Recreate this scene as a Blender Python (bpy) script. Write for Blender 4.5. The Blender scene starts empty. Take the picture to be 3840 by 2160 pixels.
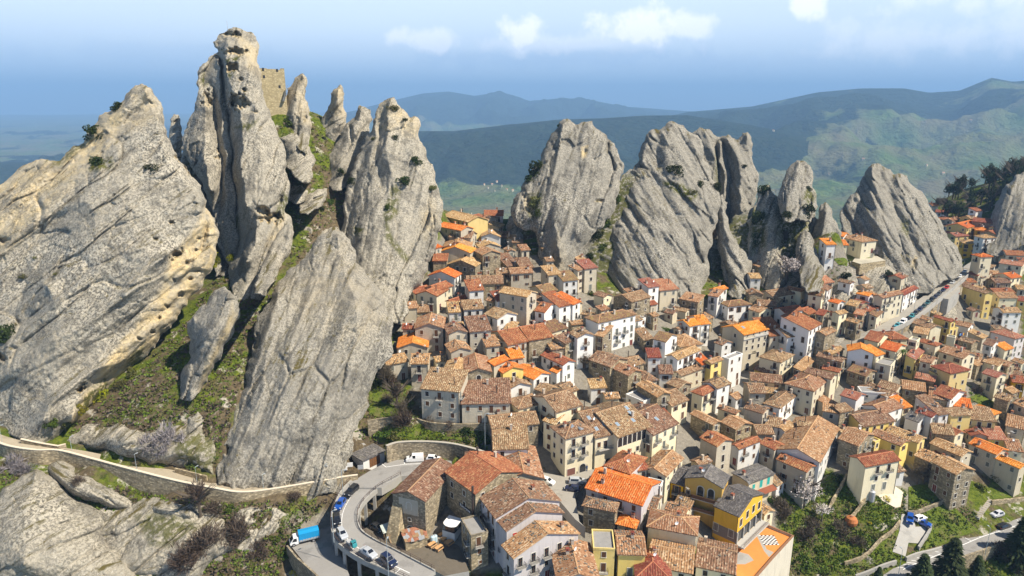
import bpy, math, random
import numpy as np
from mathutils import Vector, Matrix
SC = bpy.context.scene
COL = SC.collection
R = math.radians
# ------------------------------------------------------------------ camera
CAMZ, PITCH, FPX = 100.0, 15.5, 683.0
cd = bpy.data.cameras.new('camera'); cam = bpy.data.objects.new('camera', cd); COL.objects.link(cam)
cam.location = (0, 0, CAMZ); cam.rotation_euler = (R(90 - PITCH), 0, 0)
cd.sensor_width = 36; cd.lens = FPX / 1024 * 36; cd.clip_start = 1; cd.clip_end = 120000
SC.camera = cam
# ------------------------------------------------------------------ sun and sky
SUN_EL, SUN_H = R(50), (0.93, -0.37)
sun_dir = Vector((SUN_H[0] * math.cos(SUN_EL), SUN_H[1] * math.cos(SUN_EL), math.sin(SUN_EL))).normalized()
sd = bpy.data.lights.new('sun', 'SUN'); sd.energy = 5.0; sd.angle = R(0.5); sd.color = (1.0, 0.91, 0.77)
so = bpy.data.objects.new('sun', sd); COL.objects.link(so)
so.rotation_euler = sun_dir.to_track_quat('Z', 'Y').to_euler(); so.location = (200, -100, 400)
W = bpy.data.worlds.new('World'); SC.world = W; W.use_nodes = True
nt = W.node_tree; nt.nodes.clear()
def nn(t, ty, **kw):
    n = t.nodes.new(ty)
    for k, v in kw.items():
        if k in n.bl_rna.properties.keys(): setattr(n, k, v)
        else: n.inputs[k.replace('_', ' ')].default_value = v
    return n
def lk(t, a, b): t.links.new(a, b)
wo = nn(nt, 'ShaderNodeOutputWorld'); bg = nn(nt, 'ShaderNodeBackground')
sky = nn(nt, 'ShaderNodeTexSky', sky_type='NISHITA', sun_disc=False, sun_elevation=SUN_EL,
         sun_rotation=math.atan2(SUN_H[0], SUN_H[1]), altitude=900, air_density=1.0, dust_density=0.4, ozone_density=1.5)
tc = nn(nt, 'ShaderNodeTexCoord')
def wmath(op, a, b=None, clamp=False):
    n = nt.nodes.new('ShaderNodeMath'); n.operation = op; n.use_clamp = clamp
    for i, v in enumerate((a, b)):
        if v is None: continue
        if isinstance(v, (int, float)): n.inputs[i].default_value = v
        else: nt.links.new(v, n.inputs[i])
    return n.outputs[0]
sep = nn(nt, 'ShaderNodeSeparateXYZ'); lk(nt, tc.outputs['Generated'], sep.inputs[0])
# clouds: directions projected on a high sheet so they flatten and crowd toward the horizon
zz = wmath('MAXIMUM', sep.outputs[2], 0.0)
zd = wmath('ADD', zz, 0.16)
cu, cv = wmath('DIVIDE', sep.outputs[0], zd), wmath('DIVIDE', sep.outputs[1], zd)
cmb = nn(nt, 'ShaderNodeCombineXYZ'); lk(nt, cu, cmb.inputs[0]); lk(nt, cv, cmb.inputs[1])
veil = nn(nt, 'ShaderNodeTexNoise', Scale=0.9, Detail=3, Roughness=0.55); lk(nt, cmb.outputs[0], veil.inputs[0])
veilr = nn(nt, 'ShaderNodeMapRange'); lk(nt, veil.outputs[0], veilr.inputs[0])
for i, v in enumerate((0.35, 0.68, 0.30, 0.62)): veilr.inputs[i + 1].default_value = v
AZ, EL = wmath('ARCTAN2', sep.outputs[0], sep.outputs[1]), wmath('ARCSINE', sep.outputs[2])
def blob(az, el, ra, re, amt):
    # one cumulus: an ellipse of sky (azimuth, elevation) whose rim is eaten by noise
    va = nn(nt, 'ShaderNodeVectorMath', operation='MULTIPLY_ADD'); lk(nt, AE, va.inputs[0])
    va.inputs[1].default_value = (1 / R(ra), 1 / R(re), 0); va.inputs[2].default_value = (-az / ra, -el / re, 0)
    ln = nn(nt, 'ShaderNodeVectorMath', operation='LENGTH'); lk(nt, va.outputs[0], ln.inputs[0])
    s = wmath('SUBTRACT', CNN, ln.outputs['Value'])
    return wmath('MULTIPLY', wmath('MULTIPLY', s, 1.6, True), amt)
aec = nn(nt, 'ShaderNodeCombineXYZ'); lk(nt, AZ, aec.inputs[0]); lk(nt, EL, aec.inputs[1]); AE = aec.outputs[0]
cn = nn(nt, 'ShaderNodeTexNoise', Scale=26.0, Detail=5, Roughness=0.62); lk(nt, tc.outputs['Generated'], cn.inputs[0])
CNN = wmath('ADD', wmath('MULTIPLY', cn.outputs[0], 3.0), -0.5)
acc = None
for b in CLOUDS if 'CLOUDS' in globals() else ((-6.5, 4.5, 3.6, 1.0, .6), (0.6, 5.0, 2.2, 1.3, 1.0), (9.8, 5.4, 4.0, 1.5, 1.0), (13.2, 5.3, 3.0, 1.0, .8), (4.0, 4.2, 9.5, 1.0, .45), (21.8, 6.7, 1.6, 1.3, .9),
          (33, 7.2, 9.0, 2.6, .5), (29, 4.0, 6.5, 1.6, .38), (36, 4.6, 4.2, 2.4, .4), (-30, 15, 9, 3, .5), (10, 20, 8, 3, .6), (55, 9, 6, 2.5, .7), (-60, 8, 7, 2, .6), (110, 10, 8, 3, .7), (-120, 9, 8, 3, .7), (170, 12, 9, 3, .7), (75, 18, 8, 4, .6)):
    v = blob(*b); acc = v if acc is None else wmath('MAXIMUM', acc, v)
def wmix(fac, c0, c1):
    n = nn(nt, 'ShaderNodeMix', data_type='RGBA')
    for i, v in ((0, fac), (6, c0), (7, c1)):
        if hasattr(v, 'is_linked'): lk(nt, v, n.inputs[i])
        elif isinstance(v, (int, float)): n.inputs[i].default_value = v
        else: n.inputs[i].default_value = (*v, 1)
    return n.outputs[2]
def wr(v, a0, a1, b0=0.0, b1=1.0):
    n = nn(nt, 'ShaderNodeMapRange', interpolation_type='SMOOTHSTEP'); lk(nt, v, n.inputs[0])
    for i, q in enumerate((a0, a1, b0, b1)): n.inputs[i + 1].default_value = q
    return n.outputs[0]
low = wmix(wr(zz, -.005, .105), (5.0, 7.0, 9.8), (8.8, 10.4, 12.0))          # hazy belt of sky above the horizon, the same all round
low = wmix(wmath('MULTIPLY', veilr.outputs[0], .45), low, (7.4, 8.6, 10.2))
skyc = wmix(wr(zz, .12, .27), low, sky.outputs[0])
gacc = None
for b in ((4.0, 3.2, 13.0, 1.3, .55), (14, 2.6, 9, 1.0, .35), (-25, 3.0, 12, .9, .25), (70, 3, 14, 1.4, .4), (-80, 3, 14, 1.4, .4), (150, 3, 20, 1.5, .4)):
    v = blob(*b); gacc = v if gacc is None else wmath('MAXIMUM', gacc, v)
skyc = wmix(gacc, skyc, (5.2, 7.0, 9.8))
mixc = nn(nt, 'ShaderNodeMix', data_type='RGBA'); lk(nt, acc, mixc.inputs[0])
lk(nt, skyc, mixc.inputs[6]); mixc.inputs[7].default_value = (13.2, 13.4, 13.8, 1)
lk(nt, mixc.outputs[2], bg.inputs[0]); bg.inputs[1].default_value = 0.066
lk(nt, bg.outputs[0], wo.inputs[0])
SC.view_settings.view_transform = 'Standard'; SC.view_settings.look = 'None'
SC.view_settings.exposure = 0.72; SC.view_settings.gamma = 1.0
try: SC.view_settings.use_curve_mapping = False
except Exception: pass
SC.cycles.use_denoising = True
SC.cycles.max_bounces = 5; SC.cycles.diffuse_bounces = 2; SC.cycles.glossy_bounces = 2
SC.cycles.transmission_bounces = 2; SC.cycles.transparent_max_bounces = 4; SC.cycles.volume_bounces = 0
SC.cycles.use_adaptive_sampling = True; SC.cycles.adaptive_threshold = 0.02
# ------------------------------------------------------------------ picture measures -> places
# crops of the photograph: (origin x, origin y, scale); F is the whole picture 2576 px wide
FR = {'F': (0, 0, 2576 / 3840), 'Z4': (0, 1080, 1.3414),
      'C1': (1400, 740, 2.683), 'C2': (2000, 740, 2.683), 'C3': (2600, 740, 2.683), 'C4': (3200, 740, 2.683),
      'D1': (1400, 1200, 2.683), 'D2': (2000, 1200, 2.683), 'D3': (2600, 1200, 2.683), 'D4': (3200, 1200, 2.683),
      'E1': (1200, 1620, 2.683), 'E2': (1800, 1620, 2.683), 'E3': (2400, 1620, 2.683), 'E4': (3000, 1620, 2.683)}
CP, SP = math.cos(R(PITCH)), math.sin(R(PITCH))
def px(fr, x, y):
    o = FR[fr]; return (o[0] + x / o[2]) / 3.75, (o[1] + y / o[2]) / 3.75
def ray(fr, x, y):
    u, v = px(fr, x, y); a, b = (u - 512) / FPX, (288 - v) / FPX
    return a, CP + b * SP, -SP + b * CP
def onz(fr, x, y, z):
    r = ray(fr, x, y); t = (z - CAMZ) / r[2]
    return Vector((r[0] * t, r[1] * t, z))
def atd(fr, x, y, d):
    r = ray(fr, x, y); return Vector((r[0] * d, r[1] * d, CAMZ + r[2] * d))
# ------------------------------------------------------------------ ground heights (survey points)
GP = [(1190,545,45),(1215,600,40),(1232,690,34),(1080,790,29),(1277,831,27),(1150,900,23),(1204,977,19),(1104,1057,14.6),(1200,1062,14.2),
      (1000,1185,6.2),(930,1190,6.4),(960,1172,6.2),(1040,1174,6.2),(1080,1180,6.2),(1000,1098,12.0),(1150,1105,12.0),(980,1050,14.6),(1000,900,22),(1040,720,34),(1599,851,20),(1650,740,25),(1780,740,24),(1500,720,29),(1400,690,34),
      (1480,640,36),(1300,600,41),(1849,980,5),(1869,922,6.5),(1700,880,16),(1900,780,19),(2000,740,21),(2190,660,28),(2171,636,30.5),(2094,644,30),(2149,740,17),(2060,640,29),(2267,786,14.4),(2327,784,8.5),(2184,831,13.2),(2252,828,12.6),
      (2222,805,15),(2120,860,13.4),(2134,880,12.6),(2300,745,15.8),(2350,725,16),(2434,676,17.4),(2397,784,7),(2484,784,4),(2472,714,7),(2497,551,27),(2560,609,19),(2372,546,24),
      (2422,975,4),(2222,955,5),(2509,980,1),(2347,1055,-1),(2522,1130,-8),(2222,1130,-4),(2187,1227,-6),(2397,1262,-11),
      (2387,1379,-17.4),(2562,1311,-16.4),(2237,1449,-17.4),(1985,1312,-10),(2137,1312,-12),(2000,1449,-18),(1407,1197,6),(1432,1312,2.5),(1482,1262,4),
      (1560,1200,4.5),(1650,1150,5.5),(1906,1080,1.5),(1735,1149,3.5),(1850,1400,-7.5),(1700,1449,-4),(1450,1449,-1),(1300,1449,-1),
      (980,1349,0.5),(1050,1420,-1),(770,1360,0),(700,1449,-3),(820,1390,-1),(900,1300,1),(850,1250,5),
      (0,1100,18.6),(90,1125,17.2),(230,1145,15.2),(450,1197,11.8),(610,1228,9.0),(750,1222,7.8),(870,1205,6.6),
      (230,1186,14.8),(450,1242,11.0),(610,1268,8.6),(300,1330,5),(500,1400,1.5),(0,1215,15),(0,1400,3),(720,1268,7.2),
      (350,1080,21),(480,1000,26),(560,1060,21.5),(640,850,34),(700,760,40),(650,725,43),(760,560,58),(800,370,82),(795,300,91),(730,640,50),(560,660,46),(1010,770,31),
      (1400,1080,11),(1350,980,15),(1550,1000,11),(1650,950,12),(1430,850,23),(2050,1150,-2),(2000,1000,3),(1960,860,12),(1290,552,46),(1340,565,46.5),(2110,600,42)]
WP = [(-92,274,97),(-60,345,30),(-19,345,38),(-19,372,15),(-19,430,-60),(-150,235,40),(-220,190,15),(-255,300,-60),(40,345,15),(80,420,-60),(150,360,20),(200,420,-50),
      (240,470,10),(330,500,36),(420,520,60),(300,570,-40),(-300,100,-30),(-300,500,-200),(0,620,-240),(300,680,-180),(520,620,-20),(520,300,0),(420,150,-40),
      (0,40,-25),(-150,70,-12),(200,70,-45),(-100,420,-70),(-380,300,-120),(-380,-40,-60),(520,-40,-80),(0,-60,-60),(620,480,20)]
pts = []
for x, y, z in GP:
    p = onz('F', x, y, z); pts.append((p.x, p.y, z))
pts += [tuple(map(float, w)) for w in WP]
GC = np.array(pts)
def _k(a, b): return np.sqrt(((a[:, None, :2] - b[None, :, :2]) ** 2).sum(-1) + 9.0)
nP = len(GC); M = np.zeros((nP + 3, nP + 3)); M[:nP, :nP] = -_k(GC, GC) - np.eye(nP) * 0.6
M[:nP, nP] = 1; M[:nP, nP + 1:] = GC[:, :2] / 100; M[nP:, :nP] = M[:nP, nP:].T
SOL = np.linalg.solve(M, np.concatenate([GC[:, 2], [0, 0, 0]]))
def ground(xy):
    xy = np.atleast_2d(np.asarray(xy, float)); out = np.empty(len(xy))
    for i in range(0, len(xy), 20000):
        q = xy[i:i + 20000]
        out[i:i + 20000] = -_k(q, GC) @ SOL[:nP] + SOL[nP] + q[:, :2] / 100 @ SOL[nP + 1:]
    return out
def gz(x, y): return float(ground([(x, y)])[0])
def onground(fr, x, y, up=0.0):
    r = ray(fr, x, y); ts = np.linspace(60, 700, 641)
    P = np.stack([r[0] * ts, r[1] * ts], 1); h = CAMZ + r[2] * ts - up - ground(P)
    k = np.where(h < 0)[0]
    i = k[0] if len(k) else len(ts) - 1
    t = ts[i] if i == 0 else ts[i - 1] + (ts[i] - ts[i - 1]) * h[i - 1] / (h[i - 1] - h[i] + 1e-9)
    return Vector((r[0] * t, r[1] * t, CAMZ + r[2] * t - up))
# ------------------------------------------------------------------ noise on arrays
U4 = np.uint32
def _fin(h):
    h = (h ^ (h >> U4(13))) * U4(1274126177); h = (h ^ (h >> U4(16))) * U4(2246822519)
    return ((h ^ (h >> U4(15))) & U4(0xffff)).astype(np.float32) * np.float32(1 / 32767.5) - np.float32(1)
def _hash(i, j, k, s):
    return _fin(i.astype(np.int64).astype(U4) * U4(374761393) + j.astype(np.int64).astype(U4) * U4(668265263) + k.astype(np.int64).astype(U4) * U4(2147483647) + U4((s * 974634777) & 0xffffffff))
def noise3(p, s=0):
    p = np.asarray(p, float); f = np.floor(p); t = (p - f).astype(np.float32); t = t * t * t * (t * (t * 6 - 15) + 10); i = f.astype(np.int64).astype(U4)
    ax = [i[:, 0] * U4(374761393) + U4((s * 974634777) & 0xffffffff)]; ax.append(ax[0] + U4(374761393)); ay = [i[:, 1] * U4(668265263)]; ay.append(ay[0] + U4(668265263)); az = [i[:, 2] * U4(2147483647)]; az.append(az[0] + U4(2147483647))
    def lx(b_, c_): a0 = _fin(ax[0] + ay[b_] + az[c_]); return a0 + (_fin(ax[1] + ay[b_] + az[c_]) - a0) * t[:, 0]
    y0 = lx(0, 0); y0 = y0 + (lx(1, 0) - y0) * t[:, 1]
    if not (p[:, 2].any() and t[:, 2].any()): return y0
    y1 = lx(0, 1); y1 = y1 + (lx(1, 1) - y1) * t[:, 1]
    return y0 + (y1 - y0) * t[:, 2]
def fbm(p, octv=4, s=0, gain=0.5):
    o, a = 0, 1.0
    for k in range(octv): o = o + a * noise3(p * 2.03 ** k + 17.3 * k, s + k); a *= gain
    return o
# ------------------------------------------------------------------ object helpers
def tag(o, label=None, cat=None, group=None, kind=None):
    if label: o['label'] = label
    if cat: o['category'] = cat
    if group: o['group'] = group
    if kind: o['kind'] = kind
    return o
def link(name, me, parent=None, mat=None):
    o = bpy.data.objects.new(name, me); COL.objects.link(o)
    if parent is not None: o.parent = parent
    if mat is not None and me is not None and not me.materials:
        for m in (mat if isinstance(mat, (list, tuple)) else [mat]): me.materials.append(m)
    return o
def empty(name, loc=(0, 0, 0), rz=0.0):
    o = bpy.data.objects.new(name, None); COL.objects.link(o); o.location = loc; o.rotation_euler = (0, 0, rz)
    o.empty_display_size = 0.5; return o
def mesh_np(name, V, quads=None, tris=None, smooth=True):
    me = bpy.data.meshes.new(name); V = np.asarray(V, np.float32)
    nq = 0 if quads is None else len(quads); ntr = 0 if tris is None else len(tris)
    me.vertices.add(len(V)); me.vertices.foreach_set('co', V.ravel())
    me.loops.add(nq * 4 + ntr * 3); idx = []
    if nq: idx.append(np.asarray(quads).ravel())
    if ntr: idx.append(np.asarray(tris).ravel())
    me.loops.foreach_set('vertex_index', np.concatenate(idx).astype(np.int32))
    me.polygons.add(nq + ntr)
    st = np.concatenate([np.arange(nq) * 4, nq * 4 + np.arange(ntr) * 3]).astype(np.int32)
    me.polygons.foreach_set('loop_start', st)
    if smooth: me.polygons.foreach_set('use_smooth', np.ones(nq + ntr, bool))
    me.update(calc_edges=True); me.validate()
    return me
def vattr(me, name, arr):
    a = me.attributes.new(name, 'FLOAT', 'POINT'); a.data.foreach_set('value', np.asarray(arr, np.float32))
class MB:
    """collects faces with a material index; build() links them as one mesh object"""
    def __init__(s): s.v, s.f, s.m, s.uv = [], [], [], []
    def face(s, vs, mi=0, uv=None):
        i = len(s.v); s.v += [tuple(v) for v in vs]; s.f.append(tuple(range(i, i + len(vs)))); s.m.append(mi); s.uv.append(uv)
    def box(s, x0, x1, y0, y1, z0, z1, mi=0, skip=''):
        p = [(x0,y0,z0),(x1,y0,z0),(x1,y1,z0),(x0,y1,z0),(x0,y0,z1),(x1,y0,z1),(x1,y1,z1),(x0,y1,z1)]
        for k, q in (('b',(3,2,1,0)),('t',(4,5,6,7)),('f',(0,1,5,4)),('r',(1,2,6,5)),('k',(2,3,7,6)),('l',(3,0,4,7))):
            if k not in skip: s.face([p[i] for i in q], mi)
    def obox(s, c, ax, ay, az, mi=0):
        c, ax, ay, az = Vector(c), Vector(ax), Vector(ay), Vector(az)
        p = [c + sx * ax + sy * ay + sz * az for sz in (-1, 1) for sx, sy in ((-1,-1),(1,-1),(1,1),(-1,1))]
        for q in ((3,2,1,0),(4,5,6,7),(0,1,5,4),(1,2,6,5),(2,3,7,6),(3,0,4,7)): s.face([p[i] for i in q], mi)
    def tube(s, pts, rad, n=6, mi=0, cap=True):
        pts = [Vector(p) for p in pts]; rad = rad if isinstance(rad, (list, tuple)) else [rad] * len(pts); rings = []
        for i, p in enumerate(pts):
            d = (pts[min(i + 1, len(pts) - 1)] - pts[max(i - 1, 0)]).normalized()
            a = d.cross(Vector((0, 0, 1)) if abs(d.z) < 0.95 else Vector((1, 0, 0))).normalized(); b = d.cross(a)
            rings.append([p + (a * math.cos(2 * math.pi * k / n) + b * math.sin(2 * math.pi * k / n)) * rad[i] for k in range(n)])
        for i in range(len(rings) - 1):
            for k in range(n): s.face([rings[i][k], rings[i][(k + 1) % n], rings[i + 1][(k + 1) % n], rings[i + 1][k]], mi)
        if cap: s.face(rings[0][::-1], mi); s.face(rings[-1], mi)
    def mesh(s, name, smooth=False):
        me = bpy.data.meshes.new(name); me.from_pydata(s.v, [], s.f)
        me.polygons.foreach_set('material_index', s.m)
        if any(u is not None for u in s.uv):
            ul = me.uv_layers.new(name='UVMap'); flat = []
            for f, u in zip(s.f, s.uv): flat += [c for q in (u or [(0, 0)] * len(f)) for c in q]
            ul.data.foreach_set('uv', flat)
        if smooth: me.polygons.foreach_set('use_smooth', [True] * len(s.f))
        me.update(); return me
    def build(s, name, mat, parent=None, smooth=False): return link(name, s.mesh(name, smooth), parent, mat)
# ------------------------------------------------------------------ materials
MATS = {}
def mat(name):
    m = bpy.data.materials.new(name); m.use_nodes = True; t = m.node_tree; t.nodes.clear()
    o = nn(t, 'ShaderNodeOutputMaterial'); b = nn(t, 'ShaderNodeBsdfPrincipled'); lk(t, b.outputs[0], o.inputs[0])
    b.inputs['Roughness'].default_value = 0.9; b.inputs['Specular IOR Level'].default_value = 0.2
    MATS[name] = m; return m, t, b
def mixc(t, fac, a, b, mode='MIX'):
    n = nn(t, 'ShaderNodeMix', data_type='RGBA', blend_type=mode)
    for i, v in ((0, fac), (6, a), (7, b)):
        if hasattr(v, 'is_linked'): lk(t, v, n.inputs[i])
        elif isinstance(v, (int, float)): n.inputs[i].default_value = v
        else: n.inputs[i].default_value = (*v[:3], 1)
    return n.outputs[2]
def noi(t, vec, scale, detail=4, rough=0.6):
    n = nn(t, 'ShaderNodeTexNoise', Scale=scale, Detail=detail, Roughness=rough)
    if vec is not None: lk(t, vec, n.inputs['Vector'])
    return n.outputs[0]
def rng(t, v, a, b, c=0.0, d=1.0):
    n = nn(t, 'ShaderNodeMapRange'); lk(t, v, n.inputs[0])
    for i, q in enumerate((a, b, c, d)): n.inputs[i + 1].default_value = q
    return n.outputs[0]
def mth(t, op, a, b=None, cl=False):
    n = t.nodes.new('ShaderNodeMath'); n.operation = op; n.use_clamp = cl
    for i, v in enumerate((a, b)):
        if v is None: continue
        if isinstance(v, (int, float)): n.inputs[i].default_value = v
        else: lk(t, v, n.inputs[i])
    return n.outputs[0]
def bump(t, b, h, strength, dist):
    n = nn(t, 'ShaderNodeBump', Strength=strength, Distance=dist); lk(t, h, n.inputs['Height']); lk(t, n.outputs[0], b.inputs['Normal'])
def gpos(t): return nn(t, 'ShaderNodeNewGeometry').outputs['Position']
def mapv(t, vec, sc=(1, 1, 1), rot=(0, 0, 0)):
    n = nn(t, 'ShaderNodeMapping'); lk(t, vec, n.inputs[0]); n.inputs['Scale'].default_value = sc; n.inputs['Rotation'].default_value = rot
    return n.outputs[0]
def plain(name, col, rough=0.8, metal=0.0, spec=0.3, var=0.12, sc=2.0):
    m, t, b = mat(name); g = gpos(t)
    lk(t, mixc(t, noi(t, g, sc, 3), tuple(c * (1 - var) for c in col), tuple(min(1, c * (1 + var)) for c in col)), b.inputs['Base Color'])
    b.inputs['Roughness'].default_value = rough; b.inputs['Metallic'].default_value = metal; b.inputs['Specular IOR Level'].default_value = spec
    return m
# ------------------------------------------------------------------ land materials
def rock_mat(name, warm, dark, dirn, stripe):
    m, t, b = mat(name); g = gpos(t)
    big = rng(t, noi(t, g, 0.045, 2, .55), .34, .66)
    base = mixc(t, big, tuple(c * .72 for c in warm), warm)
    bx_ = nn(t, 'ShaderNodeCombineXYZ'); lk(t, nn(t, 'ShaderNodeAttribute', attribute_name='along').outputs['Fac'], bx_.inputs[0]); lk(t, nn(t, 'ShaderNodeAttribute', attribute_name='across').outputs['Fac'], bx_.inputs[1])
    st = noi(t, mapv(t, bx_.outputs[0], dirn[0]), 1.0, 4, .7)
    base = mixc(t, mth(t, 'MULTIPLY', rng(t, st, .46, .64), stripe), base, dark)
    oc = nn(t, 'ShaderNodeAttribute', attribute_name='ochre').outputs['Fac']
    ocn = mth(t, 'MULTIPLY', oc, rng(t, noi(t, g, 0.22, 2, .6), .25, .6), True)
    base = mixc(t, ocn, base, (0.55, 0.43, 0.235))
    blot = mth(t, 'MULTIPLY', rng(t, noi(t, g, 0.16, 3, .7), .53, .63), .62)
    base = mixc(t, blot, base, dark)
    lic = mth(t, 'MULTIPLY', rng(t, noi(t, g, 1.7, 3, .75), .47, .56), mth(t, 'SUBTRACT', rng(t, big, 0, 1, .3, .95), mth(t, 'MULTIPLY', oc, .45), True))
    base = mixc(t, lic, base, (0.095, 0.088, 0.072))
    lic2 = mth(t, 'MULTIPLY', rng(t, noi(t, g, 2.6, 2, .7), .60, .68), .6)
    base = mixc(t, lic2, base, (0.50, 0.465, 0.40))
    # ledges that lie flat hold grass
    nz = nn(t, 'ShaderNodeSeparateXYZ'); lk(t, nn(t, 'ShaderNodeNewGeometry').outputs['True Normal'], nz.inputs[0])
    gr = mth(t, 'MULTIPLY', rng(t, nz.outputs[2], .78, .92), rng(t, st, .5, .6), True)
    base = mixc(t, gr, base, mixc(t, st, (0.05, 0.06, 0.015), (0.13, 0.095, 0.035)))
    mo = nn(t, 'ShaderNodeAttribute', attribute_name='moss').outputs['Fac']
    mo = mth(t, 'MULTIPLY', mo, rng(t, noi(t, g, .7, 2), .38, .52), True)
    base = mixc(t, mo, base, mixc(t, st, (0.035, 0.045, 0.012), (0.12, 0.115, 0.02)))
    lk(t, base, b.inputs['Base Color']); b.inputs['Roughness'].default_value = .95; b.inputs['Specular IOR Level'].default_value = .1
    h = mth(t, 'ADD', mth(t, 'MULTIPLY', noi(t, g, .9, 4, .75), 1.1), mth(t, 'MULTIPLY', st, .35))
    bump(t, b, h, .75, 0.55)
    return m
ROCK = rock_mat('sandstone', (0.455, 0.415, 0.33), (0.15, 0.137, 0.11), ((.07, .62, 1),), .34)
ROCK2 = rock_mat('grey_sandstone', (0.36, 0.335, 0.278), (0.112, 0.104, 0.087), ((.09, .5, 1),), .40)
m, t, b = mat('land'); g = gpos(t)
vil = nn(t, 'ShaderNodeAttribute', attribute_name='village').outputs['Fac']
scr = nn(t, 'ShaderNodeAttribute', attribute_name='scrub').outputs['Fac']
n1, n2, n3 = noi(t, g, .13, 5, .65), noi(t, g, .9, 5, .7), noi(t, g, .05, 3)
grass = mixc(t, rng(t, n2, .35, .65), (0.038, 0.060, 0.008), (0.13, 0.155, 0.020))
brown = mixc(t, rng(t, n2, .3, .7), (0.055, 0.042, 0.026), (0.16, 0.125, 0.075))
fld = mixc(t, rng(t, mth(t, 'ADD', n1, mth(t, 'MULTIPLY', scr, .14)), .47, .60), grass, brown)
stone = mixc(t, n2, (0.30, 0.275, 0.225), (0.46, 0.43, 0.36))
fld = mixc(t, rng(t, noi(t, g, .22, 5, .7), .57, .64, 0, .9), fld, stone)
pav = mixc(t, rng(t, n2, .3, .7), (0.165, 0.15, 0.125), (0.27, 0.245, 0.20))
pav = mixc(t, mth(t, 'MULTIPLY', rng(t, n1, .55, .62), .7), pav, fld)
lk(t, mixc(t, vil, fld, pav), b.inputs['Base Color']); b.inputs['Roughness'].default_value = 1; b.inputs['Specular IOR Level'].default_value = .05
bump(t, b, n2, .8, .5)
LAND = m
# ------------------------------------------------------------------ near ground, one sheet
gx = np.arange(-380, 640.1, 2.0); gy = np.arange(-40, 700.1, 2.0)
GX, GY = np.meshgrid(gx, gy); P = np.stack([GX.ravel(), GY.ravel()], 1); GZ = ground(P)
GZ = GZ + fbm(np.stack([P[:, 0] * .06, P[:, 1] * .06, P[:, 0] * 0], 1), 4, 3) * 0.12
def inpoly(pts, poly):
    x, y = pts[:, 0], pts[:, 1]; c = np.zeros(len(pts), bool); n = len(poly)
    for i in range(n):
        x1, y1 = poly[i]; x2, y2 = poly[(i + 1) % n]
        if y1 == y2: continue
        c ^= ((y1 > y) != (y2 > y)) & (x < (x2 - x1) * (y - y1) / (y2 - y1) + x1)
    return c
for fr_, pp_, z_ in (('E1', [(290,520),(420,440),(510,385),(640,320),(672,285),(1250,275),(1500,330),(1300,420),(1040,420),(820,445),(620,560),(330,560)], 7.2), ('E2', [(560,330),(760,430),(860,440),(1150,340),(1260,330),(1250,440),(1100,440),(1000,560),(950,620),(1000,900),(1060,960),(960,880),(800,690),(640,470)], 5.9), ('D3', [(500,480),(620,450),(660,500),(590,540),(560,650),(520,680),(520,900),(420,860),(360,800),(385,640),(460,600)], 5.0)):
    k_ = inpoly(P, [tuple(onz(fr_, a, b_, z_ + .35).xy) for a, b_ in pp_]); GZ[k_] = np.minimum(GZ[k_], z_)
def groundpoly(fr, pp): return [tuple(onground(fr, a, b_)[:2]) for a, b_ in pp]
vp = groundpoly('F', [(1110,575),(1190,562),(1290,600),(1330,640),(1480,690),(1500,740),(1780,750),(1960,760),(2190,700),(2440,660),(2574,600),(2574,1180),(2400,1200),(2280,1230),(2170,1230),(2060,1170),(1960,1230),(1960,1440),(1230,1447),(960,1360),(1180,1190),(1240,1060),(1060,1030),(1000,900),(990,780),(1080,680)])
V1 = inpoly(P, vp).astype(float)
lot = groundpoly('F', [(730,1300),(830,1270),(870,1445),(780,1445),(725,1375)]); V1[inpoly(P, lot)] = 1
S1 = inpoly(P, groundpoly('F', [(560,1000),(700,760),(860,350),(690,240),(400,900),(150,1090),(400,1140)])).astype(float)
ny, nx = GX.shape; ii = np.arange(ny * nx).reshape(ny, nx)
q = np.stack([ii[:-1, :-1].ravel(), ii[:-1, 1:].ravel(), ii[1:, 1:].ravel(), ii[1:, :-1].ravel()], 1)
RKS = [(np.stack([P[:, 0], P[:, 1], GZ], 1), q)]
me = mesh_np('ground', RKS[0][0], q)
vattr(me, 'village', V1); vattr(me, 'scrub', S1)
tag(link('ground', me, None, LAND), kind='structure')
# ------------------------------------------------------------------ far country, polar sheet
def prof(L, x): L = np.array(L, float); return np.interp(x, L[:, 0], L[:, 1])
skyA = [(-900,420),(500,420),(900,365),(1050,331),(1150,331),(1250,318),(1400,301),(1500,298),(1600,291),(1700,290),(1850,315),(2000,345),(2300,420),(3600,460)]
skyB = [(-900,420),(1300,420),(1500,330),(1700,282),(1850,268),(2000,232),(2100,222),(2200,222),(2260,233),(2330,228),(2400,195),(2450,205),(2576,193),(2800,220),(3600,260)]
skyC = [(-900,360),(500,350),(760,320),(860,292),(920,278),(960,266),(1020,250),(1080,235),(1140,230),(1200,241),(1260,233),(1330,257),(1380,250),(1450,247),(1550,268),(1700,280),(2000,285),(3600,290)]
th = np.linspace(R(-58), R(58), 520); rr = np.exp(np.linspace(math.log(430), math.log(27000), 330))
TH, RR = np.meshgrid(th, rr)
XF = (np.tan(np.clip(TH, R(-57), R(57))) / 1.0) * FPX
XF = (XF * (CP + 0.0) + 512) * 2.5156
def crest(sk, Rk):
    yv = prof(sk, XF) / 2.5156; b_ = (288 - yv) / FPX; el = (-SP + b_ * CP) / (CP + b_ * SP) * np.cos(TH)
    return CAMZ + Rk * el
Xw, Yw = RR * np.sin(TH), RR * np.cos(TH)
base = np.interp(RR, [430, 1500, 3200, 8000, 27000], [-235, -320, -355, -390, -405])
n_big = fbm(np.stack([Xw.ravel() / 1400, Yw.ravel() / 1400, 0 * Xw.ravel()], 1), 5, 11).reshape(XF.shape)
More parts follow.
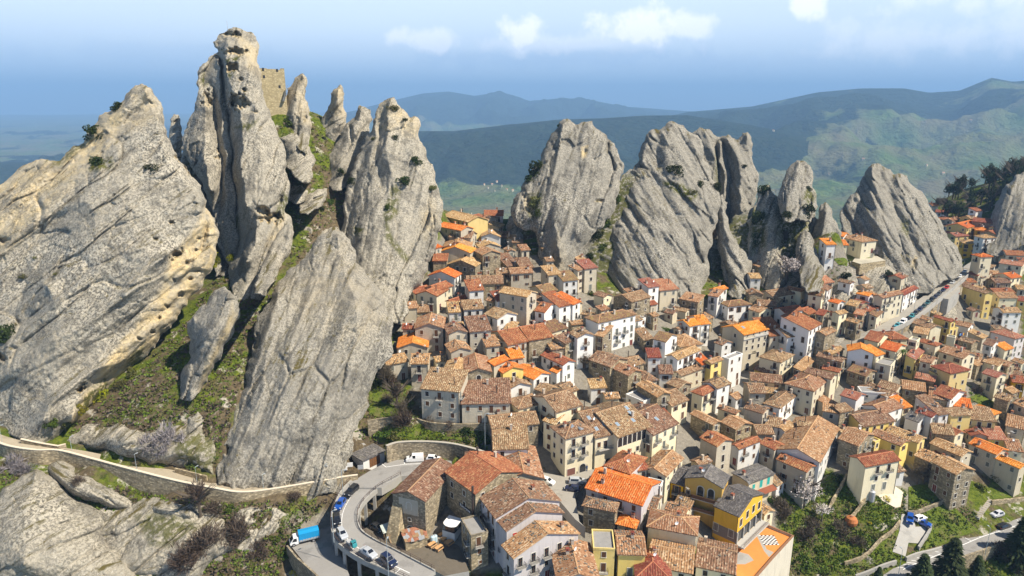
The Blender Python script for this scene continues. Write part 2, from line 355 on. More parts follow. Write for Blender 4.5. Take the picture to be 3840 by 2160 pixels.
n_sp = 1 - np.abs(fbm(np.stack([Xw.ravel() / 850, Yw.ravel() / 850, 0 * Xw.ravel()], 1), 5, 21).reshape(XF.shape))
WD = np.zeros(XF.shape)
Z = base + n_big * 26
def ridge(Z, sk, Rk, foot, back, amp, wood0):
    global WD
    c = crest(sk, Rk); t_ = np.clip((RR - foot) / (Rk - foot), 0, 1); sh = t_ * t_ * (3 - 2 * t_) * .55 + t_ * .45
    bk = np.clip(1 - (RR - Rk) / back, 0, 1); sh = np.where(RR > Rk, bk * bk * (3 - 2 * bk), sh)
    z = base + np.maximum(c - base, 0) * sh + (n_sp - .75) * amp * np.sin(np.pi * np.clip(t_, 0, 1)) + n_big * amp * .3 * np.sin(np.pi * t_)
    WD = np.where(z > Z, np.clip((sh + n_big * .5 - wood0) * 4, 0, 1), WD)
    return np.maximum(Z, z)
Z = ridge(Z, skyC, 13000, 8600, 5000, 300, .1)
Z = ridge(Z, skyB, 7600, 2500, 3500, 210, .50)
Z = ridge(Z, skyA, 4800, 3200, 2200, 190, .12)
ny, nx = XF.shape; ii = np.arange(ny * nx).reshape(ny, nx)
q = np.stack([ii[:-1, :-1].ravel(), ii[1:, :-1].ravel(), ii[1:, 1:].ravel(), ii[:-1, 1:].ravel()], 1)
me = mesh_np('hills', np.stack([Xw.ravel(), Yw.ravel(), Z.ravel()], 1), q)
vattr(me, 'wood', WD.ravel())
m, t, b = mat('far_country'); g = gpos(t)
hh = nn(t, 'ShaderNodeAttribute', attribute_name='wood').outputs['Fac']
f1 = noi(t, g, .0022, 5, .6); f2 = noi(t, g, .016, 6, .7)
field = mixc(t, rng(t, f2, .35, .65), (0.060, 0.115, 0.030), (0.140, 0.185, 0.055))
vz = nn(t, 'ShaderNodeTexVoronoi', Scale=.0035, Randomness=1.0); lk(t, g, vz.inputs['Vector'])
field = mixc(t, rng(t, nn(t, 'ShaderNodeSeparateColor').outputs[0] if False else vz.outputs['Distance'], .2, .9), field, (0.17, 0.155, 0.085))
wood = mixc(t, rng(t, noi(t, g, .03, 5, .75), .38, .62), (0.010, 0.022, 0.010), (0.032, 0.044, 0.020))
wmask = mth(t, 'ADD', rng(t, hh, 0, 1, -.07, .30), mth(t, 'ADD', mth(t, 'MULTIPLY', f1, .6), mth(t, 'MULTIPLY', f2, .42)))
col = mixc(t, rng(t, wmask, .50, .58), field, wood)
col = mixc(t, mth(t, 'MULTIPLY', rng(t, noi(t, g, .010, 6, .8), .66, .70), .6), col, (0.26, 0.22, 0.16))
lk(t, col, b.inputs['Base Color']); b.inputs['Roughness'].default_value = 1; b.inputs['Specular IOR Level'].default_value = 0
bump(t, b, mth(t, 'ADD', noi(t, g, .035, 5, .7), mth(t, 'MULTIPLY', noi(t, g, .006, 4, .6), 4.0)), 1.0, 22)
tag(link('hills', me, None, m), kind='structure')
FARZ = lambda fr, x, y: None
def onfar(x, y):
    r = ray('F', x, y); thv = math.atan2(r[0], r[1]); hz = math.hypot(r[0], r[1]); j = int(np.argmin(np.abs(th - thv)))
    zs = CAMZ + r[2] * rr / hz; k = np.where(zs < Z[:, j])[0]; i = k[0] if len(k) else len(rr) - 1
    return Vector((math.sin(thv) * rr[i], math.cos(thv) * rr[i], Z[i, j]))
# ------------------------------------------------------------------ rocks: a traced face, swollen to a body with its own depth
def seg_dist(Q, a, b_):
    d = b_ - a; L = max((d * d).sum(), 1e-9); t_ = np.clip(((Q - a) @ d) / L, 0, 1); return np.hypot(*(Q - a - t_[:, None] * d).T)
def rough(poly, rnd, amp, closed=True):
    p = [np.array(a, float) for a in poly]
    for lv in range(3):
        o = []; n = len(p)
        for i in range(n if closed else n - 1):
            a, b_ = p[i], p[(i + 1) % n]; d = b_ - a; L = math.hypot(*d); o.append(a)
            if L > 9: o.append((a + b_) / 2 + np.array([-d[1], d[0]]) * rnd.uniform(-amp, amp))
        if not closed: o.append(p[-1])
        p = o
    return np.array(p)
def rock(name, label, outline, foot, top, feats=(), T=9.0, rim=3.0, free=1e9, pits=(), ochre=(), moss=(), seed=1, step=2.6, beds=None, amp=1.0, mat_=None, back=1.0, fr='F', cat='rock', group=None, auto=True, off=None, lie=False, tilt=None):
    """outline in picture px; foot/top = (py, depth m); feats = [(polyline, bulge m)]; the outer rim below y=free is buried"""
    rnd = random.Random(seed); poly = rough(outline, rnd, .15); rim = rim * .6
    x0, y0 = poly.min(0) - 3 * step; x1, y1 = poly.max(0) + 3 * step
    xs = np.arange(x0, x1, step); ys = np.arange(y0, y1, step); X, Y = np.meshgrid(xs, ys); sh = X.shape
    Q = np.stack([X.ravel(), Y.ravel()], 1); ins = inpoly(Q, poly); dist = np.full(len(Q), 1e9); dtop = np.full(len(Q), 1e9)
    n = len(poly); k4 = 4; yc, xc = np.meshgrid(np.arange(0, sh[0] + k4, k4), np.arange(0, sh[1] + k4, k4), indexing='ij'); Qc = np.stack([x0 + xc.ravel() * step, y0 + yc.ravel() * step], 1)
    def dists(Qp):
        d_a, d_t = np.full(len(Qp), 1e9), np.full(len(Qp), 1e9)
        for i in range(n):
            a, b_ = poly[i], poly[(i + 1) % n]; d_ = seg_dist(Qp, a, b_); d_a = np.minimum(d_a, d_)
            if max(a[1], b_[1]) < free: d_t = np.minimum(d_t, d_)
        return d_a, d_t
    def upsample(c_):
        c_ = c_.reshape(yc.shape); jy, jx = np.arange(sh[0]) / k4, np.arange(sh[1]) / k4; iy, ix = jy.astype(int), jx.astype(int); ty, tx = (jy - iy)[:, None], (jx - ix)[None, :]
        return (c_[iy][:, ix] * (1 - ty) * (1 - tx) + c_[iy][:, ix + 1] * (1 - ty) * tx + c_[iy + 1][:, ix] * ty * (1 - tx) + c_[iy + 1][:, ix + 1] * ty * tx).ravel()
    ca_, ct_ = dists(Qc); dist, dtop = upsample(ca_), upsample(np.minimum(ct_, 1e9)); nr = np.where(dist < 5 * step)[0]; dist[nr], dtop[nr] = dists(Q[nr])
    sdf = np.where(ins, dist, -dist).reshape(sh); insg = ins.reshape(sh)
    near = [p_[0] for p_ in outline if abs(p_[1] - foot[0]) < 60]; fx = sum(near) / max(1, len(near)) if near else (x0 + x1) / 2
    dg = onground('F', fx, foot[0]).y; rf = ray('F', fx, foot[0]); dg = dg / rf[1] + (off if off is not None else T * (.95 if T > 6 else .6))
    if name in ('rock_outcrop', 'boulder', 'rock_slab'): top = (top[0], foot[1] + .35 * (top[1] - foot[1]))
    if auto and abs(dg / foot[1] - 1) < .22: top = (top[0], top[1] - foot[1] + dg); foot = (foot[0], dg)
    else: print('ROCK keeps depth', label, round(dg), foot[1])
    mpp = (foot[1] + top[1]) / 2 / 1718.0
    # membrane: 0 on the rim, given bulges on the feature lines, a steady pressure between
    fixed = np.zeros(sh, bool); val = np.zeros(sh)
    fixed[~insg & (dtop.reshape(sh) < 2.5 * step)] = True
    out_free = ~insg & ~fixed
    for pl, bv in feats:
        pl = rough(pl, rnd, .10, False); bvs = np.linspace(bv[0], bv[1], len(pl)) if isinstance(bv, tuple) else np.full(len(pl), bv)
        for i in range(len(pl) - 1):
            L = max(1, int(np.hypot(*(pl[i + 1] - pl[i])) / step * 1.5))
            for s_ in np.linspace(0, 1, L + 1):
                p_ = pl[i] * (1 - s_) + pl[i + 1] * s_; jx, jy = int(round((p_[0] - x0) / step)), int(round((p_[1] - y0) / step))
                if 0 <= jy < sh[0] and 0 <= jx < sh[1]: fixed[jy, jx] = True; val[jy, jx] = bvs[i] * (1 - s_) + bvs[i + 1] * s_
    def solve(val, fixed, u, it, src):
        for _ in range(it):
            a = np.pad(u, 1, mode='edge'); u2 = (a[:-2, 1:-1] + a[2:, 1:-1] + a[1:-1, :-2] + a[1:-1, 2:]) / 4 + src
            u = np.where(fixed, val, u2)
        return u
    wpx = max(20, dist[ins].max()); press = T / (wpx / step) ** 2 * .55
    u = None
    for lv in (8, 4, 2, 1):
        h, w = -(-sh[0] // lv), -(-sh[1] // lv); F_ = np.zeros((h, w), bool); Vv = np.zeros((h, w)); Cn = np.zeros((h, w))
        jy, jx = np.where(fixed); np.logical_or.at(F_, (jy // lv, jx // lv), True); np.add.at(Vv, (jy // lv, jx // lv), val[jy, jx]); np.add.at(Cn, (jy // lv, jx // lv), 1)
        Vv = Vv / np.maximum(Cn, 1)
        u0 = np.full((h, w), T * .4) if u is None else np.repeat(np.repeat(u, 2, 0), 2, 1)[:h, :w]
        u = solve(Vv, F_, u0, {8: 300, 4: 150, 2: 80, 1: 40}[lv], press * lv * lv)
    B = u.ravel(); dm = np.where(ins, np.where(dtop < 1e8, dtop, dist), 0) * mpp
    rr_ = np.clip(dm / rim, 0, 1); B = B + rim * .8 * np.sqrt(np.clip(1 - (1 - rr_) ** 2, 0, 1))
    # keep the cells that touch the inside; pull outer vertices on to the outline
    keep = (insg[:-1, :-1] | insg[1:, :-1] | insg[:-1, 1:] | insg[1:, 1:]) & (sdf[:-1, :-1] > -step * 1.3) & (sdf[1:, 1:] > -step * 1.3) & (sdf[:-1, 1:] > -step * 1.3) & (sdf[1:, :-1] > -step * 1.3)
    gy_, gx_ = np.gradient(sdf, step); XX = np.where(insg, X, X - sdf * gx_); YY = np.where(insg, Y, Y - sdf * gy_)
    ii = np.arange(Q.shape[0]).reshape(sh)
    quads = np.stack([ii[:-1, :-1][keep], ii[1:, :-1][keep], ii[1:, 1:][keep], ii[:-1, 1:][keep]], 1)
    used, inv = np.unique(quads, return_inverse=True); quads = inv.reshape(-1, 4)
    xu, yu, bu, du = XX.ravel()[used], YY.ravel()[used], np.where(ins, B, 0)[used], dm[used]
    dep = foot[1] + (top[1] - foot[1]) * (foot[0] - yu) / (foot[0] - top[0])
    if tilt: dep = dep + tilt[1] * (xu - tilt[0])
    if lie:   # bedrock that lies on the slope: its base is the ground itself
        cx2, cy2 = np.linspace(xu.min(), xu.max(), 11), np.linspace(yu.min(), yu.max(), 11); GDm = np.array([[onground('F', a_, b2).y / ray('F', a_, b2)[1] for a_ in cx2] for b2 in cy2])
        fx2 = np.clip((xu - cx2[0]) / (cx2[1] - cx2[0]), 0, 9.999); fy2 = np.clip((yu - cy2[0]) / (cy2[1] - cy2[0]), 0, 9.999); i2, j2 = fx2.astype(int), fy2.astype(int); tx, ty = fx2 - i2, fy2 - j2
        dep = GDm[j2, i2] * (1 - tx) * (1 - ty) + GDm[j2, i2 + 1] * tx * (1 - ty) + GDm[j2 + 1, i2] * (1 - tx) * ty + GDm[j2 + 1, i2 + 1] * tx * ty + .9
    o_ = FR[fr]; U = (o_[0] + xu / o_[2]) / 3.75; Vp = (o_[1] + yu / o_[2]) / 3.75
    ra, rb = (U - 512) / FPX, (288 - Vp) / FPX; D = np.stack([ra, CP + rb * SP, -SP + rb * CP], 1)
    P0 = D * (dep - bu)[:, None]
    # relief: bedding ribs, jointed blocks, lumps, cracks
    ang = R(beds[0]) if beds else 0.6; wl = beds[1] if beds else 5.0
    al = (xu * math.cos(ang) - yu * math.sin(ang)) * mpp; ac = (xu * math.sin(ang) + yu * math.cos(ang)) * mpp
    fade = np.clip(du / 2.2, 0, 1)
    strat = fbm(np.stack([al / (wl * 10), ac / wl, al * 0 + seed], 1), 4, seed)
    lump = fbm(P0 / 9.0, 5, seed + 7, .52); crk = np.abs(fbm(np.stack([al / 75, ac / 7.5, al * 0 + seed * 3], 1), 2, seed + 31)); fine = fbm(P0 / 1.6, 3, seed + 5, .6)
    disp = strat * .8 + lump * .55 + np.clip(.05 - crk, 0, 1) * -24.0 * np.clip(.3 + lump, 0, 1) + fine * .13 + (.45 - np.abs(fbm(np.stack([al / 44, ac / 10.5, al * 0 + seed * 5], 1), 3, seed + 77))) * 3.2
    disp += (.4 - np.abs(fbm(np.stack([al / 50, ac / 1.5, al * 0 + seed * 7], 1), 2, seed + 99))) * (.32 if mat_ is not None else .12)
    bil = np.abs(fbm(P0 / 4.2, 3, seed + 91)); disp += (bil - .35) * .25
    for (la, lc, hgt_, sd2) in ((34.0, 7.0, 1.5, 1), (9.0, 2.4, .5, 2)):
        wx = noise3(P0 / 7.0, seed + 41 + sd2) * .10; qa, qc = al / la + wx, ac / lc + noise3(P0 / 9.0, seed + 43 + sd2) * .16
        ia, ic = np.floor(qa), np.floor(qc); d1 = np.full(len(qa), 9.0); d2 = d1.copy(); rv = np.zeros(len(qa))
        for ja in (-1, 0, 1):
            for jc in (-1, 0, 1):
                ca, cc2 = (ia + ja).astype(np.int64), (ic + jc).astype(np.int64); fx_, fy_ = _hash(ca, cc2, 0 * ca, seed + sd2) * .45, _hash(ca, cc2, 0 * ca + 1, seed + sd2) * .45
                dd = np.hypot(ca + .5 + fx_ - qa, cc2 + .5 + fy_ - qc); h_ = _hash(ca, cc2, 0 * ca + 2, seed + sd2); nw = dd < d1
                d2 = np.where(nw, d1, np.minimum(d2, dd)); rv = np.where(nw, h_, rv); d1 = np.minimum(d1, dd)
        edge_ = 1 + 1.1 * np.clip(1 - du / 9.0, 0, 1)
        disp += (rv * hgt_ * .55 - np.clip(.09 - (d2 - d1), 0, 1) * 11 * hgt_ * np.clip(.35 + lump, 0, 1)) * edge_
    disp = disp * fade * amp
    pit = np.zeros(len(xu))
    for (cx_, cy_, ax_, ay_, dp_, an_) in pits:
        ca, sa = math.cos(R(an_)), math.sin(R(an_)); ex = ((xu - cx_) * ca - (yu - cy_) * sa) / ax_; ey = ((xu - cx_) * sa + (yu - cy_) * ca) / ay_
        wob = noise3(np.stack([xu / 9, yu / 9, xu * 0 + cx_], 1), 5) * .45 + noise3(np.stack([xu / 3.6, yu / 3.6, xu * 0 + cy_], 1), 6) * .3
        rr2 = np.hypot(ex, ey) + wob; pit = np.maximum(pit, dp_ * .8 * np.clip((1 - rr2) * 1.6, 0, 1))
    Pf = D * (dep - bu - disp + pit)[:, None]; Pf[:, 2] += CAMZ
    bb = np.minimum(bu * .8 + rim * .8, np.maximum(2.0, bu)) * back * np.clip(du / 1.5, 0, 1)
    Pb = D * (dep + bb + lump * fade)[:, None]; Pb[:, 2] += CAMZ
    nV = len(Pf); RKS.append((Pf, quads))
    ed = np.concatenate([quads[:, [0, 1]], quads[:, [1, 2]], quads[:, [2, 3]], quads[:, [3, 0]]]); key = np.sort(ed, 1); kk = key[:, 0] * nV + key[:, 1]
    uq, ix, ct = np.unique(kk, return_index=True, return_counts=True); be = ed[ix[ct == 1]]
    side = np.stack([be[:, 1], be[:, 0], be[:, 0] + nV, be[:, 1] + nV], 1)
    me = mesh_np(name, np.concatenate([Pf, Pb]), np.concatenate([quads, quads[:, ::-1] + nV, side]))
    def mask(regs):
        a = np.zeros(len(xu))
        for pg, amt, soft in regs:
            pg = np.array(pg, float); Q2 = np.stack([xu, yu], 1); i2 = inpoly(Q2, pg); d2 = np.full(len(xu), 1e9)
            for k in range(len(pg)): d2 = np.minimum(d2, seg_dist(Q2, pg[k], pg[(k + 1) % len(pg)]))
            a = np.maximum(a, amt * np.clip(.5 + np.where(i2, d2, -d2) / soft, 0, 1))
        return np.concatenate([a, a * 0])
    vattr(me, 'ochre', np.maximum(mask(ochre), np.concatenate([np.clip(pit * .5, 0, .8), pit * 0]))); vattr(me, 'moss', mask(moss)); vattr(me, 'along', np.tile(al + lump, 2)); vattr(me, 'across', np.tile(ac + lump * .5 + seed * 11, 2))
    o = link(name, me, None, mat_ or ROCK); tag(o, label, cat, group); return o
# ------------------------------------------------------------------ the rocks themselves (picture px, depth in m)
rock('rock_pinnacle', 'huge pale slanted rock slab above the stone path, pitted ochre flank', [(-80,490),(0,465),(60,415),(110,400),(150,405),(165,385),(210,360),(240,312),(250,290),(280,278),(300,260),(318,235),(340,215),(358,210),(378,220),(395,245),(410,285),(420,330),(430,360),(445,395),(470,420),(490,450),(512,490),(520,505),(516,522),(540,560),(548,600),(545,640),(535,670),(510,720),(470,770),(430,825),(390,875),(330,925),(270,995),(210,1060),(165,1100),(150,1150),(0,1150),(-80,1150)],
     (1110, 176), (210, 203), feats=[([(365,225),(400,330),(440,440),(505,505),(470,600),(420,690),(385,750),(320,840),(255,920),(205,985),(180,1060)], (4, 12)), ([(330,240),(285,330),(255,410),(150,520),(60,640),(-20,760)], (3, 9)), ([(250,420),(165,560),(80,700),(30,820)], 8.5), ([(420,640),(330,720),(200,860)], 15), ([(120,720),(160,900),(120,1060)], 15)],
     T=13, rim=4, free=1085, beds=(38, 4.2), seed=3, pits=[(450,395,16,9,4,-35),(465,420,14,8,4,-35),(475,437,13,8,3,-30),(440,640,20,12,4,20),(390,600,9,6,2,0),(8,900,14,12,4,0),(15,1105,40,16,4,-20),(205,978,16,11,6,20),(430,560,8,6,3,0),(480,700,8,5,2.5,30),(455,740,9,6,2.5,30),(420,770,7,5,2.5,30),(470,660,6,6,2.5,0),(438,704,6,5,2,0),(400,800,6,5,2.5,0),(385,835,7,6,3,0),(350,850,6,5,2,0),(10,605,16,9,3,0),(500,600,6,4,2,0),(492,630,5,4,2,0)],
     ochre=[([(525,505),(548,600),(535,670),(430,825),(330,925),(160,1110),(180,1040),(255,925),(330,830),(400,735),(430,650),(500,560)], 1.0, 16), ([(60,415),(165,385),(250,290),(300,255),(320,300),(250,400),(130,520),(0,640),(-60,640),(-60,470)], .75, 40), ([(330,215),(380,215),(400,300),(330,330)], .5, 30)],
     moss=[([(225,405),(280,395),(285,425),(225,430)], 1, 12), ([(185,335),(245,345),(150,420),(110,405)], .7, 14), ([(210,1000),(270,940),(275,990),(200,1060)], .9, 10), ([(330,890),(365,860),(350,920),(300,960)], .8, 10)])
rock('rock_pinnacle', 'tallest rock tower of all, with hollowed crown and thin mast', [(545,100),(552,85),(575,72),(600,70),(630,80),(650,108),(650,135),(652,165),(657,200),(662,240),(672,270),(690,310),(705,350),(718,400),(725,450),(728,490),(715,530),(735,560),(735,600),(720,640),(700,690),(670,760),(600,760),(575,700),(560,640),(545,560),(530,520),(520,490),(495,440),(470,400),(455,375),(462,340),(475,300),(490,260),(500,225),(495,205),(510,160),(530,140),(550,130),(535,105)],
     (720, 222), (70, 246), feats=[([(590,85),(625,180),(640,260),(650,330),(662,420),(655,500),(645,580),(620,660)], (6, 15)), ([(575,110),(572,180),(600,250),(606,300),(612,360),(615,460),(622,520)], (7, 13)), ([(548,150),(555,230),(560,300),(572,390),(565,470),(560,560),(575,650)], (-7, -6)), ([(568,290),(582,380),(588,470),(590,560),(596,640)], (-5, -4)), ([(520,250),(515,330),(515,400),(532,480)], (5, 9)), ([(700,560),(680,640),(650,710)], 10)],
     T=8, rim=3, free=700, beds=(72, 4.5), seed=8, amp=1.05, pits=[(583,86,30,9,6,0),(590,130,27,10,6,0),(584,172,20,13,6,0),(607,200,6,6,3,0),(615,225,8,5,3,0),(523,252,15,22,6,0),(602,256,30,20,7,-20),(625,262,8,5,3,0),(640,280,8,5,3,0),(661,530,16,14,7,0),(684,547,27,16,7,0),(560,350,12,60,4,-10)],
     moss=[([(500,205),(535,150),(548,160),(520,215)], 1, 12), ([(565,150),(605,140),(600,152),(570,158)], 1, 6), ([(565,185),(590,180),(580,200)], 1, 6), ([(590,320),(650,300),(625,330)], .9, 10), ([(560,270),(575,350),(560,400),(550,330)], .7, 14), ([(570,560),(600,540),(600,590),(575,600)], 1, 8), ([(712,480),(728,500),(700,560),(690,540)], .8, 8)], ochre=[([(600,90),(655,110),(655,200),(610,160)], .5, 20), ([(690,560),(720,540),(690,640),(660,640)], .5, 15)])
rock('rock_slab', 'ribbed narrow slab leaning against foot of the tallest rock', [(690,600),(715,560),(735,565),(736,605),(720,650),(695,705),(668,745),(640,740),(650,690),(670,640)], (725, 213), (560, 226), T=3, off=1.8, rim=2, free=661, beds=(65, 2), seed=10)
rock('rock_pinnacle', 'thin upright rock needle just beside the ruined castle wall', [(712,300),(722,250),(722,222),(742,195),(762,184),(771,195),(768,250),(778,290),(784,318),(778,362),(770,390),(740,360),(735,320)], (350, 254), (184, 262), T=3.5, rim=2.2, free=345, beds=(80, 2), seed=11, feats=[([(762,190),(760,250),(765,330)], 4)], ochre=[([(730,190),(775,185),(785,320),(750,300)], .5, 20)])
rock('boulder', 'angular cracked boulder wedged under the castle needle', [(705,345),(740,335),(775,365),(790,390),(785,430),(780,460),(765,462),(735,440),(720,420),(712,380)], (455, 238), (335, 244), T=4, off=2.4, rim=2, free=404, beds=(40, 3), seed=12)
rock('rock_pinnacle', 'small bottle-shaped rock pinnacle on the saddle against the sky', [(806,310),(815,290),(830,262),(832,235),(838,226),(848,222),(856,212),(863,222),(865,250),(866,275),(872,292),(878,340),(880,420),(800,420),(803,340)], (345, 272), (212, 276), T=4, rim=2.5, free=400, seed=13, feats=[([(850,225),(850,280),(842,320)], 4.5)], ochre=[([(830,215),(870,215),(872,300),(830,280)], .5, 20)])
rock('rock', 'small dark rock stump left of the tallest tower on the skyline', [(420,430),(426,330),(428,300),(438,286),(448,288),(454,305),(456,335),(470,430)], (330, 262), (286, 264), T=2, rim=1.5, free=420, seed=14, step=2)
rock('rock_pinnacle', 'leaning grey rock fin with hollow shadowed side below the saddle', [(820,455),(822,420),(840,370),(858,335),(880,305),(900,272),(905,264),(915,268),(932,276),(938,300),(932,345),(905,392),(885,440),(862,480),(835,480)], (455, 240), (265, 252), T=5, rim=3, free=460, beds=(55, 3), seed=15, feats=[([(910,275),(880,340),(850,420)], 6), ([(930,300),(905,370),(880,420)], 1.5)])
rock('rock_pinnacle', 'broad jagged rock crest with dark bushes above the orange roofs', [(935,330),(945,282),(958,258),(975,248),(992,244),(1000,262),(1020,280),(1030,297),(1042,292),(1055,300),(1052,342),(1072,392),(1095,440),(1105,480),(1116,530),(1110,572),(1100,602),(1088,642),(1076,682),(1062,712),(1030,745),(1010,820),(900,790),(850,720),(846,640),(865,560),(868,500),(872,470),(885,430),(905,385)],
     (740, 238), (245, 258), auto=False, feats=[([(985,255),(975,330),(985,430),(1000,520),(1000,620),(980,700)], (5, 15)), ([(945,300),(930,400),(915,500),(905,600)], (4, 10)), ([(1040,310),(1040,400),(1060,500),(1060,600),(1035,690)], (4, 11)), ([(962,320),(950,420),(960,470)], (3, 7)), ([(1020,300),(1015,380),(1010,450)], (3, 8))],
     T=11, rim=4, free=730, beds=(75, 5), seed=16, moss=[([(985,470),(1010,460),(1000,540),(975,560),(990,600),(1030,650),(1020,660),(970,600),(965,540)], .8, 8), ([(890,570),(915,575),(905,595),(890,590)], 1, 6)], ochre=[([(945,250),(1055,290),(1060,350),(1000,330),(950,330)], .6, 30), ([(1060,530),(1085,500),(1105,560),(1070,600)], .5, 20)])
rock('rock_pinnacle', 'broad grey front slab whose foot meets the stone path', [(690,725),(720,682),(760,652),(785,618),(810,590),(835,578),(862,582),(880,602),(895,660),(930,700),(962,740),(985,795),(985,850),(990,885),(960,925),(938,960),(930,1020),(903,1060),(890,1120),(872,1160),(860,1240),(760,1270),(650,1275),(545,1270),(543,1180),(560,1120),(585,1060),(602,1000),(622,930),(640,860),(640,822),(668,770)],
     (1230, 166.5), (580, 210), auto=False, tilt=(700, .02), feats=[([(850,595),(870,700),(900,800)], (5, 12)), ([(900,800),(885,950),(835,1080),(800,1180),(790,1225)], (12, .5)), ([(700,735),(690,850),(660,980)], (4, 8)), ([(660,980),(620,1100),(600,1215)], (8, .5)), ([(790,640),(770,800),(730,960)], (5, 11)), ([(730,960),(690,1120),(685,1225)], (11, .5)), ([(545,1235),(700,1240),(870,1235)], -1)],
     T=5, rim=3.5, free=1205, beds=(68, 5.5), seed=17, mat_=ROCK2, pits=[(645,860,8,18,3,-10),(570,1130,10,14,3,0)], ochre=[([(700,720),(860,580),(985,800),(880,900),(760,800)], .18, 60)])
rock('rock_pinnacle', 'pale crumpled rock knob on top of the grey front slab', [(735,690),(765,640),(790,600),(800,578),(835,570),(875,590),(892,640),(905,690),(880,700),(850,680),(800,690),(760,720)], (700, 206), (572, 222), T=5, rim=2.5, free=690, beds=(60, 2.5), seed=18, feats=[([(840,580),(850,640)], 5), ([(790,620),(770,680)], 4)])
rock('rock_slab', 'dark slab standing alone in the scrubby gully', [(470,812),(490,790),(540,730),(565,720),(595,745),(602,800),(590,832),(562,872),(532,932),(505,985),(475,1010),(452,1005),(455,960),(480,900),(478,850)], (1000, 181), (720, 190), T=6, rim=2.2, free=985, beds=(62, 3), seed=19, mat_=ROCK2, feats=[([(575,735),(570,820),(530,900),(480,990)], (4, 7)), ([(490,800),(500,880)], 4)], ochre=[([(585,760),(600,800),(560,870),(500,985),(520,900),(570,820)], .9, 10)])
rock('boulder', 'rounded grey boulder in the gully under the wedged stone', [(720,485),(735,468),(760,465),(776,482),(770,505),(745,515),(722,505)], (505, 232), (465, 236), T=3, off=1.8, rim=2, free=492, seed=20, step=2)
rock('boulder', 'tilted flat-topped boulder in the gully beside dark shrub', [(752,520),(770,492),(800,475),(823,474),(822,492),(800,525),(775,542),(755,538)], (530, 228), (475, 234), T=3.5, off=2.1, rim=2, free=511, seed=21, step=2, beds=(25, 2))
rock('boulder', 'small pale stone low in the gully grass', [(757,580),(768,570),(785,574),(784,588),(765,592)], (588, 222), (570, 225), T=1.2, off=0.7, rim=1, free=582, seed=22, step=1.6)
rock('rock_slab', 'narrow pale slab bridging gully and jagged crest', [(750,690),(770,640),(800,590),(815,598),(800,640),(775,700)], (690, 214), (590, 224), T=2, off=1.2, rim=1.5, free=650, seed=23, step=2)
rock('rock_slab', 'pale sloping slabs just above the parapet path', [(158,1112),(178,1090),(215,1064),(255,1072),(300,1060),(330,1080),(390,1085),(415,1050),(418,1110),(405,1168),(330,1153),(240,1134)], (1160, 171), (1060, 188), T=4, off=2.4, rim=2, lie=True, amp=.75, beds=(40, 2), seed=24, step=2.2)
rock('rock_slab', 'small upright slab near bare bushes above the path', [(458,1110),(470,1050),(500,1030),(515,1050),(505,1090),(480,1140)], (1120, 173), (1035, 183), T=2, off=1.2, rim=1.5, lie=True, amp=.75, seed=25, step=2)
rock('boulder', 'bright low stone above the path by the bare bushes', [(420,1170),(440,1140),(485,1125),(500,1140),(480,1165),(448,1180)], (1175, 168), (1125, 174), T=1.8, off=1.1, rim=1.5, lie=True, amp=.75, seed=26, step=2)
rock('boulder', 'great domed boulder below the path, lichen grey', [(-70,1300),(0,1235),(55,1188),(90,1178),(125,1195),(170,1235),(225,1268),(270,1300),(265,1345),(300,1390),(345,1445),(360,1500),(-70,1500)], (1449, 154), (1178, 180), T=9, rim=5, lie=True, amp=.55, beds=(30, 5), seed=27, feats=[([(90,1190),(70,1300),(60,1420)], (4, 10))])
rock('rock_outcrop', 'white rock rib under the parapet wall beside domed boulder', [(118,1182),(135,1155),(160,1143),(185,1165),(190,1195),(255,1215),(300,1240),(340,1262),(330,1285),(280,1280),(215,1262),(160,1225)], (1270, 156), (1145, 167), T=4, off=2.4, rim=2, lie=True, amp=.75, beds=(-30, 2), seed=28, step=2.2)
rock('rock_outcrop', 'sloping grey bedrock below the path at the very bottom', [(340,1440),(380,1390),(430,1330),(470,1300),(520,1315),(570,1350),(600,1375),(560,1400),(520,1430),(480,1475),(340,1480)], (1440, 151), (1300, 160), T=4, off=2.4, rim=2, lie=True, amp=.75, beds=(45, 2), seed=29, step=2.2)
rock('rock_outcrop', 'small rock ledge in scrub right below path bend', [(340,1270),(370,1258),(440,1265),(500,1290),(505,1315),(450,1310),(390,1300)], (1305, 160), (1260, 164), T=2, off=1.2, rim=1.5, lie=True, amp=.75, seed=30, step=2)
rock('rock_outcrop', 'brown rock face between the path wall and the blue truck', [(580,1340),(590,1290),(640,1270),(700,1275),(760,1290),(740,1330),(700,1370),(640,1400),(600,1390)], (1385, 160), (1270, 167), T=3.5, off=2.1, rim=2, lie=True, amp=.75, beds=(60, 2), seed=31, step=2.2)
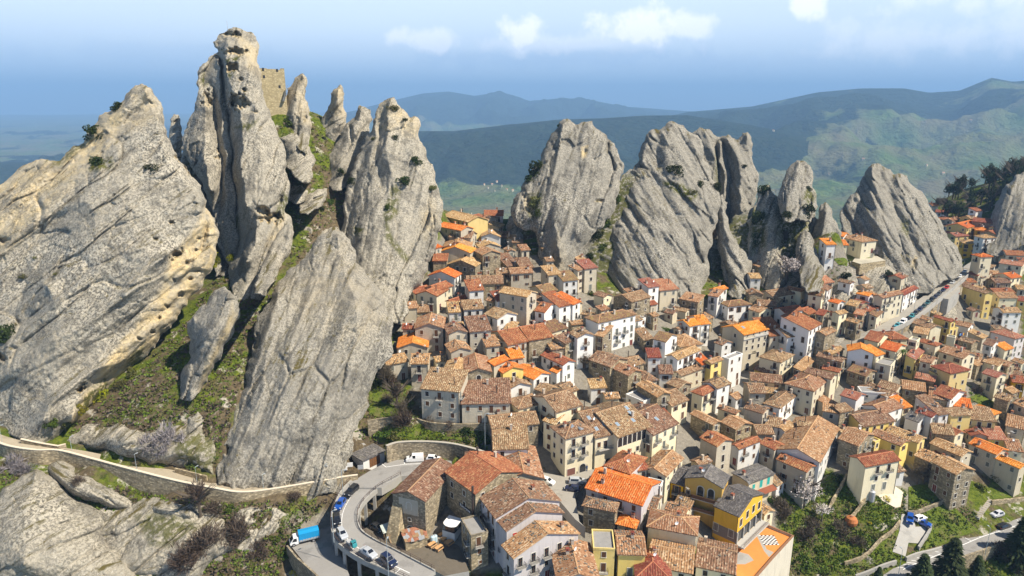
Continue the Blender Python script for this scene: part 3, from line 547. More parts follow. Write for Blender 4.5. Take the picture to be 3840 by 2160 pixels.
rock('rock_pinnacle', 'twin-topped rock peak right of the village gap, dark left side', [(1288,545),(1310,482),(1330,442),(1345,420),(1365,380),(1385,340),(1408,306),(1428,298),(1448,314),(1462,308),(1490,304),(1520,335),(1545,360),(1560,400),(1570,422),(1558,470),(1548,500),(1542,535),(1512,575),(1482,605),(1462,662),(1440,720),(1390,720),(1368,670),(1352,612),(1340,580),(1300,570)],
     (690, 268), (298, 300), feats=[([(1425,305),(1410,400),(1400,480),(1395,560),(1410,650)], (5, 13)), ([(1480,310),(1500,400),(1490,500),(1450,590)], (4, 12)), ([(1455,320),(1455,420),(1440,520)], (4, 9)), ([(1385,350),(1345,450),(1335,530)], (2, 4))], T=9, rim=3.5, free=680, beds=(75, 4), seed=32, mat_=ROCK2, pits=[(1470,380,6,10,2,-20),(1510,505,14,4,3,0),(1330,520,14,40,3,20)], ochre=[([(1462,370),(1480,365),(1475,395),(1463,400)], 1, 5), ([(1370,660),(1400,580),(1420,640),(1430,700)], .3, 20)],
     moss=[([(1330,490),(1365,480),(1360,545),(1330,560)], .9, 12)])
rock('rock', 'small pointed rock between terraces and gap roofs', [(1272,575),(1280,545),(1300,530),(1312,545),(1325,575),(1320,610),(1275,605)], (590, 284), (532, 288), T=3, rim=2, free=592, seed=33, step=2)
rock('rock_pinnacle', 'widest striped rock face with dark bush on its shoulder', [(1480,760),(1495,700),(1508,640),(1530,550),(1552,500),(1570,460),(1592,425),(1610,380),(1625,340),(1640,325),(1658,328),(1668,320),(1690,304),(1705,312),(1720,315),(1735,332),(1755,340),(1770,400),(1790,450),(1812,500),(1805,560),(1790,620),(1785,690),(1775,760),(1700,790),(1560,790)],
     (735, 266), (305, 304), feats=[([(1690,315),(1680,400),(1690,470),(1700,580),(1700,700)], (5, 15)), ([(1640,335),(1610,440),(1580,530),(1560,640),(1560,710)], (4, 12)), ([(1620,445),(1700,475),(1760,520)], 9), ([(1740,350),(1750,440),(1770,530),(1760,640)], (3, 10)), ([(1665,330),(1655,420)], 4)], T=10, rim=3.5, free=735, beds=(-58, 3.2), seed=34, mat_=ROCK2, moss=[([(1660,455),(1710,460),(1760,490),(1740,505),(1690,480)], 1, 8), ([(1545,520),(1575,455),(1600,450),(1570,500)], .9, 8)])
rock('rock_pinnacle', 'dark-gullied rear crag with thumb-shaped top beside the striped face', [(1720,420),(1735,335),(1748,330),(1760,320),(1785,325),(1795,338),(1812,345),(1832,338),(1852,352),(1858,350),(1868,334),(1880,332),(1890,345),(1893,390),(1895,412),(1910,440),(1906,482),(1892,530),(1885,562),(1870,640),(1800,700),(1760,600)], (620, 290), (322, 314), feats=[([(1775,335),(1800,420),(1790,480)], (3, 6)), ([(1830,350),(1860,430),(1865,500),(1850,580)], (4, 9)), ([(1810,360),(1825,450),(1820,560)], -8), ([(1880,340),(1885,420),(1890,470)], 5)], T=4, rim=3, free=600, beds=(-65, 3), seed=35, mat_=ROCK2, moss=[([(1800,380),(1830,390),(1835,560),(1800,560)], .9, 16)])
rock('rock_pinnacle', 'slender wavy grey rock fin right of the striped face', [(1795,520),(1800,495),(1818,488),(1830,510),(1832,560),(1850,600),(1880,640),(1892,670),(1888,720),(1860,765),(1830,740),(1818,680),(1805,610)], (720, 266), (490, 284), feats=[([(1815,500),(1820,570),(1850,650),(1855,720)], (4, 8))], T=4, rim=2.5, free=722, beds=(-60, 3), seed=36, mat_=ROCK2)
rock('rock_pinnacle', 'broken ridge of stone and scrub below the dark pinnacle', [(1875,680),(1880,600),(1895,520),(1915,470),(1935,465),(1950,490),(1968,500),(1990,510),(2020,530),(2050,545),(2070,600),(2080,680),(2060,760),(1960,760)], (720, 278), (470, 304), feats=[([(1930,480),(1940,560),(1950,640),(1970,700)], (4, 9)), ([(1985,520),(2000,580),(2010,640)], (3, 8)), ([(1905,560),(1910,640)], 1), ([(1970,560),(1985,660)], 2)], T=6, rim=3, free=715, beds=(70, 3), amp=1.4, seed=37, moss=[([(1890,520),(1930,540),(1925,620),(1890,640)], 1, 14), ([(1955,520),(2040,560),(2050,700),(1990,720),(1960,620)], .95, 18)])
rock('rock_pinnacle', 'narrow pale rock blade in the scrub ridge', [(1905,600),(1915,560),(1930,545),(1940,580),(1950,620),(1960,660),(1955,690),(1930,680),(1915,640)], (680, 270), (548, 284), T=3, rim=2, free=672, beds=(70, 2), seed=38)
rock('rock_pinnacle', 'dark isolated pinnacle with masonry at its waist', [(1958,505),(1965,470),(1975,440),(1985,420),(2005,403),(2025,405),(2040,420),(2045,440),(2043,470),(2055,490),(2058,520),(2040,560),(1980,560)], (540, 296), (403, 312), feats=[([(2010,410),(2020,470),(2020,520)], (4, 7))], T=5, rim=3, free=535, beds=(80, 3), seed=39, mat_=ROCK2, moss=[([(2030,470),(2055,490),(2040,520),(2020,500)], .9, 8)])
rock('rock_pinnacle', 'rounded fin beside the steps and red-roofed cottages', [(2045,640),(2048,570),(2060,525),(2075,508),(2092,525),(2102,555),(2118,588),(2105,620),(2085,690),(2070,750),(2045,720)], (690, 298), (508, 308), auto=False, feats=[([(2078,520),(2075,600),(2070,680)], (3, 7))], T=4, rim=2.5, free=690, beds=(75, 3), seed=40, mat_=ROCK2)
rock('rock_slab', 'low rounded slab above the blossom tree', [(2000,650),(2005,600),(2025,575),(2045,600),(2060,640),(2075,690),(2060,730),(2030,740)], (720, 274), (575, 288), T=3.5, off=2.1, rim=2.5, free=665, beds=(65, 3), seed=41, mat_=ROCK2)
rock('rock_slab', 'pale slab behind the blossoming tree among houses', [(1955,735),(1975,690),(2000,665),(2025,690),(2040,735),(2030,790),(1990,790)], (740, 262), (665, 274), T=3, off=1.8, rim=2, free=733, seed=42, step=2.2)
rock('rock_outcrop', 'low ribbed bedrock between the long steps and street houses', [(2085,760),(2110,700),(2130,670),(2165,690),(2185,680),(2205,700),(2215,740),(2170,760),(2120,790)], (745, 268), (672, 282), T=4, off=2.4, rim=2, lie=True, amp=.75, beds=(60, 2), seed=43, step=2.2)
rock('rock_pinnacle', 'large leaning rock shark-fin above the street with parked cars', [(2112,590),(2118,525),(2140,490),(2162,466),(2175,440),(2185,420),(2203,411),(2225,420),(2250,440),(2265,436),(2282,442),(2300,470),(2320,482),(2342,522),(2370,562),(2400,612),(2420,660),(2405,700),(2340,740),(2270,745),(2215,760),(2195,740),(2180,690),(2200,640),(2130,610)],
     (705, 318), (412, 352), feats=[([(2195,420),(2195,500),(2210,580),(2225,680)], (7, 12)), ([(2170,470),(2150,540),(2150,590)], (0, 1)), ([(2255,445),(2290,540),(2310,620),(2320,690)], (5, 13)), ([(2225,430),(2250,530),(2270,640)], (5, 9)), ([(2340,530),(2380,620)], 6)], T=9, rim=3.5, free=700, beds=(-62, 4), seed=44, mat_=ROCK2, moss=[([(2270,540),(2290,560),(2285,600),(2265,580)], .7, 8)], pits=[(2300,660,8,18,3,-15)])
rock('rock_outcrop', 'ribbed rock terrace wall under the villa garden', [(2150,740),(2160,690),(2180,668),(2240,664),(2280,690),(2260,740),(2200,770)], (730, 296), (664, 304), T=3, off=1.8, rim=2, lie=True, amp=.75, beds=(60, 2), seed=45, step=2.2)
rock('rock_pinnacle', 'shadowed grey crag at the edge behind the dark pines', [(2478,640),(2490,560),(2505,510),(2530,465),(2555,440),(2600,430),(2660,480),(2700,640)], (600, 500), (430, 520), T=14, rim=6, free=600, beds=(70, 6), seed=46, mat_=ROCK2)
rock('rock_outcrop', 'grey rock knob under the viaduct terrace', [(2350,790),(2352,745),(2365,730),(2385,738),(2400,760),(2408,790),(2400,830),(2360,820)], (790, 288), (732, 292), T=3, off=1.8, rim=2, lie=True, amp=.75, seed=47, step=2)
rock('rock_outcrop', 'bedrock under the pillars of the street viaduct', [(2280,830),(2290,795),(2315,770),(2330,790),(2335,830),(2310,850)], (830, 276), (775, 282), T=2, off=1.2, rim=1.5, lie=True, amp=.75, seed=48, step=2)
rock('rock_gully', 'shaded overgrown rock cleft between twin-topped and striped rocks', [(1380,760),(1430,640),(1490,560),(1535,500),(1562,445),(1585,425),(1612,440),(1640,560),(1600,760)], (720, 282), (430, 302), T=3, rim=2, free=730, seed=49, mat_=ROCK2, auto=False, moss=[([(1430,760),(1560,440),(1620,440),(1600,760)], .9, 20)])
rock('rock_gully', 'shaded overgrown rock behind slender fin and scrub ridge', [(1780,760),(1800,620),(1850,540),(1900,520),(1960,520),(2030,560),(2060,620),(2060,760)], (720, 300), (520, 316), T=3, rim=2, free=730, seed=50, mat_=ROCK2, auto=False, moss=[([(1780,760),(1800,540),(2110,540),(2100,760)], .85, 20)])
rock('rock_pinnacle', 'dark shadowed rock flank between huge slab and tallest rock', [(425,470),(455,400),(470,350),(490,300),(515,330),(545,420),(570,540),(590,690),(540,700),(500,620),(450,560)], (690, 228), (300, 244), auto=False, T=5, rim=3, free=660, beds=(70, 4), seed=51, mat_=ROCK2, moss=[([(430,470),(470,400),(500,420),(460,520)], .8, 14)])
rock('rock_outcrop', 'broad pale bedrock apron under the grey bushes above path', [(236,1128),(260,1100),(330,1085),(420,1080),(500,1060),(540,1110),(540,1200),(420,1172),(330,1152)], (1185, 168), (1060, 178), T=3, off=1.5, rim=2, lie=True, amp=.75, beds=(42, 2.5), seed=52, step=2.2, moss=[([(430,1100),(540,1080),(540,1200),(450,1190)], .8, 20)])
rock('rock_outcrop', 'pale creased bedrock below the parapet, left of bare tree', [(200,1330),(260,1270),(360,1250),(470,1262),(560,1290),(590,1340),(560,1420),(420,1460),(260,1460)], (1400, 160), (1255, 166), T=3.5, off=1.0, rim=2, lie=True, amp=.75, beds=(40, 2.5), seed=53, step=2.2, moss=[([(340,1300),(420,1290),(520,1330),(480,1380),(380,1370)], .8, 18)])
rock('rock_outcrop', 'stony ribs in the gully beside the dark slab', [(600,1010),(620,930),(640,880),(655,900),(640,1000),(610,1100),(575,1130)], (1080, 172), (890, 186), T=2, off=1.0, rim=1.5, lie=True, amp=.75, beds=(65, 2), seed=54, step=2.2, moss=[([(600,900),(650,900),(630,1050),(590,1100)], .7, 14)])
# ------------------------------------------------------------------ building materials
def wallmat(name, c0, c1, stain=.35, stone=0.0, sc=1.0):
    m, t, b = mat(name); g = gpos(t); oi = nn(t, 'ShaderNodeObjectInfo').outputs['Random']
    n = noi(t, mapv(t, g, (.5, .5, .22)), 1.0, 4, .65)
    col = mixc(t, n, c0, c1)
    h = n
    if stone:
        v = nn(t, 'ShaderNodeTexVoronoi', Scale=1.5 * sc, Randomness=.9); lk(t, mapv(t, g, (1, 1, 1.7)), v.inputs['Vector'])
        s_ = nn(t, 'ShaderNodeSeparateColor'); lk(t, v.outputs['Color'], s_.inputs[0])
        st = mixc(t, s_.outputs[0], tuple(c * .55 for c in c0), tuple(min(1, c * 1.22) for c in c1))
        st = mixc(t, mth(t, 'MULTIPLY', rng(t, v.outputs['Distance'], .30, .5), .5), st, tuple(c * .4 for c in c0))
        col = mixc(t, stone, col, st); h = v.outputs['Distance']
    stn = noi(t, mapv(t, g, (.9, .9, .12)), 1.0, 4, .7)
    col = mixc(t, mth(t, 'MULTIPLY', rng(t, stn, .52, .72), stain), col, tuple(c * .45 for c in c0))
    hs = nn(t, 'ShaderNodeHueSaturation'); lk(t, col, hs.inputs['Color'])
    lk(t, rng(t, oi, 0, 1, .82, 1.12), hs.inputs['Value']); lk(t, rng(t, oi, 0, 1, .9, 1.1), hs.inputs['Saturation'])
    lk(t, hs.outputs[0], b.inputs['Base Color']); bump(t, b, h, .45, .06); return m
WM = {'W': wallmat('white_plaster', (.67, .65, .61), (.79, .775, .73), .22), 'G': wallmat('grey_render', (.45, .395, .30), (.575, .51, .395), .42, .12),
      'S': wallmat('rubble_stone', (.33, .27, .175), (.47, .39, .26), .4, .9), 'C': wallmat('cream_plaster', (.66, .58, .40), (.76, .69, .50), .28),
      'Y': wallmat('yellow_plaster', (.66, .50, .17), (.76, .60, .25), .25), 'O': wallmat('ochre_plaster', (.62, .36, .045), (.72, .44, .07), .25),
      'P': wallmat('mauve_plaster', (.50, .46, .45), (.60, .56, .55), .35), 'B': wallmat('beige_plaster', (.50, .44, .32), (.60, .53, .39), .35)}
def roofmat(name, ca, cb, cc, spot, patch=.5, ribs=.55, moss=.25):
    m, t, b = mat(name); uv = nn(t, 'ShaderNodeUVMap').outputs[0]; g = gpos(t); oi = nn(t, 'ShaderNodeObjectInfo').outputs['Random']
    cell = nn(t, 'ShaderNodeTexWhiteNoise', noise_dimensions='3D')
    sn = nn(t, 'ShaderNodeVectorMath', operation='FLOOR'); lk(t, mapv(t, uv, (1 / .26, 1 / .42, 1)), sn.inputs[0])
    cx = nn(t, 'ShaderNodeVectorMath', operation='ADD'); lk(t, sn.outputs[0], cx.inputs[0]); co = nn(t, 'ShaderNodeCombineXYZ'); lk(t, mth(t, 'MULTIPLY', oi, 917.0), co.inputs[2]); lk(t, co.outputs[0], cx.inputs[1]); lk(t, cx.outputs[0], cell.inputs['Vector'])
    w = cell.outputs['Value']
    col = mixc(t, rng(t, w, .15, .85), ca, cb)
    col = mixc(t, rng(t, w, .80, .84), col, cc)
    col = mixc(t, mth(t, 'MULTIPLY', rng(t, w, .0, .13, 1, 0), spot), col, tuple(c * .33 for c in ca))
    pn = noi(t, g, .35, 4, .65)
    col = mixc(t, mth(t, 'MULTIPLY', rng(t, pn, .40, .66), patch), col, tuple(c * .55 for c in ca))
    col = mixc(t, mth(t, 'MULTIPLY', rng(t, noi(t, g, .8, 4, .7), .54, .66), moss), col, (.20, .175, .10))
    sx = nn(t, 'ShaderNodeSeparateXYZ'); lk(t, uv, sx.inputs[0])
    row = mth(t, 'FRACT', mth(t, 'MULTIPLY', sx.outputs[1], 1 / .84))
    hgt = row
    hs = nn(t, 'ShaderNodeHueSaturation'); lk(t, col, hs.inputs['Color']); lk(t, rng(t, oi, 0, 1, .80, 1.15), hs.inputs['Value']); lk(t, rng(t, oi, 0, 1, .485, .512), hs.inputs['Hue'])
    lk(t, hs.outputs[0], b.inputs['Base Color']); b.inputs['Roughness'].default_value = .85; bump(t, b, hgt, ribs, .05); return m
RM = {'B': roofmat('old_brown_tiles', (.205, .118, .067), (.325, .192, .11), (.44, .33, .215), .9),
      'T': roofmat('tan_tiles', (.31, .17, .08), (.44, .26, .13), (.54, .40, .25), .85, .4),
      'R': roofmat('red_brown_tiles', (.235, .075, .04), (.34, .115, .058), (.38, .20, .10), .6, .45, .5, .12),
      'O': roofmat('bright_orange_tiles', (.55, .155, .025), (.67, .215, .04), (.66, .31, .10), .6, .4, .6, .12),
      'M': roofmat('mossy_tiles', (.21, .11, .07), (.29, .18, .09), (.33, .25, .09), .8, .5, .55, .45),
      'K': roofmat('salmon_tiles', (.33, .13, .075), (.42, .19, .11), (.42, .28, .19), .5, .3),
      'D': roofmat('grey_tiles', (.10, .092, .088), (.15, .138, .128), (.20, .185, .17), .5, .3, .5, .2)}
CAPM = {k: plain('ridge_' + k, c, .85, var=.25, sc=3) for k, c in {'B': (.36, .22, .12), 'T': (.46, .28, .14), 'R': (.42, .16, .08), 'O': (.70, .25, .05), 'M': (.42, .24, .13), 'K': (.52, .27, .16), 'D': (.17, .155, .145)}.items()}
FLATM = plain('flat_roof_screed', (.27, .26, .245), .95, var=.25, sc=.8); DECK = plain('terrace_tiles', (.45, .37, .27), .8, var=.15, sc=1.5)
PANE = plain('dark_window_glass', (.022, .024, .028), .15, spec=.6, var=.3); SURR = plain('pale_stone_surround', (.55, .52, .45), .9); SHUT = plain('brown_shutter', (.10, .045, .02), .6, var=.3, sc=9)
SHG = plain('grey_green_shutter', (.14, .15, .13), .6, var=.2); DOORM = plain('wooden_door', (.13, .055, .025), .6, var=.4, sc=6); PIPE = plain('downpipe_copper', (.07, .05, .04), .5)
IRON = plain('black_iron', (.03, .03, .032), .5, spec=.4); SLAB = plain('balcony_concrete', (.42, .40, .36), .9); CHIM = plain('chimney_plaster', (.47, .40, .32), .9, var=.3, sc=3); WHITE = plain('white_paint', (.78, .78, .76), .6, var=.05)
TEAL = plain('teal_shutter', (.03, .38, .33), .5, var=.1); REDP = plain('red_paint', (.55, .03, .03), .5); STONE = plain('roof_stones', (.17, .15, .12), .95, var=.5, sc=2); METAL = plain('grey_metal', (.42, .43, .44), .45, .3)
# ------------------------------------------------------------------ shared small pieces (face towards -y, origin at their middle on the wall)
def arch(w, h, n=8):
    r = w / 2; return [(-r, -h / 2), (r, -h / 2)] + [(r * math.cos(a), h / 2 - r + r * math.sin(a)) for a in np.linspace(0, math.pi, n)]
def piece(name, draw, mats):
    mb = MB(); draw(mb); me = mb.mesh(name)
    for m_ in mats: me.materials.append(m_)
    return me
def frame(mb, w, h, s, d, mi=0):
    mb.box(-w/2 - s, -w/2, -d, .02, -h/2, h/2, mi); mb.box(w/2, w/2 + s, -d, .02, -h/2, h/2, mi)
    mb.box(-w/2 - s, w/2 + s, -d, .02, h/2, h/2 + s, mi); mb.box(-w/2 - s - .05, w/2 + s + .05, -d - .06, .02, -h/2 - s * .7, -h/2, mi)
def shutters(mb, w, h, open_, mi=1):
    if open_:
        for s_ in (-1, 1): mb.box(min(s_ * (w/2 + .04), s_ * (w + .02)), max(s_ * (w/2 + .04), s_ * (w + .02)), -.07, .01, -h/2, h/2, mi)
    else:
        for s_ in (-1, 1): mb.box(min(s_ * .02, s_ * w/2), max(s_ * .02, s_ * w/2), -.055, .01, -h/2, h/2, mi)
PW = {}
for nm, w, h in (('w', .95, 1.35), ('s', .7, .8), ('f', 1.05, 2.15), ('big', 1.25, 2.0)):
    PW[nm] = dict(w=w, h=h, pane=piece('pane', lambda mb: (mb.face([(-w/2, -.025, -h/2), (w/2, -.025, -h/2), (w/2, -.025, h/2), (-w/2, -.025, h/2)]), mb.box(-.03, .03, -.05, -.02, -h/2, h/2, 1), mb.box(-w/2, w/2, -.05, -.02, h*.14, h*.14 + .05, 1)), [PANE, SHUT]),
                  plain=piece('window', lambda mb: frame(mb, w, h, .13, .07), [SURR]), shut=piece('window', lambda mb: (frame(mb, w, h, .07, .06), shutters(mb, w, h, True)), [SURR, SHUT]),
                  closed=piece('window', lambda mb: (frame(mb, w, h, .10, .06), shutters(mb, w, h, False)), [SURR, SHUT]), green=piece('window', lambda mb: (frame(mb, w, h, .10, .06), shutters(mb, w, h, False)), [SURR, SHG]),
                  teal=piece('window', lambda mb: (frame(mb, w, h, .07, .06), shutters(mb, w, h, False)), [SURR, TEAL]), red=piece('window', lambda mb: (frame(mb, w, h, .05, .06), shutters(mb, w, h, False)), [SURR, REDP]))
DOORS = [piece('door', lambda mb: (frame(mb, 1.1, 2.2, .14, .07), mb.box(-.55, .55, -.045, .01, -1.1, 1.1, 1), mb.box(-.02, .02, -.06, 0, -1.1, 1.1, 0)), [SURR, m_]) for m_ in (DOORM, SHG, plain('dark_red_door', (.17, .03, .025), .6))]
GARAGE = piece('door', lambda mb: (frame(mb, 2.4, 2.4, .12, .07), mb.box(-1.2, 1.2, -.045, .01, -1.2, 1.2, 1), [mb.box(-1.2, 1.2, -.06, 0, z, z + .03, 1) for z in np.arange(-1, 1.1, .4)]), [SURR, plain('brown_roller_shutter', (.17, .075, .06), .5)])
def drawarch(mb, w, h):
    a = arch(w, h); mb.face([(x, -.03, z) for x, z in a], 1); b_ = arch(w + .44, h + .22)
    for i in range(len(a)):
        j = (i + 1) % len(a); mb.face([(a[i][0], -.09, a[i][1]), (a[j][0], -.09, a[j][1]), (b_[j][0], -.09, b_[j][1] + .11), (b_[i][0], -.09, b_[i][1] + .11)][::-1], 0)
ARCHW = piece('arched_window', lambda mb: drawarch(mb, 1.2, 1.9), [SURR, PANE]); ARCHD = piece('arched_door', lambda mb: drawarch(mb, 1.9, 2.9), [SURR, PANE]); ARCHL = piece('arched_window', lambda mb: drawarch(mb, 1.5, 2.7), [SURR, PANE])
def drawbal(mb, w):
    mb.box(-w/2, w/2, -.95, .03, -.14, 0, 0)
    for s_ in (-1, 1): mb.box(s_ * (w/2 - .25) - .06, s_ * (w/2 - .25) + .06, -.6, .02, -.34, -.14, 0)
def drawrail(mb, w):
    mb.box(-w/2, w/2, -.94, -.90, .93, .98); mb.box(-w/2, -w/2 + .04, -.94, 0, .93, .98); mb.box(w/2 - .04, w/2, -.94, 0, .93, .98)
    for k in np.arange(-w/2, w/2 + .01, w / 14): mb.box(k - .014, k + .014, -.935, -.905, 0, .95)
    for k in np.arange(-.9, -.05, .16):
        for s_ in (-1, 1): mb.box(s_ * (w/2 - .02) - .014, s_ * (w/2 - .02) + .014, k - .014, k + .014, 0, .95)
BAL = {w: (piece('balcony', lambda mb: drawbal(mb, w), [SLAB]), piece('railing', lambda mb: drawrail(mb, w), [IRON])) for w in (2.0, 4.6)}
CHM = piece('chimney', lambda mb: (mb.box(-.34, .34, -.34, .34, -1.2, 1.0), mb.box(-.42, .42, -.42, .42, 1.0, 1.12, 1), mb.box(-.3, -.1, -.3, .3, 1.12, 1.35), mb.box(.1, .3, -.3, .3, 1.12, 1.35), mb.box(-.4, .4, -.4, .4, 1.35, 1.45, 1)), [CHIM, RM['R']])
CHT = piece('chimney', lambda mb: (mb.tube([(0, 0, -1), (0, 0, 2.0)], .13, 8), mb.tube([(0, 0, 2.0), (0, 0, 2.25)], [.24, .1], 8)), [PIPE])
CHW = piece('chimney', lambda mb: (mb.box(-.28, .28, -.28, .28, -1.2, 1.5), mb.box(-.36, .36, -.36, .36, 1.5, 1.62)), [CHIM])
SKYL = piece('skylight', lambda mb: (mb.box(-.5, .5, -.7, .7, -.05, .10, 0), mb.face([(-.4, -.6, .103), (.4, -.6, .103), (.4, .6, .103), (-.4, .6, .103)], 1)), [METAL, plain('skylight_glass', (.25, .32, .38), .08, spec=.9, var=.05)])
def drawdish(mb):
    mb.tube([(0, 0, -.4), (0, 0, .75), (0, -.14, .9)], .035, 5, 1)
    n = 10; c = Vector((0, -.14, .95)); rim_ = [c + Vector((.45 * math.cos(a), -.14, .45 * math.sin(a))) for a in np.linspace(0, 2 * math.pi, n, endpoint=False)]
    for i in range(n): mb.face([c, rim_[i], rim_[(i + 1) % n]], 0); mb.face([rim_[i], c + Vector((0, .03, 0)), rim_[(i + 1) % n]], 0)
DISH = piece('satellite_dish', drawdish, [WHITE, METAL])
def drawant(mb):
    mb.tube([(0, 0, -.5), (0, 0, 2.6)], .028, 5); mb.tube([(-.7, 0, 2.5), (.7, 0, 2.5)], .02, 4)
    for k in np.arange(-.6, .7, .2): mb.tube([(k, -.35, 2.5), (k, .35, 2.5)], .013, 4)
ANT = piece('antenna', drawant, [METAL])
# ------------------------------------------------------------------ the house builder
WNAME = {'W': 'white', 'G': 'grey-rendered', 'S': 'rubble-stone', 'C': 'cream', 'Y': 'yellow', 'O': 'ochre', 'P': 'pale mauve', 'B': 'beige'}
RNAME = {'B': 'brown', 'T': 'tan', 'R': 'red-brown', 'O': 'orange', 'M': 'mossy', 'K': 'salmon', 'D': 'grey'}
TNAME = {'x': 'gabled', 'y': 'gable-fronted', 'h': 'hipped', 's': 'sloping', 'f': 'flat'}
HOUSES = []
def put(me, name, parent, loc, rz=0.0):
    o = bpy.data.objects.new(name, me); COL.objects.link(o); o.parent = parent; o.location = loc; o.rotation_euler = (0, 0, rz); return o
def house(fr, A, B, C, h, roof, wall, rc, zone, pitch=None, win=True, label=None, floors=None, stones=None, chim=None, sky=0, name='house', cat='house', wfaces='flr', over=.38):
    k = len(HOUSES); rnd = random.Random(1000 + k * 7)
    m_ = onground(fr, (A[0] + B[0]) / 2, (A[1] + B[1]) / 2, h); gz0 = m_.z
    for _ in range(4):
        ze = gz0 + h; pa, pb = onz(fr, *A, ze).xy, onz(fr, *B, ze).xy; u = (pb - pa); w = u.length; u = u / w; n = Vector((-u.y, u.x))
        d = C * 1.22 if isinstance(C, (int, float)) else max(3.2, min(24, abs((onz(fr, *C, ze).xy - pa).dot(n))))
        c = (pa + pb) / 2 + n * d / 2; cf = (pa + pb) / 2 + n * min(d / 2, 3.5); gz0 = .5 * gz0 + .5 * gz(cf.x, cf.y)
    gz0 = ze - h
    w -= 2 * over * .9; d -= 2 * over * .9; w = max(w, 2.6); d = max(d, 2.6)
    root = empty(name, (c.x, c.y, gz0), math.atan2(u.y, u.x))
    cs = [(sx * w / 2, sy * d / 2) for sx, sy in ((-1,-1),(1,-1),(1,1),(-1,1))]
    def g_at(lx, ly): q_ = c + u * lx + n * ly; return gz(q_.x, q_.y) - gz0
    low = min([g_at(*q_) for q_ in cs] + [0]) - 1.5
    pt = pitch if pitch is not None else {'x': .36, 'y': .36, 'h': .38, 's': .27, 'f': 0}[roof]
    X, Y = w / 2, d / 2; ov = over
    wl = MB(); tops = []; ridges = []
    def side(a, b_, ta, tb, mid=None):
        vs = [(a[0], a[1], low), (b_[0], b_[1], low), (b_[0], b_[1], tb)] + ([mid] if mid else []) + [(a[0], a[1], ta)]; wl.face(vs)
    c0, c1, c2, c3 = cs
    if roof == 'x':
        r_ = Y * pt; side(c0, c1, h, h); side(c2, c3, h, h); side(c1, c2, h, h, (X, 0, h + r_)); side(c3, c0, h, h, (-X, 0, h + r_))
        e = h - ov * pt
        tops = [[(-X-ov,-Y-ov,e),(X+ov,-Y-ov,e),(X+ov,0,h+r_),(-X-ov,0,h+r_)], [(X+ov,Y+ov,e),(-X-ov,Y+ov,e),(-X-ov,0,h+r_),(X+ov,0,h+r_)]]; ridges = [((-X-ov,0,h+r_),(X+ov,0,h+r_))]
    elif roof == 'y':
        r_ = X * pt; side(c1, c2, h, h); side(c3, c0, h, h); side(c0, c1, h, h, (0, -Y, h + r_)); side(c2, c3, h, h, (0, Y, h + r_)); e = h - ov * pt
        tops = [[(-X-ov,Y+ov,e),(-X-ov,-Y-ov,e),(0,-Y-ov,h+r_),(0,Y+ov,h+r_)], [(X+ov,-Y-ov,e),(X+ov,Y+ov,e),(0,Y+ov,h+r_),(0,-Y-ov,h+r_)]]; ridges = [((0,-Y-ov,h+r_),(0,Y+ov,h+r_))]
    elif roof == 'h':
        for a, b_ in ((c0,c1),(c1,c2),(c2,c3),(c3,c0)): side(a, b_, h, h)
        s_ = min(X, Y) + ov; zr = h - ov * pt + s_ * pt; e = h - ov * pt; A0, A1, A2, A3 = (-X-ov,-Y-ov,e),(X+ov,-Y-ov,e),(X+ov,Y+ov,e),(-X-ov,Y+ov,e)
        if X >= Y: r0, r1 = (-(X - Y), 0, zr), (X - Y, 0, zr); tops = [[A0,A1,r1,r0],[A2,A3,r0,r1],[A1,A2,r1],[A3,A0,r0]]; ridges = [(r0,r1),(r0,A0),(r0,A3),(r1,A1),(r1,A2)]
        else: r0, r1 = (0, -(Y - X), zr), (0, Y - X, zr); tops = [[A1,A2,r1,r0],[A3,A0,r0,r1],[A0,A1,r0],[A2,A3,r1]]; ridges = [(r0,r1),(r0,A0),(r0,A1),(r1,A2),(r1,A3)]
    elif roof == 's':
        t_ = h + d * pt; side(c0, c1, h, h); side(c1, c2, h, t_); side(c2, c3, t_, t_); side(c3, c0, t_, h)
        tops = [[(-X-ov,-Y-ov,h-ov*pt),(X+ov,-Y-ov,h-ov*pt),(X+ov,Y+ov*.5,t_+ov*.5*pt),(-X-ov,Y+ov*.5,t_+ov*.5*pt)]]
    else:
        for a, b_ in ((c0,c1),(c1,c2),(c2,c3),(c3,c0)): side(a, b_, h, h)
    wo_ = wl.build('wall', WM[wall], root)
    rb = MB(); rz0 = .10
    if roof == 'f':
        rb.face([(-X+.2,-Y+.2,h-.25),(X-.2,-Y+.2,h-.25),(X-.2,Y-.2,h-.25),(-X+.2,Y-.2,h-.25)], 0)
        for (a0,a1,b0,b1) in ((-X-.06,X+.06,-Y-.06,-Y+.2),(-X-.06,X+.06,Y-.2,Y+.06),(-X-.06,-X+.2,-Y+.2,Y-.2),(X-.2,X+.06,-Y+.2,Y-.2)): rb.box(a0,a1,b0,b1,h-.3,h+.18,1)
        ro = rb.build('roof', [DECK if rc == 'd' else FLATM, WM[wall]], root)
    else:
        for tp in tops:
            P_ = [Vector(q_) + Vector((0, 0, rz0)) for q_ in tp]; nrm = (P_[1] - P_[0]).cross(P_[2] - P_[1]).normalized()
            hd = Vector((nrm.x, nrm.y, 0)); hd = hd.normalized() if hd.length > 1e-4 else Vector((0, -1, 0)); uu = Vector((-hd.y, hd.x, 0)); vv = nrm.cross(uu)
            off = rnd.uniform(0, 9); U_ = [p_.dot(uu) for p_ in P_]; V_ = [p_.dot(vv) for p_ in P_]; o_n = P_[0] - uu * U_[0] - vv * V_[0]; n_ = len(P_)
            Q_ = [p_ - Vector((0, 0, .2)) for p_ in P_]; rb.face(Q_[::-1], 0, [(0, 0)] * n_)
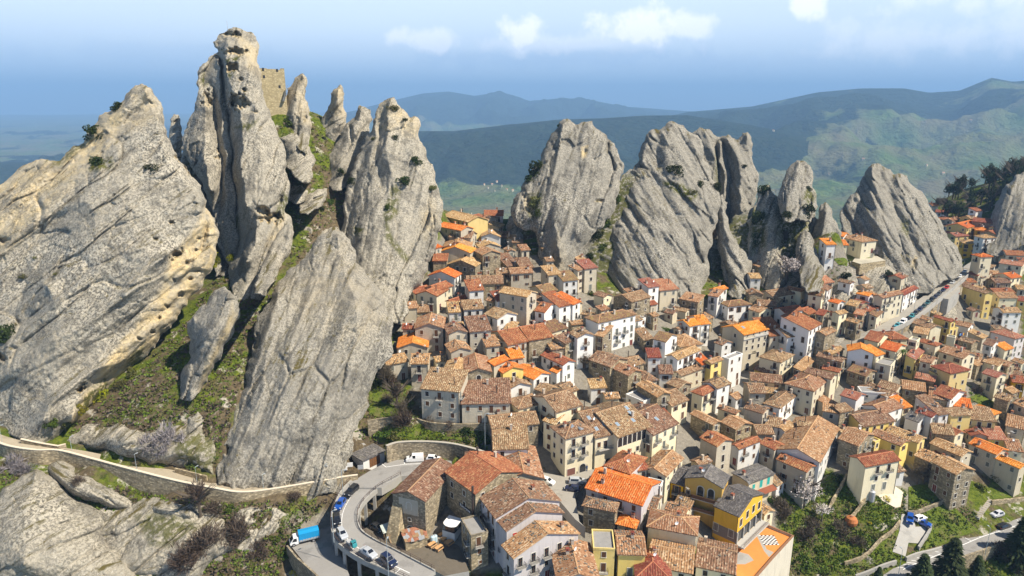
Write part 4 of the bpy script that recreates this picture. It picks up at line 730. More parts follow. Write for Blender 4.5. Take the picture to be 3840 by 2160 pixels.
            for i in range(n_): j = (i + 1) % n_; rb.face([Q_[i], Q_[j], P_[j], P_[i]], 0, [(U_[i], 0), (U_[j], 0), (U_[j], .2), (U_[i], .2)])
            # rows of curved tiles: real ribs running down the slope
            u0, u1 = min(U_), max(U_); rib = .52 if rc != 'D' else .6; ns_ = max(4, int((u1 - u0) / rib) * 4); prev = None
            for i in range(ns_ + 1):
                uc = u0 + (u1 - u0) * (i / ns_ * .9998 + .0001); vs_ = []
                for k_ in range(n_):
                    j = (k_ + 1) % n_
                    if (U_[k_] - uc) * (U_[j] - uc) <= 0 and abs(U_[k_] - U_[j]) > 1e-6: f_ = (uc - U_[k_]) / (U_[j] - U_[k_]); vs_.append(V_[k_] + (V_[j] - V_[k_]) * f_)
                if len(vs_) < 2: prev = None; continue
                hh2 = (0, .75, 1.0, .75)[i % 4] * (.11 if rc != 'D' else .05) + .004; c_ = (uc, min(vs_), max(vs_), hh2)
                if prev and (c_[2] - c_[1] > .02 or prev[2] - prev[1] > .02):
                    qd = [o_n + uu * a_ + vv * b2 + nrm * h2 for a_, b2, h2 in ((prev[0], prev[1], prev[3]), (c_[0], c_[1], c_[3]), (c_[0], c_[2], c_[3]), (prev[0], prev[2], prev[3]))]
                    if (qd[1] - qd[0]).cross(qd[2] - qd[0]).dot(nrm) < 0: qd = qd[::-1]; uq = [(prev[0] + off, prev[2] + off), (c_[0] + off, c_[2] + off), (c_[0] + off, c_[1] + off), (prev[0] + off, prev[1] + off)]
                    else: uq = [(prev[0] + off, prev[1] + off), (c_[0] + off, c_[1] + off), (c_[0] + off, c_[2] + off), (prev[0] + off, prev[2] + off)]
                    rb.face(qd, 0, uq)
                prev = c_
        ro = rb.build('roof', RM[rc], root)
        if ridges:
            cb = MB()
            for a, b_ in ridges: cb.tube([Vector(a) + Vector((0, 0, rz0 + .02)), Vector(b_) + Vector((0, 0, rz0 + .02))], .16, 6)
            cb.build('ridge_cap', CAPM[rc], ro)
        top_h = max(v_[2] for tp in tops for v_ in tp)
        def rz_at(x, y):
            if roof == 'x': return h + (Y - abs(y)) * pt
            if roof == 'y': return h + (X - abs(x)) * pt
            if roof == 'h': return h + min(X - abs(x), Y - abs(y)) * pt
            return h + (y + Y) * pt
        nch = chim if chim is not None else (rnd.random() < .75) + (w * d > 90)
        for _ in range(nch):
            x, y = rnd.uniform(-.75, .75) * X, rnd.uniform(-.6, .75) * Y
            put(rnd.choice((CHM, CHM, CHW, CHT)), 'chimney', ro, (x, y, rz_at(x, y) + .05), 0)
        if rnd.random() < .28: x, y = rnd.uniform(-.7, .7) * X, rnd.uniform(-.7, .2) * Y; put(DISH, 'satellite_dish', ro, (x, y, rz_at(x, y) + .1), rnd.uniform(.3, 1.2))
        if rnd.random() < .3: x, y = rnd.uniform(-.7, .7) * X, rnd.uniform(-.5, .7) * Y; put(ANT, 'antenna', ro, (x, y, rz_at(x, y) + .1), rnd.uniform(0, 3))
        for _ in range(sky):
            x, y = rnd.uniform(-.8, .8) * X, rnd.uniform(-.8, -.15) * Y; o = put(SKYL, 'skylight', ro, (x, y, rz_at(x, y) + .14)); o.rotation_euler = (math.atan(pt) if roof in 'xs' else 0, 0 if roof in 'xs' else (math.atan(pt) if x < 0 else -math.atan(pt)) * -1, 0)
        ns = stones if stones is not None else (rnd.choice((0, 0, 12, 25)) if rc in 'TB' else 0)
        if ns:
            sb = MB()
            for _ in range(ns):
                x, y = rnd.uniform(-.95, .95) * X, rnd.uniform(-.95, .95) * Y; s_ = rnd.uniform(.10, .24); a_ = rnd.uniform(0, 3)
                sb.obox((x, y, rz_at(x, y) + rz0 + s_ * .4), (s_ * math.cos(a_), s_ * math.sin(a_), 0), (-s_ * .8 * math.sin(a_), s_ * .8 * math.cos(a_), 0), (.02, 0, s_ * .6))
            so_ = sb.build('weight_stones', STONE, ro); so_['kind'] = 'stuff'
    # windows, doors, balconies on the faces that look at the valley
    ang = root.rotation_euler.z
    faces = {'f': (w, (0, -Y), (1, 0), 0.0), 'r': (d, (X, 0), (0, 1), math.pi / 2), 'l': (d, (-X, 0), (0, -1), -math.pi / 2)}
    if win:
        for key, (fw, mid, dr, rz) in faces.items():
            if key not in wfaces: continue
            nw = Vector((math.sin(rz + ang), -math.cos(rz + ang))); cen = c + u * mid[0] + n * mid[1]
            if nw.dot(-cen.normalized()) < .12: continue
            gl = g_at(mid[0] * 1.02, mid[1] * 1.02); ncol = max(1, int((fw - .6) / rnd.uniform(2.5, 3.3))); fl = 2.85
            z = h - 1.45 + (0.5 if key != 'f' and roof == 's' else 0); rowi = 0; style = rnd.choice(('plain', 'plain', 'shut', 'closed', 'green', 'closed'))
            while z - 1.0 > gl - .3 and rowi < 5:
                last = z - fl - 1.0 <= gl - .3
                for q_ in range(ncol):
                    if rnd.random() < (.16 if key == 'f' else .38): continue
                    tt = ((q_ + .5) / ncol - .5) * fw + rnd.uniform(-.25, .25); tt = max(-fw/2 + .9, min(fw/2 - .9, tt))
                    pos = (mid[0] + dr[0] * tt, mid[1] + dr[1] * tt)
                    if last and h > 3 and rnd.random() < .45: put(rnd.choice(DOORS), 'door', root, (*pos, max(gl, z - 1.4) + 1.08), rz); continue
                    kd = 'f' if (rnd.random() < .34 and not last and fw > 3) else ('s' if rnd.random() < .14 else 'w'); zz_ = z - (.35 if kd == 'f' else 0)
                    o = put(PW[kd][style if rnd.random() < .8 else 'plain'], 'window', root, (*pos, zz_), rz); put(PW[kd]['pane'], 'pane', o, (0, 0, 0))
                    if kd == 'f' and rnd.random() < .8:
                        bo = put(BAL[2.0][0], 'balcony', root, (*pos, zz_ - 1.08), rz); put(BAL[2.0][1], 'railing', bo, (0, 0, 0))
                z -= fl; rowi += 1
    if rnd.random() < .5 and roof in 'xs' and h > 4: dp = MB(); dp.tube([(X - .1, -Y - .06, low + 1), (X - .1, -Y - .06, h - .2)], .05, 5); dp.build('downpipe', PIPE, root)
    HOUSES.append(dict(o=root, zone=zone, x=px(fr, (A[0] + B[0]) / 2, A[1])[0], y=px(fr, A[0], (A[1] + B[1]) / 2)[1], wall=wall, rc=rc, roof=roof, label=label, cat=cat, w=w, d=d, h=h, gl=low + 1.5, c=c.copy(), ang=math.atan2(u.y, u.x)))
    return HOUSES[-1]
# ------------------------------------------------------------------ every house: crop, eave corners (front left, front right), back corner or depth, wall height, roof, wall, tiles, quarter
ZN = {'a': 'in the narrow rock gap', 'b': 'on the steep slope below the rock gap', 'c': 'around the small stone chapel', 'd': 'over the curved parking wall',
      'e': 'at the foot of the striped rock', 'f': 'downhill of the white palazzo', 'g': 'behind the cream arcaded palazzo', 'h': 'below the leaning rock fins', 'i': 'around the shaded piazza',
      'j': 'beside the street of parked cars', 'k': 'on the far slope past the viaduct', 'm': 'under the street viaduct', 'n': 'among tan roofs around the palm', 'o': 'above the green terraced gardens',
      'p': 'by the cafe square', 'q': 'near the orange chessboard terrace', 'r': 'inside the hairpin road bend', 's': 'on steps beside the shark-fin rock'}
HL = [
('C1',(690,185),(950,250),9,5,'x','Y','T','a'),('C1',(640,290),(880,335),6,6,'x','G','O','a'),('C1',(752,400),(985,410),8,5,'x','G','B','a'),('C1',(700,497),(990,497),8,4.5,'y','G','T','a'),
('C1',(665,545),(980,560),7,6,'y','G','O','a'),('C1',(590,640),(745,640),5,4.5,'s','S','R','a'),('C1',(625,512),(700,495),5,4,'s','G','O','a'),('C1',(735,675),(1030,697),7,5.5,'y','S','T','a'),
('C1',(545,785),(822,808),(887,762),5.5,'y','W','O','b'),('C1',(655,940),(808,885),(497,912),6,'x','C','R','b'),('C1',(310,935),(422,975),6,5,'y','C','R','b'),('C1',(425,972),(640,995),8,6,'y','C','R','b'),
('C1',(790,1060),(960,1003),(755,1035),4,'x','C','R','b'),('C1',(930,873),(1310,868),8,6,'x','S','B','b'),('C1',(960,943),(1120,930),(915,885),7.5,'s','W','R','b'),('C1',(755,1160),(895,1152),(735,1100),5.5,'s','W','T','b'),
('C1',(905,1132),(1115,1118),(880,1078),6,'s','W','B','b'),('C1',(1127,1035),(1205,1048),5,5,'s','S','T','b'),('C1',(1245,1045),(1418,1022),(1235,985),5.5,'s','W','R','b'),('C1',(1545,1005),(1655,955),(1350,915),10,'y','G','T','b'),
('C1',(1245,1225),(1455,1175),(1125,1165),6,'y','W','B','b'),('C1',(1345,697),(1480,680),(1300,630),4,'s','S','B','a'),('C1',(1480,715),(1620,705),7,5,'s','S','B','a'),('C1',(1380,770),(1612,757),6,7,'x','G','T','b'),
('C1',(1110,185),(1310,185),8,5,'x','P','R','a'),('C1',(1025,240),(1150,215),8,5,'x','S','R','a'),('C1',(1130,235),(1270,212),8,5,'y','G','T','a'),('C1',(1060,300),(1265,310),8,4.5,'y','G','T','a'),('C1',(1078,395),(1283,397),8,5,'y','W','T','a'),
('C1',(1287,405),(1370,405),5,3,'s','S','T','a'),('C1',(1073,505),(1285,490),6,5,'y','G','T','a'),('C1',(1095,580),(1290,560),7,9.5,'y','S','T','a'),('C1',(407,1318),(710,1315),9,7,'y','G','T','c'),
('C1',(750,1375),(960,1355),7,7,'y','G','B','c'),('C1',(965,1355),(1195,1335),(925,1265),7,'s','G','B','c'),('C1',(430,1160),(570,1150),4,2.5,'s','S','B','b'),
('D1',(232,282),(555,272),8,5,'y','G','O','c'),('D1',(130,455),(360,412),6,5,'x','G','T','c'),('D1',(365,442),(557,440),7,6,'x','G','T','c'),('D1',(680,535),(925,545),8,6,'y','G','T','c'),
('D1',(925,535),(1195,520),10,7,'y','S','T','c','CH'),('D1',(775,325),(993,298),6,6,'y','G','T','c'),('D1',(1132,272),(1280,255),5,5,'s','G','T','c'),('D1',(1350,252),(1562,212),11,6,'x','G','R','c'),
('D1',(1565,207),(1815,165),11,6,'x','S','R','f'),('D1',(1230,200),(1340,215),9,5,'s','G','T','c'),('D1',(1300,535),(1525,488),(1230,470),6.5,'y','Y','O','c'),('D1',(1215,462),(1375,390),(1155,405),7,'x','G','O','c'),
('D1',(1380,392),(1522,375),(1280,325),6,'s','G','O','c'),('D1',(1612,600),(1785,538),(1495,465),7,'y','W','O','f'),('D1',(1370,690),(1595,650),(1310,640),6,'y','W','B','c'),('D1',(465,692),(868,728),8,8.6,'s','G','B','d'),
('D1',(878,848),(1390,838),9,6.5,'s','G','B','d'),('D1',(1455,895),(1720,835),(1385,785),6,'h','C','B','d'),('D1',(1185,1093),(1675,1040),7,5.5,'x','S','B','d'),('D1',(1198,1308),(1570,1298),9,6,'s','W','B','p'),
('D2',(180,297),(325,278),(110,215),5,'s','S','T','f'),('D2',(325,240),(440,190),(235,190),7,'s','S','B','f'),('D2',(440,180),(620,150),(330,130),9.5,'y','W','B','f'),('D2',(622,155),(690,170),6,8,'s','S','T','f'),
('C2',(655,1265),(1043,1178),(493,1212),9.5,'h','W','M','e','PA'),('D2',(295,455),(430,415),(10,365),7,'y','W','R','f'),('D2',(235,535),(340,495),(165,515),5.5,'y','W','O','f'),('D2',(125,740),(260,680),(10,690),7,'y','G','B','g'),
('D2',(350,740),(460,695),(290,620),5,'x','C','B','g'),('D2',(575,690),(745,680),(460,630),5,'s','W','T','g'),('D2',(775,475),(965,395),(595,375),6.5,'y','S','B','f'),('D2',(955,560),(1105,515),(765,490),8.5,'y','S','T','f'),
('D2',(985,470),(1135,430),6,5,'x','S','B','f'),('D2',(1150,378),(1293,378),(1057,318),7.5,'s','W','R','f'),('D2',(1335,222),(1460,155),(1200,185),9,'y','W','M','f'),('D2',(1110,205),(1220,190),6,3,'s','S','B','f'),
('D2',(1475,270),(1710,240),9,6,'h','C','T','f'),('D2',(1455,400),(1690,300),(1320,360),8,'x','W','T','f'),('D2',(1490,565),(1760,470),(1450,500),5,'x','B','B','f'),('D2',(1130,620),(1260,600),(1080,510),4,'h','G','B','g'),
('D2',(1265,540),(1410,545),(1165,478),6,'s','W','B','g'),('D2',(1465,690),(1600,640),(1345,630),7,'y','S','B','g'),('D2',(1245,775),(1395,740),(960,660),9,'y','S','T','g'),('D2',(1110,830),(1240,775),(935,740),6,'f','W','f','g'),
('D2',(1395,870),(1570,800),(1300,690),6.5,'x','C','B','g'),('D2',(320,1197),(622,1120),(180,1065),10.5,'h','C','B','p','P1'),('D2',(622,1188),(830,1140),15,9,'x','C','B','p','P2'),('D2',(850,1185),(1200,1065),15,9.5,'x','C','B','p','P3'),
('D2',(1205,1160),(1470,1035),13,8.5,'x','C','B','p','P4'),('D2',(230,930),(500,850),10,10,'x','C','B','p'),('D2',(85,1010),(210,1055),8,8,'s','C','T','p'),
('D3',(512,152),(768,90),(385,45),13,'x','B','O','i','HO'),('D3',(770,165),(965,148),10,8,'s','G','R','i'),('D3',(945,175),(1165,145),8,8.5,'x','W','B','i'),('D3',(1170,105),(1300,35),9,11.5,'s','W','R','i'),
('D3',(1330,155),(1450,105),(1285,90),7.5,'x','S','T','j'),('D3',(880,430),(1020,350),(660,365),8,'h','C','B','i'),('D3',(745,535),(815,495),(605,490),4,'y','Y','B','i'),('D3',(575,610),(900,640),6.5,4.5,'x','C','B','i'),
('D3',(565,735),(745,740),7,8,'x','G','B','i'),('D3',(875,890),(1060,745),(750,800),6,'h','W','B','i'),('D3',(705,945),(775,885),(570,830),8,'y','G','B','i'),('D3',(1215,720),(1365,600),(920,630),8.5,'h','C','T','i'),
('D3',(1390,600),(1460,550),(1150,500),8.5,'y','C','B','i'),('D3',(1100,520),(1230,400),(1010,480),5,'s','S','T','i'),('D3',(1500,425),(1545,390),(1250,345),5,'y','S','B','j'),('D3',(1390,345),(1525,290),(1250,335),4,'x','S','T','j'),
('D3',(1470,530),(1500,495),(1305,470),5,'y','C','R','j'),('D3',(95,762),(242,685),(-30,720),7,'h','C','R','g'),('D3',(243,690),(385,635),(150,600),8,'x','W','B','g'),('D3',(180,440),(305,395),(95,440),9,'x','Y','T','i'),
('D3',(85,452),(190,430),6,6,'s','C','O','i'),('D3',(360,400),(510,340),(305,370),10.5,'f','W','f','i'),('D3',(290,255),(400,225),(175,230),8,'y','W','B','i'),('D3',(430,1105),(605,1045),(270,1020),6,'y','S','T','g'),
('D3',(200,1058),(290,1025),(-10,930),6.5,'y','S','T','g'),('D3',(430,950),(485,915),(240,880),5,'y','C','T','g'),('D3',(240,1275),(405,1210),(55,1180),8.5,'y','G','R','q'),('D3',(460,1300),(690,1210),(395,1250),7,'x','W','R','q'),
('D3',(640,1150),(820,1150),6,4,'x','G','B','i'),('D3',(715,1055),(870,1085),6,5,'x','W','B','i'),('D3',(920,1120),(1035,1060),(835,1040),5,'x','W','T','i'),('D3',(1040,1062),(1205,1080),(880,985),6,'x','W','B','i'),
('D3',(1295,915),(1480,945),3.5,7,'s','G','T','i'),('D3',(1480,935),(1620,905),(1345,890),8,'s','S','B','i'),('D3',(1280,1437),(1475,1085),(870,1200),6.5,'x','W','T','o'),('D3',(820,1310),(935,1255),(700,1220),7,'y','G','R','q'),
('E3',(1680,405),(1780,340),(1365,270),9.5,'y','G','R','o'),('D3',(1450,1190),(1665,1270),9,8,'x','S','T','o'),
('D4',(255,225),(372,155),(55,215),5,'y','C','R','m'),('D4',(375,195),(560,190),7,5,'h','C','R','m'),('D4',(-60,310),(215,345),(265,290),7.5,'y','W','O','n'),('D4',(430,320),(540,260),(260,275),7,'y','C','O','n'),
('D4',(385,470),(437,410),(210,430),9,'f','C','f','n'),('D4',(235,365),(325,335),5,8,'s','C','O','n'),('D4',(130,570),(250,520),(-60,500),5,'y','S','M','n'),('D4',(630,400),(725,310),(515,370),6,'s','Y','K','n'),
('D4',(650,460),(695,445),(520,430),5,'y','Y','T','n'),('D4',(785,440),(860,385),(655,410),7,'y','C','T','n'),('D4',(835,262),(890,240),(630,210),8,'h','C','R','m'),('D4',(560,200),(630,215),4,9,'f','C','f','m'),
('D4',(940,170),(1025,185),(860,150),8,'f','C','f','m'),('D4',(780,90),(900,70),(645,10),5,'y','C','B','m'),('C4',(985,1255),(1045,1245),(870,1185),9,'y','Y','R','m'),('C4',(990,1330),(1070,1315),4,6,'f','Y','f','m'),('C4',(1165,1310),(1222,1280),(1050,1265),6,'y','W','T','m'),
('D4',(1105,390),(1243,350),(980,275),8,'y','C','T','n'),('D4',(960,330),(1010,345),5,7,'s','G','R','n'),('D4',(980,540),(1182,500),(830,450),8,'h','Y','R','n'),('D4',(930,585),(980,545),(745,535),5,'s','Y','T','n'),('D4',(820,625),(850,570),(620,565),4.5,'y','S','K','n'),
('D4',(1200,240),(1270,215),(1085,185),7,'y','S','B','m'),('D4',(1400,265),(1475,220),(1285,250),8,'y','W','B','m'),('D4',(1530,305),(1620,280),6,7,'x','C','O','m'),('D4',(1630,190),(1740,165),(1335,125),9,'h','P','K','m'),
('D4',(1250,465),(1355,420),(1215,400),5.5,'s','S','T','n'),('D4',(1460,465),(1555,430),(1360,390),8,'y','C','T','n'),('D4',(1560,470),(1640,440),(1480,360),8.5,'y','S','T','n'),('D4',(1450,583),(1555,550),(1285,530),8,'y','C','K','n'),
('D4',(1600,625),(1740,640),6,5,'x','O','R','n'),('D4',(1570,820),(1640,770),(1415,770),6,'y','S','B','n'),('D4',(1600,830),(1760,900),10,8,'x','G','T','n'),('D4',(490,690),(735,725),7,6,'x','S','T','n'),
('D4',(750,775),(960,815),8,6,'x','S','T','n'),('D4',(985,800),(1140,725),(890,690),7,'y','W','R','n'),('D4',(1010,865),(1200,890),7,5,'x','C','O','n'),('D4',(1310,990),(1490,930),(1190,870),5,'h','C','O','n'),
('D4',(985,965),(1205,955),(870,880),6.5,'x','Y','B','n'),('D4',(790,980),(865,950),(660,900),7,'y','W','R','n'),('D4',(865,960),(980,940),8,7,'s','W','B','n'),('D4',(660,1030),(765,970),(500,980),5.5,'y','W','D','n'),
('D4',(500,890),(600,870),7,5,'s','C','O','n'),('D4',(305,945),(515,870),(120,840),7,'x','W','T','i'),('D4',(35,808),(130,750),(-118,742),9,'y','W','K','i'),('D4',(70,725),(340,745),4,5,'f','W','f','i'),('D4',(345,780),(470,740),(130,640),5,'y','W','B','n'),
('D4',(430,720),(505,660),(290,620),6,'y','C','B','n'),('D4',(100,1075),(430,1015),8,7,'x','Y','B','o'),('D4',(480,1270),(575,1220),(240,1110),8,'y','Y','T','o'),('D4',(655,1240),(740,1185),(430,1050),8,'y','Y','T','o'),
('D4',(240,1230),(272,1215),(75,1165),6.5,'f','Y','d','o'),('E4',(660,352),(1020,283),(540,232),8.6,'x','C','R','o','WH'),('E4',(1570,430),(1765,380),(1290,300),10,'y','S','T','o'),('E4',(1300,300),(1430,240),(1185,210),6,'y','S','T','o'),
('E4',(1625,250),(1745,200),(1400,70),6.5,'y','G','T','o'),('E4',(1980,230),(2100,180),(1730,95),7,'y','G','O','o'),('E4',(2215,370),(2290,335),(2045,215),8.5,'y','B','O','o'),('D4',(1120,995),(1450,1028),6,6,'s','Y','B','n'),
('D4',(1360,1200),(1560,1210),(1230,1045),5,'x','Y','K','n'),('D4',(1525,1060),(1740,1110),9,8,'x','B','T','n'),('D4',(800,1140),(1030,1165),7,5,'x','S','B','n'),('D4',(1030,1160),(1130,1130),(930,1090),5,'y','C','R','n'),('E4',(2090,185),(2254,205),8,6,'x','C','T','n'),
('C4',(90,450),(245,435),(-50,390),7,'h','C','T','s'),('C3',(1340,478),(1447,475),5,6.5,'s','W','O','s'),('C3',(1465,480),(1567,480),7,6,'x','C','O','s'),('C3',(1360,375),(1515,395),6,4,'x','W','O','s'),
('C4',(300,1015),(510,965),(210,985),9.5,'x','C','T','j'),('C4',(515,985),(660,910),(465,940),8,'x','W','R','j'),('C4',(160,995),(215,975),(55,955),7,'y','P','O','j'),('C4',(90,1075),(160,1060),(0,1040),6,'y','S','R','j'),
('C4',(165,1150),(265,1095),(95,1120),5,'x','W','R','j'),('C4',(240,1205),(305,1150),(165,1190),6,'s','C','M','j'),('C4',(100,1190),(158,1150),(10,1160),6,'y','S','K','j'),('C4',(40,1270),(105,1250),(-30,1220),7,'y','S','T','j'),
('C4',(1285,600),(1410,595),(1260,570),13.5,'h','C','O','k','TW'),('C4',(1100,460),(1262,470),8,8,'h','O','T','k'),('C4',(1030,395),(1172,385),7,8,'x','Y','K','k'),('C4',(930,370),(1040,375),6,7,'x','G','R','k'),
('C4',(1310,410),(1440,405),(1250,385),11,'h','W','T','k'),('C4',(1150,310),(1275,275),(1000,265),7,'x','Y','O','k'),('C4',(970,300),(1025,290),(890,280),4,'y','W','B','k'),('C4',(1080,195),(1178,215),6,4,'y','Y','T','k'),
('C4',(1000,235),(1085,210),(945,215),5,'x','G','T','k'),('C4',(835,210),(955,235),6,5,'x','S','R','k'),('C4',(1235,140),(1312,135),(1170,125),7,'s','W','R','k'),('C4',(1230,330),(1380,340),7,5,'h','O','O','k'),
('C4',(1430,310),(1550,290),(1350,300),5,'x','Y','B','k'),('C4',(1190,240),(1440,265),8,5,'x','S','R','k'),('C4',(1450,380),(1590,345),8,4,'x','S','R','k'),('C4',(1500,410),(1680,440),10,7,'f','G','f','k'),
('C4',(1540,580),(1740,590),8,6,'x','C','R','k'),('C4',(1460,660),(1700,695),7,7,'x','C','K','k'),('C4',(1590,815),(1700,800),(1440,770),8,'x','C','O','k'),('C4',(1430,860),(1600,860),6,6,'x','S','B','k'),
('C4',(1330,970),(1420,965),(1130,890),11,'y','Y','B','m'),('C4',(1430,965),(1640,960),6,6,'x','S','R','m'),('C4',(1470,1012),(1665,1015),7,9,'x','C','T','m'),('C4',(1510,1160),(1705,1160),(1470,1110),10,'x','W','T','m'),
('C4',(1660,1040),(1740,1050),6,8,'x','Y','R','m'),('C4',(1650,925),(1740,930),6,5,'x','G','T','k'),('C4',(790,85),(860,85),6,4,'x','W','R','k'),('C4',(825,150),(965,160),6,5,'x','W','R','k'),
('C3',(240,945),(355,912),(205,910),6,'x','W','O','h'),('C3',(140,985),(248,1005),(115,935),7,'s','W','T','h'),('C3',(350,1100),(592,1075),(280,1050),5,'h','W','M','h'),('C3',(565,975),(710,975),(500,935),6,'y','S','B','h'),
('C3',(575,815),(690,815),6,6,'x','W','T','h'),('C3',(575,668),(655,700),5,4,'s','S','T','h'),('C3',(690,660),(795,655),5,3,'s','S','B','h'),('C3',(805,1005),(1050,965),7,6,'x','C','B','h'),('C3',(1090,950),(1135,935),(970,900),8,'y','C','T','h'),
('C3',(1300,995),(1350,935),(1150,970),10,'y','C','M','h'),('C3',(1350,940),(1400,905),(1125,885),9,'s','W','B','h'),('C3',(1260,1095),(1285,1055),(1130,1070),5,'y','W','T','h'),('C3',(1290,870),(1425,850),(1130,815),6,'x','B','K','h'),
('C3',(1460,1070),(1530,1050),(1395,1030),6.5,'y','W','O','j'),('C3',(665,1160),(800,1130),(560,1120),6,'y','C','T','h'),('C3',(920,1160),(1115,1130),(855,1110),7.5,'x','W','R','h'),('C3',(840,1075),(915,1030),(750,1045),5,'y','S','B','h'),
('C3',(640,1085),(840,1100),6,5,'x','S','B','h'),('C3',(1160,1180),(1250,1150),6,5,'x','S','R','h'),('C3',(1310,1190),(1380,1150),(1250,1170),7,'y','S','R','j'),('C3',(1470,1180),(1560,1155),(1390,1155),8.5,'x','C','T','j'),
('C3',(1640,1100),(1720,1060),(1565,1060),6,'y','S','T','j'),('C2',(1575,1298),(1690,1275),(1475,1235),7,'x','W','O','h'),('C3',(80,1280),(180,1268),(0,1190),7,'x','W','O','h'),('C3',(130,1235),(210,1205),(80,1190),5,'s','S','T','h'),
('C2',(515,722),(655,705),6,9,'s','G','K','e'),('C2',(450,740),(515,720),4,8,'s','G','T','e'),('C2',(465,650),(552,640),5,4,'s','S','T','e'),('C2',(150,785),(290,770),6,7,'s','G','T','e'),('C2',(300,845),(460,828),(280,790),7,'s','W','M','e'),
('C2',(95,960),(250,930),(35,890),5,'x','B','M','b'),('C2',(115,1160),(255,1085),(60,1110),6,'y','W','R','f'),('C2',(260,1105),(395,1075),(150,1020),7,'s','W','R','f'),('C2',(400,1082),(485,1045),(310,990),7,'s','W','O','f'),
('C2',(990,1055),(1190,1000),(885,975),7,'x','S','B','e'),('C2',(1160,910),(1280,890),(1060,865),9,'s','W','K','e'),('C2',(1275,940),(1470,920),7,8,'s','B','K','e'),('C2',(1465,1020),(1660,1058),5,6,'s','S','T','e'),
('C2',(1215,1200),(1265,1185),(1140,1170),5,'x','S','T','e'),('C2',(1085,1230),(1140,1215),(1050,1205),3,'f','W','f','e'),('C2',(1470,1340),(1570,1310),(1415,1320),4,'x','B','B','f'),('C2',(180,1362),(350,1310),5,5,'s','C','M','f'),('D2',(385,50),(520,35),(290,20),5,'x','S','T','f'),
('E1',(430,297),(665,187),(300,228),3.5,'s','W','D','r','GA'),('E1',(710,618),(1060,702),13.5,9.5,'y','S','B','r','HB'),('E1',(1560,625),(2080,395),(1245,400),9.5,'y','S','R','r','RI'),('E2',(150,870),(820,690),(15,650),10,'y','P','B','r'),
('E2',(230,490),(650,465),13,7,'y','B','T','r'),('E2',(262,1000),(850,810),(165,860),10,'y','P','B','r','RW'),('E2',(335,1275),(1010,1020),(262,1115),10,'y','P','T','r'),('E2',(770,1500),(1210,1480),(700,1130),9,'y','P','T','r'),
('E2',(1125,1180),(1375,1190),(1050,970),8.5,'f','Y','f','q'),('E2',(1380,1230),(1680,1240),7,8.5,'x','Y','T','q'),('E2',(1025,740),(1370,810),(950,620),7,'h','S','B','p'),('E2',(1050,560),(1635,745),10,7.5,'x','P','O','p'),
('E2',(1365,925),(1570,975),(1620,850),5,'h','B','O','p'),('E2',(1245,335),(1510,425),(1660,250),7.5,'h','P','R','p'),('E2',(1590,390),(1700,370),6,6,'x','C','R','p'),('E2',(1640,770),(1760,800),6,6,'x','C','B','p'),
('E3',(265,450),(447,258),(90,290),6.5,'x','C','T','p'),('E3',(215,560),(250,490),(30,540),6.5,'f','W','d','p'),('E3',(290,500),(445,545),8,5,'x','O','D','q'),('E3',(440,460),(840,570),(1015,465),10.5,'y','O','D','q','Y1'),
('E3',(735,740),(1000,855),(1270,625),10.5,'x','O','D','q','Y2'),('E3',(1100,520),(1365,420),(940,400),6,'x','B','D','q','TE'),('E3',(65,950),(580,1045),(650,860),9,'h','C','T','q'),('E3',(245,770),(455,840),(510,760),5,'x','C','T','q'),
('E3',(70,1340),(535,1430),8,8,'x','C','T','q'),('E3',(548,1350),(965,1440),9,8,'x','C','B','q'),('E3',(-50,1470),(330,1500),8,8,'h','C','R','q'),('E1',(1510,1060),(1710,1010),(1395,870),8,'f','S','f','r')]
SPECIAL = {'CH': dict(label='small rubble-stone chapel with arched door and arched window', win=False, cat='chapel', name='chapel'), 'PA': dict(label='long white palazzo with mossy hipped roof, blossom before it', cat='palazzo', name='palazzo', wfaces='fl'),
           'P1': dict(label='cream corner palazzo with iron balconies above the cafe', win=False, cat='palazzo', name='palazzo', sky=3), 'P2': dict(label='cream palazzo wing with big arched doorway', win=False, cat='palazzo', name='palazzo', sky=3, chim=2),
           'P3': dict(label='cream palazzo wing with upper arcade of arches', win=False, cat='palazzo', name='palazzo', sky=4, chim=2), 'P4': dict(label='cream palazzo end wing right of the arcade', cat='palazzo', name='palazzo', sky=2),
           'HO': dict(label='tall beige building with orange roof and white lettering under eaves', win=False, cat='building', name='building', sky=1), 'WH': dict(label='cream house with dark red roof and two balconies over gardens', win=False),
           'TW': dict(label='tall narrow cream tower house beside the far end of viaduct'), 'GA': dict(label='low white garage with plain grey roof and wooden doors', win=False, pitch=.04, chim=0, cat='garage', name='garage'),
           'HB': dict(label='tall stone building with leaning buttress inside the hairpin bend', win=False, stones=0, chim=0), 'RI': dict(label='big stone building with red-brown roof and white script sign', stones=0, cat='building', name='building', wfaces='f'),
           'RW': dict(label='pale mauve house with one red shuttered window', win=False, stones=70), 'Y1': dict(label='ochre house with grey roof and two arched balcony doors', win=False), 'Y2': dict(label='ochre house with open loggia above the orange terrace', win=False),
           'TE': dict(label='beige house with grey slab roof and teal shutters', win=False, pitch=.08)}
HK = {}
for row in HL:
    kw = dict(SPECIAL.get(row[9], {})) if len(row) > 9 else {}
    if row[0] in ('E1', 'E2') and row[7] in 'TB' and 'stones' not in kw: kw['stones'] = 60
    rec = house(*row[:9], **kw)
    if len(row) > 9: HK[row[9]] = rec
